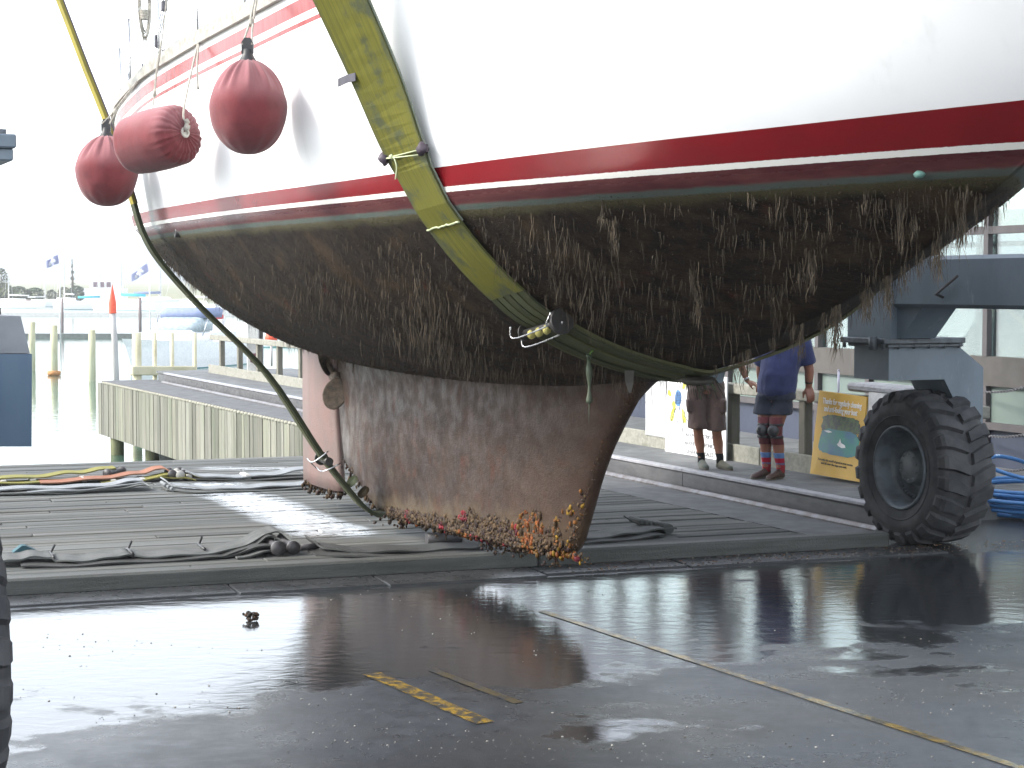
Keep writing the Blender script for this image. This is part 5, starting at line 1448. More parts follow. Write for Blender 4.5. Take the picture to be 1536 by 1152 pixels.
melt('shirt', mb, .012, cloth('grey_blue_shirt', (.17, .205, .23), (.13, .165, .19)), per, 5, fold(.014, 9, (1, 1, 1.2)))
mb = MB()
loft(mb, [(waist - UP * .09, .205, .15), (waist - UP * .03, .20, .148), (waist + UP * .0, .192, .143)], u, v)
for h_, k_, s_ in ((hipL, knL, -1), (hipR, knR, 1)):
    loft(mb, [(h_ + UP * .06 - u * s_ * .01, .105, .14), (h_ - UP * .05, .108, .125), (h_.lerp(k_, .5), .103, .115), (h_.lerp(k_, .93) + u * s_ * .004, .104, .112), (h_.lerp(k_, .955) + u * s_ * .004, .104, .112)], u, v, 20)
mb.bbox(hipR.lerp(knR, .32) + u * .085 + v * .06, (.05, .14, .15), (u, v, UP), .02); mb.bbox(hipL.lerp(knL, .32) - u * .085 + v * .06, (.05, .14, .15), (u, v, UP), .02)
melt('shorts', mb, .011, cloth('brown_shorts', (.125, .088, .075), (.095, .066, .058), (.24, .165, .095)), per, 3, fold(.011, 11, (1, 1, .5)))
M_BSOCK = cloth('black_sock', (.012, .012, .014), (.02, .02, .022)); M_SNEAK = cloth('grey_sneaker', (.09, .105, .095), (.13, .125, .085), (.05, .06, .058), 120)
M_SOLE = plain('rubber_sole', (.09, .08, .065), .7)
for k_, f_, dv in ((knL, fl_, Vector((.12, -1, 0))), (knR, fr_, Vector((.42, -1, 0)))):
    an = f_ + UP * .09; mb = MB(); loft(mb, [(an - UP * .03, .040, .046), (an + UP * .03, .041, .046), (an.lerp(k_, .22), .045, .049), (an.lerp(k_, .245), .045, .049)], u, v)
    mb.build('sock', M_BSOCK, per); shoe(per, f_ + UP * .0, dv, M_SNEAK, M_SOLE)
mb = MB(); wd_ = (haR - elR).normalized(); mb.lathe(haR - wd_ * .035, wd_, [(.031, -.012), (.035, -.008), (.035, .008), (.031, .012)], 18); mb.build('wristwatch', M_STEEL, per)

# --- man in the navy polo, knee pads and striped socks
G2 = at_z(1160, 717, .2); Y2 = G2.y
def p2(x, y, dy=0.): return at_y(x, y, Y2 + dy)
per = thing('person', G2, 'man in navy polo and dark shorts with knee pads and red blue striped socks', 'person')
yaw = math.radians(-28); u = Vector((math.cos(yaw), math.sin(yaw), 0)); v = Vector((math.sin(yaw), -math.cos(yaw), 0))
fA = Vector((p2(1151, 712).x, Y2 + .05, .2)); fB = Vector((p2(1170, 716).x, Y2 - .04, .2))
hA, hB = p2(1150, 602, .03), p2(1172, 602, -.03); kA, kB = p2(1147, 644, -.05), p2(1164, 645, -.12)
waist, chest, neck = p2(1165, 584), p2(1174, 533), p2(1178, 492)
sA, sB = p2(1150, 506, .06), p2(1204, 508, -.04); eB, wB = p2(1214, 556, -.02), p2(1213, 580, .02)
mb = MB()
for h_, k_, f_ in ((hA, kA, fA), (hB, kB, fB)):
    an = f_ + UP * .09
    loft(mb, [(h_, .092, .10), (h_.lerp(k_, .5), .082, .09), (h_.lerp(k_, .85), .066, .072), (k_, .061, .066), (k_.lerp(an, .15), .056, .06), (k_.lerp(an, .38) - v * .014, .062, .066), (k_.lerp(an, .7), .046, .05), (an, .036, .042), (f_ + UP * .03, .034, .045)], u, v)
    mb.tube([f_ + UP * .035 - v * .02, f_ + UP * .035 + v * .03], [.03, .028], 10)
loft(mb, [(waist - UP * .14, .14, .12), (waist, .175, .16), (waist.lerp(chest, .5) + v * .02, .172, .165), (chest, .185, .14), (chest.lerp(neck, .6), .17, .095), (neck - UP * .01, .065, .065)], u, v)
hd = neck + UP * .21 + v * .02
mb.tube([neck - UP * .03, neck + UP * .05, hd - UP * .04], [.066, .062, .06], 14); head(mb, hd, u, v, 1.04)
mb.tube([sB - UP * .03 - u * .03, sB.lerp(eB, .35), eB, eB.lerp(wB, .5), wB], [.06, .058, .048, .045, .033], 14)
hand(mb, wB - UP * .0, Vector((.02, -.03, -.12)), Vector((-.2, 1, .1)), .7, -1, 1.12)
eA, wA = p2(1141, 556, .22), p2(1143, 578, .34)
mb.tube([sA - UP * .03 + u * .03, sA.lerp(eA, .35), eA, eA.lerp(wA, .5), wA], [.06, .058, .048, .045, .033], 14)
hand(mb, wA, Vector((.03, .1, -.05)), Vector((0, .3, -1)), .7, 1, 1.1)
melt('body', mb, .0085, M_SKIN2, per, 5); face_bits(hd, u, v, per, 1.04)
mb = MB()
loft(mb, [(waist - UP * .06, .188, .17), (waist + UP * .0, .202, .195), (waist.lerp(chest, .45) + v * .025, .20, .20), (chest + v * .01, .208, .17), (chest.lerp(neck, .5), .208, .125), (chest.lerp(neck, .85), .13, .09), (neck, .078, .076)], u, v)
for s_, e_ in ((sB, eB), (sA, eA)):
    q = s_.lerp(e_, .80); mb.tube([s_ - UP * .02 + (chest - s_) * .18, s_ - UP * .02, q], [.094, .092, .084], 16)
sh = melt('shirt', mb, .012, cloth('navy_polo', (.040, .050, .13), (.030, .038, .10)), per, 5, fold(.013, 8, (1, 1, .9)))
mb = MB(); e = chest.lerp(neck, .5) + v * .16
mb.add([neck + v * .085 + UP * .0 - u * .035, neck + v * .085 + u * .03, neck + v * .14 - UP * .11 - u * .012, neck + v * .138 - UP * .10 - u * .028], [(0, 1, 2, 3)])
mb.build('collar', cloth('pale_collar', (.4, .42, .48), (.3, .32, .38)), per)
mb = MB(); pc = p2(1182, 517, -.26); lx = [(-.5, .25), (-.25, .5), (0, .3), (.25, .5), (.5, .25), (.45, -.1), (0, -.6), (-.45, -.1)]
pc = at_y(1182, 517, Y2 - .235)
mb.prism([pc + u * a * .062 + UP * b * .058 for a, b in lx], v * .012); mb.build('chest_badge', cloth('tan_badge', (.42, .22, .13), (.32, .16, .1)), per)
mb = MB()
loft(mb, [(waist - UP * .10, .20, .165), (waist - UP * .03, .196, .17), (waist, .19, .165)], u, v)
for h_, k_, s_ in ((hA, kA, -1), (hB, kB, 1)):
    loft(mb, [(h_ + UP * .07 - u * s_ * .01, .11, .15), (h_ - UP * .03, .118, .135), (h_.lerp(k_, .42) + u * s_ * .012, .122, .128), (h_.lerp(k_, .46) + u * s_ * .012, .122, .128)], u, v, 20)
melt('shorts', mb, .011, cloth('dark_navy_shorts', (.030, .036, .055), (.022, .027, .042)), per, 3, fold(.010, 11, (1, 1, .5)))
M_PADC = cloth('maroon_knee_sleeve', (.13, .035, .04), (.10, .028, .034)); M_CAP = plain('dark_pad_shell', (.028, .03, .034), .38, c2=(.045, .047, .05))
k = NB('striped_sock'); z = k.sep(k.tc('Object'))[2]
c = k.ramp(k.math('MULTIPLY', z, 1.0 / .30), [(0, (.30, .02, .03)), (.46, (.30, .02, .03)), (.465, (.14, .12, .22)), (.53, (.14, .12, .22)), (.54, (.34, .01, .03)), (.69, (.34, .01, .03)), (.70, (.10, .19, .38)), (.90, (.10, .19, .38)), (.91, (.22, .03, .08))], 'CONSTANT')
k.P(Base_Color=c, Roughness=.9, Normal=k.bump(k.noise(200), .3, .003)); M_SOCK2 = k.m
M_BOOT = plain('brown_leather', (.05, .022, .016), .5, c2=(.034, .016, .012), scale=14, bump=.3, bscale=70)
for h_, k_, f_, dv in ((hA, kA, fA, Vector((-.75, -.8, 0))), (hB, kB, fB, Vector((-.65, -.8, 0)))):
    an = f_ + UP * .09
    mb = MB(); loft(mb, [(k_ + UP * .13, .070, .076), (k_ + UP * .04, .068, .074), (k_ - UP * .05, .064, .072), (k_.lerp(an, .34), .066, .072), (k_.lerp(an, .36), .066, .07)], u, v)
    pad = mb.build('knee_pad', M_PADC, per)
    mb = MB(); mb.blob(k_ + v * .062 - UP * .005 - u * .005, (.062, .045, .062), 3); mb.build('pad_shell', M_CAP, pad)
    for dz in (.055, -.07):
        mb = MB(); mb.lathe(k_ + UP * dz, UP, [(.071, -.014), (.076, -.01), (.076, .01), (.071, .014)], 20); mb.build('pad_strap', M_BLACK, pad)
    mb = MB(); loft(mb, [(an - UP * .03, .042, .048), (an + UP * .03, .044, .048), (an.lerp(k_, .3), .051, .055), (an.lerp(k_, .40), .056, .062), (an.lerp(k_, .425), .056, .062)], u, v)
    mb.build('sock', M_SOCK2, per, None)
    shoe(per, f_, dv, M_BOOT, M_SOLE, 'boot', .30, True)
mb = MB(); wd_ = (wB - eB).normalized(); mb.lathe(wB - wd_ * .05, wd_, [(.036, -.014), (.040, -.008), (.040, .008), (.036, .014)], 18); mb.build('wristwatch', M_BLACK, per)
# ------------------------------------------------------------------ fence on the boardwalk
NF = 10.62
k = NB('silver_fence_timber'); g = k.noise(1., 5, .6, k.map(scale=(5, 5, 5))); g2 = k.noise(1., 6, .65, k.map(rot=(0, 0, -math.atan2(T.y, T.x)), scale=(1.5, 20, 20)))
c = k.mix(k.mr(g2, .3, .7), (.25, .245, .21), (.165, .165, .135)); c = k.mix(k.mr(g, .55, .75, 0, .7), c, (.10, .105, .075))
k.P(Base_Color=c, Roughness=.85, Normal=k.bump(g2, .5, .01)); M_FT = k.m
k = NB('post_timber'); g2 = k.noise(1., 6, .65, k.map(scale=(22, 22, 1.2))); g = k.noise(3.5, 5, .6)
c = k.mix(k.mr(g2, .3, .7), (.17, .16, .13), (.11, .105, .08)); c = k.mix(k.mr(g, .5, .7, 0, .7), c, (.08, .085, .055))
k.P(Base_Color=c, Roughness=.85, Normal=k.bump(g2, .5, .01)); M_POST = k.m
tP1, tP2 = nt(at_n(1098, 640, NF))[1], nt(at_n(1206, 650, NF))[1]; SPC = tP1 - tP2
def zf(y, n, x=1100): return at_n(x, y, n).z
zr1 = at_n(1100, 575, NF).z; zr0 = at_n(1100, 590, NF).z
TF0, TF1 = tP2 - 2.0 * SPC, TP - 1.2
fence = thing('timber_fence', W(NF, tP1, .2), 'weathered timber rail fence running along the boardwalk behind the two men', 'fence')
mb = MB(); t = tP2 - SPC; i = 0; posts = []
while t < TF1: posts.append(t); t += SPC
for t in posts:
    mb = MB(); mb.bbox(W(NF + .02, t, .2 + (zr0 - .2) / 2 - .2), (.105, .115, zr0 - .2 + .4), (N, T, UP), .008); mb.build('post', M_POST, fence)
L = TF1 - TF0; ts = TF0
while ts < TF1:
    e = min(ts + SPC * 3, TF1)
    mb = MB(); mb.bbox(W(NF + .01, (ts + e) / 2, (zr1 + zr0) / 2), (.15, e - ts - .012, zr1 - zr0), (N, T, UP), .01); mb.build('top_rail', M_FT, fence); ts = e
zb1_, zb0_ = at_n(950, 643, NF - .07).z, at_n(950, 670, NF - .07).z
ts = TF0
while ts < TF1:
    e = min(ts + SPC * 2.5, TF1)
    mb = MB(); mb.bbox(W(NF - .065, (ts + e) / 2, (zb0_ + zb1_) / 2), (.05, e - ts - .02, zb1_ - zb0_), (N, T, UP), .008); mb.build('bottom_board', M_FT, fence); ts = e
# ------------------------------------------------------------------ boards and signs on the fence
M_PANEL = plain('pale_grey_panel', (.36, .365, .365), .7, c2=(.28, .29, .29), scale=4)
def on_n(x, y, n): return at_n(x, y, n)
def quad_board(name, px, n, th, mat, label, cat, lean=0., group=None):
    r_ = thing(name, on_n(*px[3], n), label, cat, group)
    P = [on_n(px[0][0], px[0][1], n + lean), on_n(px[1][0], px[1][1], n + lean), on_n(px[2][0], px[2][1], n), on_n(px[3][0], px[3][1], n)]
    mb = MB(); mb.prism(P, N * th); mb.build('panel', mat, r_); return r_, P
quad_board('blank_board', [(968, 560), (999, 562), (999, 657), (968, 652)], NF - .10, .03, M_PANEL, 'blank pale grey board on the fence between the keel and the white sign', 'board')
# white hand drawn sign
ws, P = quad_board('drawn_sign', [(1001, 560), (1090, 566), (1088, 704), (997.5, 679)], NF - .19, .02, plain('white_sign_board', (.72, .72, .71), .7, c2=(.66, .66, .65)), 'white sign with a hand drawn yellow and blue flower behind the man in brown shorts', 'sign', .05)
TL, TR, BR, BL_ = P
def SPT(u_, v_, off=.003):
    a = TL.lerp(TR, u_); b = BL_.lerp(BR, u_); return a.lerp(b, v_) - N * off
def px_uv(P4, x, y, n):
    p = on_n(x, y, n); TL, TR, BR, BL_ = P4; u_ = (p - TL).dot((TR - TL).normalized()) / (TR - TL).length; v_ = (TL - p).z / (TL - BL_).z; return u_, v_
M_PETAL = plain('yellow_petal_paint', (.46, .46, .03), .7, c2=(.5, .48, .1), scale=20, bump=0)
M_BLUEP = plain('blue_paint', (.06, .17, .38), .7, c2=(.12, .25, .45), scale=30, bump=0)
M_INK = plain('grey_ink', (.24, .245, .26), .7, bump=0); M_INKB = plain('blue_grey_ink', (.10, .15, .26), .7, bump=0)
mb = MB()
for (x, y, a, l, w) in ((1022, 575, 65, .26, .085), (1037, 598, 10, .17, .095), (1007, 608, 115, .12, .08), (1005, 622, -108, .2, .085), (1022, 625, -70, .22, .085), (1000, 590, 150, .1, .07)):
    u_, v_ = px_uv(P, x, y, NF - .19); c = SPT(u_, v_, .004); a = math.radians(a)
    ex = (TR - TL).normalized(); ey = UP; d = ex * math.cos(a) + ey * math.sin(a); q = ex * -math.sin(a) + ey * math.cos(a)
    mb.add([c + d * math.cos(t) * l / 2 + q * math.sin(t) * w / 2 * (1 + .3 * math.cos(t)) for t in np.linspace(0, 2 * math.pi, 20)[:-1]], [list(range(19))])
mb.build('petals', M_PETAL, ws)
mb = MB(); u_, v_ = px_uv(P, 1013, 597, NF - .19); c = SPT(u_, v_, .006)
mb.add([c + ex * math.cos(t) * .075 + UP * math.sin(t) * .10 for t in np.linspace(0, 2 * math.pi, 24)[:-1]], [list(range(23))]); mb.build('flower_heart', M_BLUEP, ws)
mb = MB()
for (x0, y0, x1, y1) in ((1016, 607, 1012, 640), (1024, 612, 1020, 648), (1010, 612, 1003, 632), (1030, 590, 1036, 575), (1018, 600, 1036, 601), (1015, 610, 1030, 633)):
    a_, b_ = SPT(*px_uv(P, x0, y0, NF - .19), .005), SPT(*px_uv(P, x1, y1, NF - .19), .005); mb.tube([a_, b_], .004, 4)
for i in range(5):
    mb.tube([c + ex * (-.06 + .03 * i) + UP * -.07 - N * .003, c + ex * (-.04 + .03 * i) + UP * .07 - N * .003], .003, 4); mb.tube([c - ex * .06 + UP * (-.06 + .03 * i) - N * .003, c + ex * .06 + UP * (-.05 + .03 * i) - N * .003], .003, 4)
mb.build('pen_lines', M_INKB, ws)
WSGN = (ws, [SPT(*px_uv(P, x, y, NF - .19), .003) for x, y in ((1046, 651), (1046, 663), (1046, 675))], (TR - TL).normalized())
# yellow poster
M_YS = plain('yellow_poster', (.58, .36, .065), .55, c2=(.52, .32, .058), scale=3, bump=.05)
ys, P = quad_board('poster', [(1229, 586), (1300, 595.5), (1289, 723), (1215, 710)], NF - .27, .02, M_YS, 'yellow poster with white heading and a bay photo beside the big tyre', 'poster', .10)
TL, TR, BR, BL_ = P
exs = (TR - TL).normalized(); eys = (TL - BL_).normalized(); ens = exs.cross(eys); ens = ens if ens.dot(N) < 0 else -ens
Wd_, Hd_ = (TR - TL).length, (TL - BL_).length
def S2(u_, v_, off=.004):
    return (TL.lerp(TR, u_)).lerp(BL_.lerp(BR, u_), v_) + ens * off
def text(par, s, c, h, width, mat, name, ex=exs, ey=eys, en=ens):
    cu = bpy.data.curves.new('t', 'FONT'); cu.body = s; cu.align_x = 'CENTER'; cu.align_y = 'CENTER'; cu.size = 1; cu.resolution_u = 2; cu.extrude = .004; cu.offset = .012
    o = bpy.data.objects.new('t', cu); COL.objects.link(o); dg = bpy.context.evaluated_depsgraph_get(); dg.update()
    me = bpy.data.meshes.new_from_object(o.evaluated_get(dg)); bpy.data.objects.remove(o)
    xs = [v.co.x for v in me.vertices]; k_ = width / (max(xs) - min(xs)); ky = h * 1.35; l = gloc(par)
    for v in me.vertices: v.co = c + ex * (v.co.x * k_) + ey * (v.co.y * ky) + en * (v.co.z * .4) - l
    me.name = name; me.materials.clear(); me.materials.append(mat); me.update()
    return link(name, me, par, (0, 0, 0))
en_ = WSGN[2].cross(UP); en_ = en_ if en_.dot(N) < 0 else -en_
for row, c_, w_ in (('MARINE ELECTRICAL', WSGN[1][0], .66), ('MARINE ELECTRONICS', WSGN[1][1], .68), ('GENERATOR SALES', WSGN[1][2], .62)):
    text(WSGN[0], row, c_, .052, w_, M_INK, 'handwriting', WSGN[2], UP, en_)
M_WT = plain('white_lettering', (.82, .82, .80), .5, bump=0); M_DT = plain('dark_lettering', (.12, .10, .05), .5, bump=0)
text(ys, 'Thanks for regularly cleaning', S2(.515, .115), .062, Wd_ * .82, M_WT, 'heading_text')
text(ys, 'and anti-fouling your boat', S2(.50, .205), .062, Wd_ * .70, M_WT, 'heading_text')
def ragged(cu, cv, w, h, n, amp, seed):
    out = []
    for i in range(n):
        a = 2 * math.pi * i / n; cs, sn = math.cos(a), math.sin(a)
        sx = math.copysign(abs(cs) ** .45, cs); sy = math.copysign(abs(sn) ** .45, sn); r = 1 + amp * mnoise.noise(Vector((cs * 4 + seed, sn * 4, seed)))
        out.append((cu + sx * w / 2 * r, cv + sy * h / 2 * r))
    return out
k = NB('bush_picture'); c = k.mix(k.mr(k.noise(16, 5, .7), .42, .6), (.012, .018, .018), (.045, .085, .02)); c = k.mix(k.mr(k.noise(11, 4, .6, k.map(loc=(2, 2, 2))), .55, .7, 0, .7), c, (.05, .045, .055)); k.P(Base_Color=c, Roughness=.4); M_PIC1 = k.m
k = NB('bay_picture'); c = k.mix(k.mr(k.noise(4, 3, .6), .35, .65), (.01, .18, .14), (.025, .11, .2)); c = k.mix(k.mr(k.noise(9, 4), .6, .7, 0, .6), c, (.03, .24, .14)); k.P(Base_Color=c, Roughness=.4); M_PIC2 = k.m
mb = MB(); mb.add([S2(a, b, .003) for a, b in ragged(.53, .375, .78, .22, 60, .12, 1.3)], [list(range(60))]); mb.build('bush_photo', M_PIC1, ys)
mb = MB(); mb.add([S2(a, b, .005) for a, b in ragged(.53, .585, .80, .30, 60, .10, 4.3)], [list(range(60))]); mb.build('bay_photo', M_PIC2, ys)
mb = MB(); mb.add([S2(a, b, .007) for a, b in ((.50, .60), (.56, .575), (.66, .60), (.68, .63), (.6, .64), (.52, .62))], [list(range(6))]); mb.add([S2(a, b, .007) for a, b in ((.52, .605), (.555, .53), (.59, .59))], [(0, 1, 2)])
mb.build('little_boat', M_WT, ys); mb = MB(); mb.add([S2(a, b, .007) for a, b in ((.2, .465), (.3, .455), (.38, .47), (.3, .485))], [(0, 1, 2, 3)]); mb.build('white_beach', M_WT, ys)
text(ys, 'You make the world of good to your marina', S2(.49, .815), .024, Wd_ * .74, M_DT, 'small_text')
text(ys, 'and all over the bays you visit', S2(.47, .855), .024, Wd_ * .54, M_DT, 'small_text')
quad_board('blank_board', [(1303, 586), (1345, 592), (1335, 700), (1301, 694)], NF - .16, .02, plain('white_blank_board', (.72, .72, .71), .5), 'white board on the fence half hidden behind the big tyre', 'board')
mb = MB(); a_, b_ = on_n(1290, 581, NF), on_n(1380, 590, NF); mb.bbox((a_ + b_) / 2 + UP * .01, ((b_ - a_).length, .34, .085), ((b_ - a_).normalized(), UP.cross(b_ - a_).normalized(), UP), .03)
tag(mb.build('foam_pad', plain('dusty_white_foam', (.34, .34, .35), .9, c2=(.26, .26, .27), scale=12, bump=.8, bscale=30, bdist=.02), None, (a_ + b_) / 2), 'dusty white foam pad lying on the fence rail above the yellow poster', 'foam pad')
mb = MB(); a_ = on_n(1258, 556, NF + .08); mb.cyl(a_ - UP * .32, a_, .012, .012, 10); mb.cyl(a_, a_ + UP * .0 + UP * .012, .016, .010, 10)
tag(mb.build('thin_pipe', plain('lilac_grey_pipe', (.45, .45, .55), .5), None, a_ - UP * .32), 'thin upright pipe behind the fence above the yellow poster', 'pipe')

# ------------------------------------------------------------------ glass fronted building beyond the boardwalk
NBD = 12.73; tm0 = nt(on_n(1479, 500, NBD))[1]; SPM = 1.075
M_FRAME = plain('mauve_grey_frame', (.07, .062, .064), .6, c2=(.06, .054, .056), scale=2, bump=.05)
M_BAND = plain('taupe_cladding', (.066, .06, .054), .7, c2=(.055, .051, .047), scale=2, bump=.08)
M_BLUE = plain('slate_blue_panel', (.036, .045, .072), .55, c2=(.03, .038, .062), scale=1.5, bump=.05)
M_FASC = plain('lilac_fascia', (.18, .19, .24), .6, c2=(.16, .17, .21), scale=1.5, bump=.05)
def glass(name, tint, refl=.5, rough=.02, transp=1.):
    k = NB(name)
    tr = k.n.new('ShaderNodeBsdfTransparent'); tr.inputs[0].default_value = (*tint, 1)
    gl = k.n.new('ShaderNodeBsdfGlossy'); gl.inputs['Roughness'].default_value = rough; gl.inputs[0].default_value = (.9, .95, .95, 1)
    fr = k.n.new('ShaderNodeFresnel'); fr.inputs[0].default_value = 1.55
    f = k.math('MINIMUM', k.math('ADD', k.math('MULTIPLY', fr.outputs[0], 1.6), refl), .85)
    mx = k.n.new('ShaderNodeMixShader'); k.t.links.new(f, mx.inputs[0]); k.t.links.new(tr.outputs[0], mx.inputs[1]); k.t.links.new(gl.outputs[0], mx.inputs[2])
    k.t.links.new(mx.outputs[0], k.n['Material Output'].inputs[0]); return k.m
M_GLASS = glass('window_glass', (.86, .92, .90), .06)
k = NB('frosted_green_pane'); c = k.mix(k.mr(k.noise(1.2, 4), .3, .7), (.15, .19, .17), (.12, .155, .145)); k.P(Base_Color=c, Roughness=.25, Specular_IOR_Level=.35); M_FROST = k.m
bd = thing('glass_building', W(NBD + 2.5, 22, 0), 'low building with mauve framed windows and slate blue panels beyond the fence', 'building')
Z = dict(b0=.0, b1=.10, p1=.605, s1=.68, g1=1.075, B1=1.395, w1=2.72, m1=2.80, v1=3.24, f0=3.32, f1=4.35)
tA, tB = tm0 - 5 * SPM, tm0 + 12 * SPM
def slab(z0, z1, mat, name, th=.10, off=0.):
    mb = MB(); mb.box(W(NBD + off + th / 2, (tA + tB) / 2, (z0 + z1) / 2), (th, tB - tA, z1 - z0), (N, T, UP)); return mb.build(name, mat, bd)
slab(Z['b0'], Z['b1'], M_FRAME, 'plinth', .12, -.02); slab(Z['p1'], Z['s1'], M_FRAME, 'sill', .13, -.03); slab(Z['g1'], Z['B1'], M_BAND, 'cladding_band', .14, -.012)
slab(Z['w1'], Z['m1'], M_FRAME, 'transom', .12, -.02); slab(Z['v1'], Z['f0'], M_FRAME, 'transom', .12, -.02); slab(Z['f0'], Z['f1'], M_FASC, 'fascia', .2, -.06)
i = 0; t = tA
tt = [tA + SPM * j for j in range(18)]
for t in tt:
    mb = MB()
    for z0, z1 in ((Z['b1'], Z['p1']), (Z['s1'], Z['g1']), (Z['B1'], Z['w1']), (Z['m1'], Z['v1'])):
        mb.box(W(NBD + .045, t, (z0 + z1) / 2), (.13, .075, z1 - z0 - .002), (N, T, UP))
    mb.build('mullion', M_FRAME, bd)
for t0, t1 in zip(tt, tt[1:]):
    for z0, z1, m, nm in ((Z['b1'], Z['p1'], M_BLUE, 'blue_panel'), (Z['s1'], Z['g1'], M_FROST, 'frosted_pane'), (Z['B1'], Z['w1'], M_GLASS, 'window_pane'), (Z['m1'], Z['v1'], M_GLASS, 'upper_pane')):
        mb = MB(); mb.box(W(NBD + .05, (t0 + t1) / 2, (z0 + z1) / 2), (.012, t1 - t0 - .077, z1 - z0 - .002), (N, T, UP)); mb.build(nm, m, bd)
# far side, floor, roof and the ends
DP = 4.2
mb = MB(); mb.box(W(NBD + DP / 2 + .1, (tA + tB) / 2, .12), (DP, tB - tA, .05), (N, T, UP)); mb.build('floor', M_BAND, bd)
mb = MB(); mb.box(W(NBD + DP / 2, (tA + tB) / 2, Z['f1'] + .06), (DP + .6, tB - tA + .3, .12), (N, T, UP)); mb.build('roof', M_FASC, bd)
mb = MB()
for t in tt[::2]: mb.box(W(NBD + DP + .05, t, 2.2), (.12, .08, 4.2), (N, T, UP))
for z in (.62, 2.76): mb.box(W(NBD + DP + .05, (tA + tB) / 2, z), (.10, tB - tA, .07), (N, T, UP))
mb.build('rear_frame', M_FRAME, bd)
mb = MB(); mb.box(W(NBD + DP + .05, (tA + tB) / 2, .35), (.08, tB - tA, .5), (N, T, UP)); mb.build('rear_wall', M_BLUE, bd)
# things standing inside the showroom, seen through the panes
M_CARD = plain('white_blind', (.7, .72, .68), .7); M_PALE = plain('pale_green_board', (.50, .58, .50), .7, c2=(.42, .5, .44))
for j, (x0, x1, y0, y1, m, lab) in enumerate(((1488, 1545, 312, 345, M_PALE, 'pale green board with rulings behind the upper window at the right'), )):
    a_, b_ = on_n(x0, y1, NBD + .5), on_n(x1, y0, NBD + .5); mb = MB(); mb.box((a_ + b_) / 2, (abs((b_ - a_).dot(T)), .03, abs(b_.z - a_.z)), (T, N, UP))
    tag(mb.build('notice_board', m, None, (a_ + b_) / 2), lab, 'board')
M_CVR = plain('slate_boat_cover', (.07, .08, .11), .8, c2=(.05, .055, .08), scale=3); M_HULLW = plain('white_dinghy', (.6, .6, .6), .4); M_TIM = plain('varnished_spar', (.3, .24, .16), .5)
for (tt_, lab) in ((14.2, 'white launch under a slate cover standing inside the building at the right'), (16.9, 'white launch under a slate cover inside the building behind the lift fork')):
    c = W(NBD + 2.1, tt_, .15); ln = thing('stored_launch', c, lab, 'launch', 'launches stored in the building'); mb = MB()
    loft(mb, [(c + UP * .35, .25, .7), (c + UP * .6, .62, 1.0), (c + UP * 1.05, .82, 1.12), (c + UP * 1.15, .82, 1.12)], N, T, 24, .7); mb.build('hull', M_HULLW, ln)
    mb = MB(); mb.prism([c + T * a + UP * z - N * .78 for a, z in ((-1.1, 1.16), (-.1, 1.95), (.25, 1.95), (1.1, 1.16))], N * 1.5); mb.build('cover', M_CVR, ln)
    mb = MB(); mb.tube([c - N * .8 + T * -1.0 + UP * 1.15, c - N * .8 + T * .9 + UP * 2.25], .03, 8); mb.build('spar', M_TIM, ln)
    mb = MB(); mb.bbox(c + UP * .2, (.7, 1.6, .36), (N, T, UP), .02); mb.build('cradle', M_FRAME, ln)
# ------------------------------------------------------------------ blue hose and chains at the right
M_HOSE = plain('blue_hose', (.05, .16, .38), .4, c2=(.065, .19, .42), scale=6, bump=.1)
mb = MB(); hc = at_z(1585, 768); pts = []
for i in range(14 * 24):
    a = 2 * math.pi * i / 24; j = i / 24; r = .86 + .10 * math.sin(j * 2.1) + .04 * math.sin(j * 5.3); zz = .02 + .017 * j + .012 * math.sin(a * .37)
    pts.append(hc + Vector((math.cos(a) * r, math.sin(a) * r * .95 + .08 * math.sin(j * 1.7), 0)) + UP * zz)
e = pts[-1]; 
pts += catmull([e, hc + Vector((.3, .75, .20)), hc + Vector((-.15, .55, .42)), hc + Vector((-.50, .35, .50)), hc + Vector((-.62, .1, .42)), hc + Vector((-.2, -.2, .30)), hc + Vector((.4, -.3, .2)), hc + Vector((.9, 0, .08))], 10)[1:]
mb.tube(pts, .0205, 10); tag(mb.build('hose', M_HOSE, None, hc), 'blue hose coiled on the ground right of the big tyre', 'hose')
M_CHAIN = plain('galvanised_chain', (.18, .18, .19), .45, .6)
for (x0, y0, x1, y1, lab) in ((1470, 587, 1640, 520, 'upper slack chain across the building front at the right'), (1473, 652, 1640, 600, 'middle slack chain across the building front at the right'), (1476, 702, 1640, 655, 'lowest slack chain, above the blue hose')):
    a_, b_ = on_n(x0, y0, NBD - .12), on_n(x1, y1, 11.9); Lc = (b_ - a_).length; n_ = int(Lc / .040); mb = MB()
    P = [a_.lerp(b_, i / n_) - UP * (.14 * 4 * (i / n_) * (1 - i / n_)) for i in range(n_ + 1)]
    for i in range(n_):
        d = (P[i+1] - P[i]).normalized(); s_ = d.orthogonal().normalized(); s_ = (s_ if i % 2 else d.cross(s_)); c = (P[i] + P[i+1]) / 2
        mb.tube([c + d * math.cos(t) * .027 + s_ * math.sin(t) * .014 for t in np.linspace(0, 2 * math.pi, 9)], .0048, 4, cap=False)
    tag(mb.build('chain', M_CHAIN, None, a_), lab, 'chain', 'chains beside the building')
mb = MB(); pz_ = on_n(1640, 600, 11.9); mb.cyl(Vector((pz_.x, pz_.y, 0)), Vector((pz_.x, pz_.y, 1.9)), .04, .04, 14); tag(mb.build('chain_post', M_CHAIN, None, Vector((pz_.x, pz_.y, 0))), 'steel post holding the chains at the right', 'post')
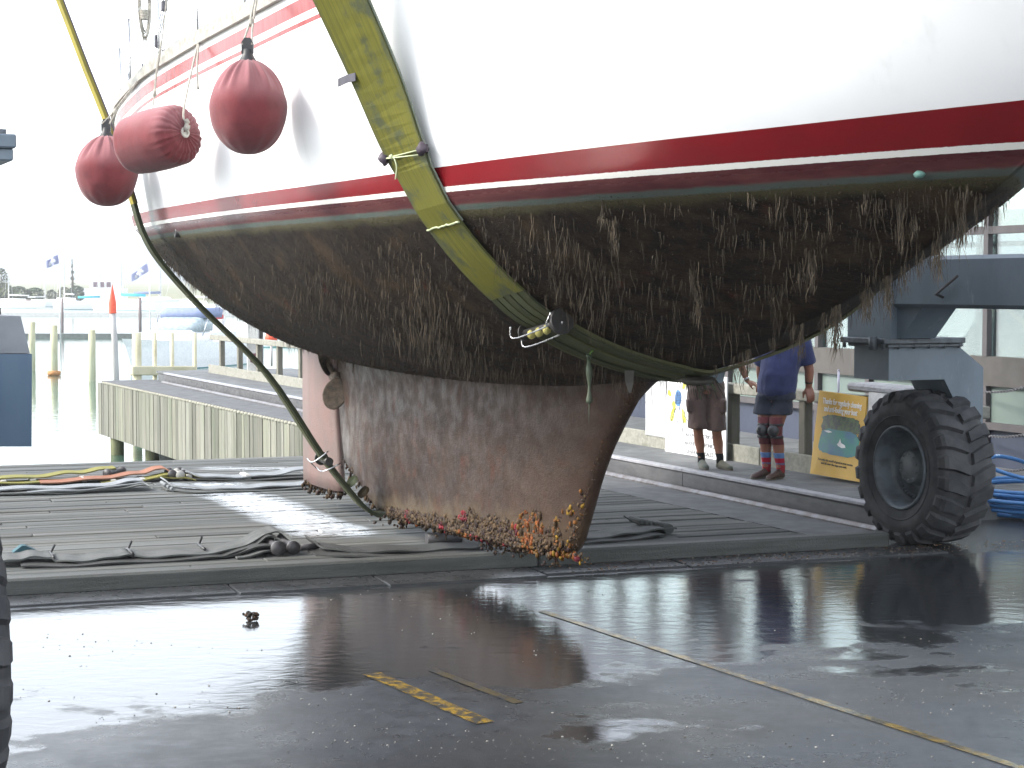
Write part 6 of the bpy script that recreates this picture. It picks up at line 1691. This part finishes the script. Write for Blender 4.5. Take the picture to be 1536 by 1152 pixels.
# ------------------------------------------------------------------ marina beyond the slip
ZWAT = -1.62
def wat(x, y): return at_z(x, y, ZWAT)
M_PILEW = plain('lichen_pile', (.42, .43, .30), .85, c2=(.34, .32, .2), scale=1.5, stretch=(2, 2, .5), bump=.5, bscale=12)  # far piles lightened, distance haze put into their colour
M_PILEG = plain('grey_pile', (.42, .41, .40), .85, c2=(.32, .31, .3), scale=1.5, stretch=(2, 2, .5), bump=.5, bscale=12)
M_PILEB = plain('brown_pole', (.2, .16, .16), .8, c2=(.16, .13, .125), scale=1.5)
M_REDC = plain('orange_red_cap', (.75, .09, .035), .5, c2=(.65, .07, .03)); M_ORB = plain('rust_collar', (.42, .20, .07), .8)
for (x, yb, yt, w, m, lab, cap) in ((48, 556, 483, 10, M_PILEW, 'short lichen covered mooring pile nearest the left tank', None), (81, 563, 488, 11, M_PILEW, 'greenish mooring pile with a rusty collar at the waterline', 'collar'), (138, 572, 495, 11, M_PILEW, 'greenish mooring pile standing right of the collared pile', None),
        (176, 571, 468, 9, M_PILEG, 'tall leaning grey pile with a pointed orange cap', 'cone'), (93.5, 497, 447, 4, M_PILEB, 'thin brown mooring pole far out, left one', None), (210, 496, 446, 5, M_PILEB, 'thin brown mooring pole far out, behind the motor boat', None)):
    b = wat(x, yb); D = b.y; r = w / 2 / F_PX * D; t = thing('mooring_pile', Vector((b.x, b.y, ZWAT - 1.2)), lab, 'pile', 'mooring piles in the harbour')
    top = at_y(x - (7 if cap == 'cone' else 0), yt, D); mb = MB(); mb.tube([b - UP * 1.2, b.lerp(top, .5), top], [r, r, r * .95], 14); mb.build('shaft', m, t)
    if cap == 'cone': mb = MB(); mb.lathe(top, UP, [(r * 1.25, -.05), (r * 1.3, .35), (0, 1.15)], 16); mb.build('cap', M_REDC, t)
    if cap == 'collar': mb = MB(); mb.lathe(b + UP * .08, UP, [(r, -.1), (r * 1.8, -.06), (r * 1.8, .1), (r, .12)], 16); mb.build('collar', M_ORB, t)
# floating breakwater and pontoons
M_PONT = plain('dark_pontoon', (.12, .14, .13), .7); M_PON2 = plain('pale_pontoon', (.55, .55, .53), .7)
mb = MB()
a_, b_ = wat(-60, 507), wat(230, 507); mb.box((a_ + b_) / 2 + UP * .12, ((b_ - a_).length, 1.2, .42)); tag(mb.build('pontoon', M_PONT, None, (a_ + b_) / 2), 'long dark floating pontoon behind the mooring piles', 'pontoon', 'pontoons')
a_, b_ = wat(-80, 474), wat(420, 474); mb = MB(); mb.box((a_ + b_) / 2 + UP * .25, ((b_ - a_).length, 2., .5)); tag(mb.build('pontoon', M_PON2, None, (a_ + b_) / 2), 'pale pontoon far out in front of the moored yachts', 'pontoon', 'pontoons')
# motor boat with navy canopy
M_GRPW = plain('white_gelcoat', (.82, .82, .82), .25, c2=(.76, .77, .78), bump=0); M_NAVY = plain('navy_canvas', (.17, .21, .34), .8, c2=(.2, .24, .37)); M_SMOKE = plain('smoked_screen', (.35, .42, .45), .1); M_TEALS = plain('teal_stripe', (.03, .16, .17), .4)  # canvas navy paled to carry the harbour haze in its colour
mo = wat(262, 553); kx = mo.y / F_PX
boat = thing('motor_boat', mo, 'white motor boat with navy blue canopy moored beyond the end of the pier', 'motor boat')
def bl(hull, deckh, beam, length, c, d, mats, par, name='hull', rake=.8, stripe=None):
    """simple planing or displacement hull, bow towards d"""
    q = UP.cross(d); mb = MB(); NS = 22; M_ = 7; vs = []
    for i in range(NS + 1):
        s = i / NS; w = beam / 2 * (1 - max(0, (s - .35) / .65) ** 2.4) * (.9 + .1 * min(1, s / .2)); h = deckh * (1 + .28 * s * s); ck = hull * (1 - max(0, (s - .7) / .3) ** 2 * .85)
        x = (s - .5) * length
        for sg in (1,):
            prof = [(0, -ck, 0), (w * .55, -ck * .6, 0), (w * .86, 0, 0), (w * .93, h * .35, .25), (w * .98, h * .75, .6), (w, h, 1.)]
        row = [c + d * (x + rake * f * s ** 3) + q * b + UP * z for b, z, f in prof]
        row = [c + d * (x + rake * f * s ** 3) - q * b + UP * z for b, z, f in prof[::-1]] + row[1:]
        vs += row
    R = 11; fs = [(i*R + j, i*R + j + 1, (i+1)*R + j + 1, (i+1)*R + j) for i in range(NS) for j in range(R - 1)]
    fs.append(tuple(range(R))); fs += [(i*R, (i+1)*R, (i+1)*R + R - 1, i*R + R - 1) for i in range(NS)]
    mb.add(vs, fs, False); o = mb.build(name, mats, par)
    if stripe:
        mb = MB()
        for sg in (0, R - 1):
            j = 3 if sg == 0 else R - 4
            P = [vs[i*R + j] + (q if sg else -q) * .015 for i in range(NS + 1)]; mb.ribbon(P, [UP * stripe[1]] * len(P), .02)
        mb.build('stripe', stripe[0], o)
    return o
dB = Vector((-.34, -.94, 0)).normalized()
bl(.5, 1.15, 3.3, 8.5, mo + Vector((0, 1.5, 0)), dB, M_GRPW, boat, stripe=(M_TEALS, .09))
q = UP.cross(dB); c = mo + Vector((0, 1.5, 1.2)); mb = MB(); loft(mb, [(c + dB * .6, 1.25, 2.2), (c + dB * .3 + UP * .45, 1.15, 1.7), (c + UP * .55, 1.05, 1.3)], q, dB, 24, .5); mb.build('cabin', M_GRPW, boat)
mb = MB(); loft(mb, [(c - dB * .2 + UP * .5, 1.22, 1.1), (c - dB * .7 + UP * 1.15, 1.12, .7)], q, dB, 24, .4); mb.build('windscreen', M_SMOKE, boat)
mb = MB(); loft(mb, [(c - dB * 1.0 + UP * 1.12, 1.32, 1.0), (c - dB * 1.1 + UP * 1.45, 1.30, 1.1), (c - dB * 1.2 + UP * 1.58, 1.1, 1.0)], q, dB, 24, .45); mb.build('canopy', M_NAVY, boat)
mb = MB(); mb.tube([c - q * 1.3 + dB * .2 + UP * .3, c - q * 1.34 - dB * .3 + UP * 1.2], .03, 8); mb.tube([c + q * 1.3 + dB * .2 + UP * .3, c + q * 1.34 - dB * .3 + UP * 1.2], .03, 8); mb.build('canopy_frame', M_STEEL, boat)
# moored yachts: hull, cabin, mast, boom
M_MAST = plain('pale_mast', (.7, .7, .7), .4); M_CYAN = plain('cyan_cover', (.05, .42, .52), .8); M_TEAL = plain('green_cover', (.03, .30, .20), .8); M_REDB = plain('red_cover', (.45, .06, .07), .8)
def sail_boat(x, y, L, head, label, cover=None, mast=None, hullm=None):
    c = wat(x, y); d = Vector((math.cos(head), math.sin(head), 0)); q = UP.cross(d); t = thing('moored_yacht', c, label, 'yacht', 'yachts moored in the marina')
    bl(.45, L * .1, L * .3, L, c, d, hullm or M_GRPW, t, rake=L * .06, stripe=(M_TEALS, L * .012)); h = L * .1
    mb = MB(); loft(mb, [(c + UP * h + d * L * .02, L * .23, L * .1), (c + UP * (h + L * .05), L * .20, L * .085)], d, q, 20, .45); mb.build('cabin', M_GRPW, t)
    mb = MB(); mm = c + d * L * .08; H = mast or L * 1.25; mb.cyl(mm + UP * h, mm + UP * H, L * .011, L * .008, 8)
    for sg in (-1, 1): mb.tube([mm + UP * H * .97, mm + q * sg * L * .13 + UP * h], L * .0022, 4)
    mb.tube([mm + UP * H, mm + d * L * .45 + UP * h * 1.2], L * .0022, 4); mb.build('mast', M_MAST, t)
    mb = MB(); mb.tube([mm + UP * h * 2.1, mm - d * L * .36 + UP * h * 2.0], L * .018 if cover else L * .01, 8); mb.build('boom', cover or M_MAST, t)
cols = [None, M_CYAN, None, M_NAVY, None, M_TEAL]
specs = [(20, 462, 11, 2.9, 'white yacht moored far left, nearest the rock wall', None), (62, 460, 9, .5, 'small white yacht with a bare boom near the bushes', None), (100, 462, 12, 2.2, 'white yacht moored left of the orange capped pile with a long hull', None), (143, 464, 10, .2, 'white yacht with a cyan sail cover behind the orange capped pile', M_CYAN),
         (190, 466, 12, 2.8, 'white yacht with cyan cover just right of the orange capped pile', M_CYAN), (232, 462, 13, .4, 'white yacht with navy sail cover behind the motor boat', M_NAVY), (290, 468, 11, 2.6, 'white yacht hidden partly by the stern of the lifted yacht', None), (318, 520, 9, .3, 'white yacht with red cover between the thin sling and the white post', M_REDB), (408, 520, 10, 2.9, 'white yacht with green cover seen under the hull beside the rudder', M_TEAL)]
for x, y, L, hd_, lab, cv in specs: sail_boat(x, y, L, hd_, lab, cv)
hb = wat(157, 452); t = thing('houseboat', hb, 'white two storey boat house with dark square windows far out', 'houseboat'); k_ = hb.y / F_PX
mb = MB(); mb.box(hb + UP * 1.6, (62 * k_, 6, 3.4)); mb.box(hb + UP * 4.4 + Vector((3 * k_, 0, 0)), (44 * k_, 5, 2.4)); mb.build('hull', M_GRPW, t)
for x in (143, 153, 163):
    mb = MB(); p = at_y(x, 427, hb.y - 3.1); mb.box(p, (6 * k_, .3, 8 * k_)); mb.build('window', plain('dark_window', (.10, .04, .06), .3), t)
# flags
M_FLAG = plain('navy_flag', (.30, .31, .46), .8, c2=(.34, .35, .5)); M_FLAGW = plain('white_flag_mark', (.6, .6, .65), .8)  # flag navy lightened, washed-out distance mixed into the colour
for (x0, y0, x1, y1, xp, lab) in ((67, 393, 88, 382, 89, 'navy flag with a pale emblem flying far left'), (193, 415, 223, 394, 224, 'navy flag with a pale emblem flying beside the stern of the lifted yacht')):
    D = 118.; p0, p1_ = at_y(x0, y0, D), at_y(x1, y1, D); t = thing('flag', wat(xp, 516), lab, 'flag', 'flags in the marina'); t.location = Vector((at_y(xp, 400, D).x, D, ZWAT))
    hgt = 14 * D / F_PX; mb = MB(); P = [p1_.lerp(p0, i / 12) + Vector((0, .12 * math.sin(i * 1.1), 0)) for i in range(13)]
    mb.ribbon([p - UP * hgt * .4 for p in P], [UP * hgt * (1 - .25 * i / 12) for i in range(13)], .02); mb.build('cloth', M_FLAG, t)
    mb = MB()
    for i in (4, 6, 8): mb.blob(P[i] - UP * hgt * (.35 + .02 * i) - Vector((0, .04, 0)), (.16, .02, .12), 2)
    mb.build('emblem', M_FLAGW, t)
    mb = MB(); pp = at_y(xp, y1 - 4, D); mb.cyl(Vector((pp.x, D, ZWAT)), pp, .05, .04, 8); mb.build('pole', M_MAST, t)
# pier end: cream fender frame, posts, white post, orange buoys
M_CREAM = plain('cream_timber', (.50, .47, .33), .85, c2=(.4, .37, .24), scale=3, bump=.4)
fr_ = thing('timber_dolphin', W(10.6, TP + 1.2, -1.6), 'cream timber mooring frame at the outer end of the pier', 'dolphin')
Df = W(9.6, TP + 1.5).y
for x in (205, 232, 258, 292):
    mb = MB(); p = at_y(x, 562, Df + (x - 205) * .012); p2_ = at_y(x, 499, Df + (x - 205) * .012); mb.tube([Vector((p.x, p.y, -2.2)), p2_], .11 if x == 205 else .05, 12); mb.build('post', M_CREAM, fr_)
mb = MB(); a_, b_ = at_y(196, 506, Df - .2), at_y(300, 506, Df + 1); mb.bbox((a_ + b_) / 2, ((b_ - a_).length, .2, .16), ((b_ - a_).normalized(), UP.cross(b_ - a_).normalized(), UP), .02) if 0 else None
a_, b_ = at_y(196, 556, Df - .2), at_y(290, 556, Df + 1); mb.bbox((a_ + b_) / 2, ((b_ - a_).length, .2, .22), ((b_ - a_).normalized(), UP.cross(b_ - a_).normalized(), UP), .02); mb.build('cross_beam', M_CREAM, fr_)
pp = at_n(381, 566, NF + .3); mb = MB(); zt = at_y(381, 470, pp.y).z
wp = thing('white_post', Vector((pp.x, pp.y, 0)), 'tall white post with a dark edge beside the thin sling', 'post')
mb.bbox(Vector((pp.x, pp.y, zt / 2)), (.27, .27, zt), None, .02); mb.build('post_body', plain('chalky_post', (.55, .55, .52), .8, c2=(.42, .42, .4), scale=8), wp)
mb = MB(); mb.bbox(Vector((pp.x + .17, pp.y - .02, zt / 2 + .15)), (.06, .2, zt - .3), None, .01); mb.build('edge_strip', M_BLACK, wp)
mb = MB(); q = at_y(383, 538, pp.y - .25); mb.blob(q, (.13, .1, .12), 2, .2); mb.build('reel', plain('dark_maroon', (.09, .025, .04), .6), wp)
mb = MB(); b0 = at_n(407, 507, NF + 2.2); r_ = 10 / F_PX * b0.y
mb.lathe(b0, UP, [(0, -r_), (r_ * .7, -r_ * .75), (r_, 0), (r_ * .8, r_ * .6), (0, r_ * 1.0)], 20); q = at_n(407, 520, NF + 2.2)
bo = thing('buoy', Vector((b0.x, b0.y, .2)), 'round orange buoy on a post behind the fence next to the rudder', 'buoy'); mb.build('float', M_REDC, bo)
mb = MB(); mb.cyl(Vector((b0.x, b0.y, .2)), b0 - UP * r_ * .8, .03, .03, 8); mb.build('stem', M_PILEG, bo)
# far shore: rock wall, bushes, trees, hills
M_ROCK = plain('pinkish_rock', (.24, .19, .17), .9, c2=(.12, .10, .10), scale=.8)
mb = MB()
for i in range(420):
    x = rnd.uniform(-60, 66); p = wat(x, 459); s = rnd.uniform(.6, 1.3); s *= .6; mb.blob(p + Vector((rnd.uniform(-1, 1), rnd.uniform(0, 4), rnd.uniform(-.3, .9))), (s, s, s * .7), 1, .3, False)
tag(mb.build('rock_wall', M_ROCK, None, wat(0, 459)), 'low rock wall under the green bushes on the far shore at left', 'rock wall')
M_SHORE = plain('shore_earth', (.16, .17, .10), .95, c2=(.22, .22, .14), scale=.05)
mb = MB(); far = []
for x in range(-2200, 2400, 100): far.append(Vector((x * .6, 470 + 40 * mnoise.noise(Vector((x * .004, 0, 2))), 0)))
vs = [p + UP * (ZWAT - .5) for p in far] + [p + Vector((0, 8, 0)) + UP * .6 for p in far] + [p + Vector((0, 900, 0)) + UP * 6 for p in far]; n_ = len(far)
mb.add(vs, [(i + j*n_, i + 1 + j*n_, i + 1 + (j+1)*n_, i + (j+1)*n_) for j in range(2) for i in range(n_ - 1)], True); tag(mb.build('far_shore', M_SHORE, None, (0, 470, 0)), kind='structure')
M_LEAF = tinted('foliage', .7, 0); M_TRUNK = plain('bark', (.12, .09, .06), .9)
def tree(c, H, R, kind, label, col):
    t = thing('tree', c, label, 'tree', 'trees and bushes on the far shore'); mb = MB(); mb.tube([c, c + Vector((.05 * R, 0, H * .5)), c + UP * H * .85], [H * .035, H * .025, H * .008], 7)
    mb.build('trunk', M_TRUNK, t); mb = MB()
    for i in range(650):
        if kind == 'cone': f = rnd.random(); z = H * (.12 + .88 * f); lay = .55 + .45 * math.sin(f * 40); r = R * (1 - f) ** .8 * lay * math.sqrt(rnd.random())
        else:
            a2 = rnd.uniform(-1, 1); z = H * (.55 + .45 * a2); r = R * math.sqrt(max(0, 1 - a2 * a2)) * (.55 + .45 * rnd.random())
        a = rnd.uniform(0, 6.28); k_ = 1 + .5 * mnoise.noise(Vector((math.cos(a) * 1.5, math.sin(a) * 1.5, z / H * 3 + c.x)))
        p = c + Vector((math.cos(a) * r * k_, math.sin(a) * r * k_, z)); s = R * rnd.uniform(.08, .16); kk = rnd.uniform(.6, 1.3)
        mb.col = tuple(x * kk for x in col); n = Vector((rnd.gauss(0, 1), rnd.gauss(0, 1), rnd.gauss(0, 1))).normalized(); u_ = n.orthogonal().normalized(); w_ = n.cross(u_)
        mb.add([p + u_ * s, p + w_ * s * .7, p - u_ * s, p - w_ * s * .7], [(0, 1, 2, 3)])
    mb.build('crown', M_LEAF, t, colors=True, recalc=False)
tr_ = [(5, 456, 30, 40, 'b', 'broad yellow green bush at the far left edge of the shore', (.11, .13, .035)), (28, 456, 26, 34, 'b', 'round green bush between the rock wall and the first flag', (.07, .10, .035)), (52, 456, 24, 30, 'b', 'dark green rounded bush under the first flag', (.05, .085, .03)), (78, 455, 20, 18, 'b', 'small dark bush beside the pale building post', (.05, .07, .035)),
       (96, 455, 24, 22, 'b', 'light green bush left of the tall pine', (.12, .13, .05)), (115, 455, 26, 26, 'b', 'dark green bush in front of the tall pine', (.045, .075, .035)), (109, 455, 66, 14, 'cone', 'tall narrow pine standing above the bushes', (.045, .065, .03)), (2, 455, 52, 26, 'b', 'tall loose tree at the very left', (.07, .09, .03))]
for x, y, hpx, wpx, kd, lab, col in tr_:
    p = at_y(x, y, 375); tree(p, hpx * 375 / F_PX, wpx / 2 * 375 / F_PX, 'cone' if kd == 'cone' else 'b', lab, col)
M_HILL = plain('hill_forest', (.10, .14, .15), .95, c2=(.13, .17, .17), scale=.01, bump=0)
mb = MB(); NX_, NY_ = 120, 12; vs = []
for j in range(NY_):
    for i in range(NX_):
        x = -2600 + 5200 * i / (NX_ - 1); y = 1700 + 1300 * j / (NY_ - 1); f = math.sin(math.pi * j / (NY_ - 1)) ** .7
        h = 62 + 30 * mnoise.noise(Vector((x * .0016, 3.1, .2))) + 18 * mnoise.noise(Vector((x * .006, y * .003, 1)))
        vs.append(Vector((x, y, -2 + max(0, h) * f)))
mb.add(vs, [(j*NX_ + i, j*NX_ + i + 1, (j+1)*NX_ + i + 1, (j+1)*NX_ + i) for j in range(NY_ - 1) for i in range(NX_ - 1)], True)
tag(mb.build('hills', M_HILL, None, (0, 1700, 0)), kind='structure')
# air over the harbour
k = NB('harbour_haze'); k.n.remove(k.b)
pv = k.n.new('ShaderNodeVolumePrincipled'); pv.inputs['Density'].default_value = .00045; pv.inputs['Color'].default_value = (.93, .96, 1., 1); pv.inputs['Anisotropy'].default_value = .2
k.t.links.new(pv.outputs[0], k.n['Material Output'].inputs['Volume'])
mb = MB(); mb.box((0, 1700, 63.), (9400, 5800, 132.)); tag(mb.build('haze', k.m, None, (0, 1700, 63.)), kind='stuff')
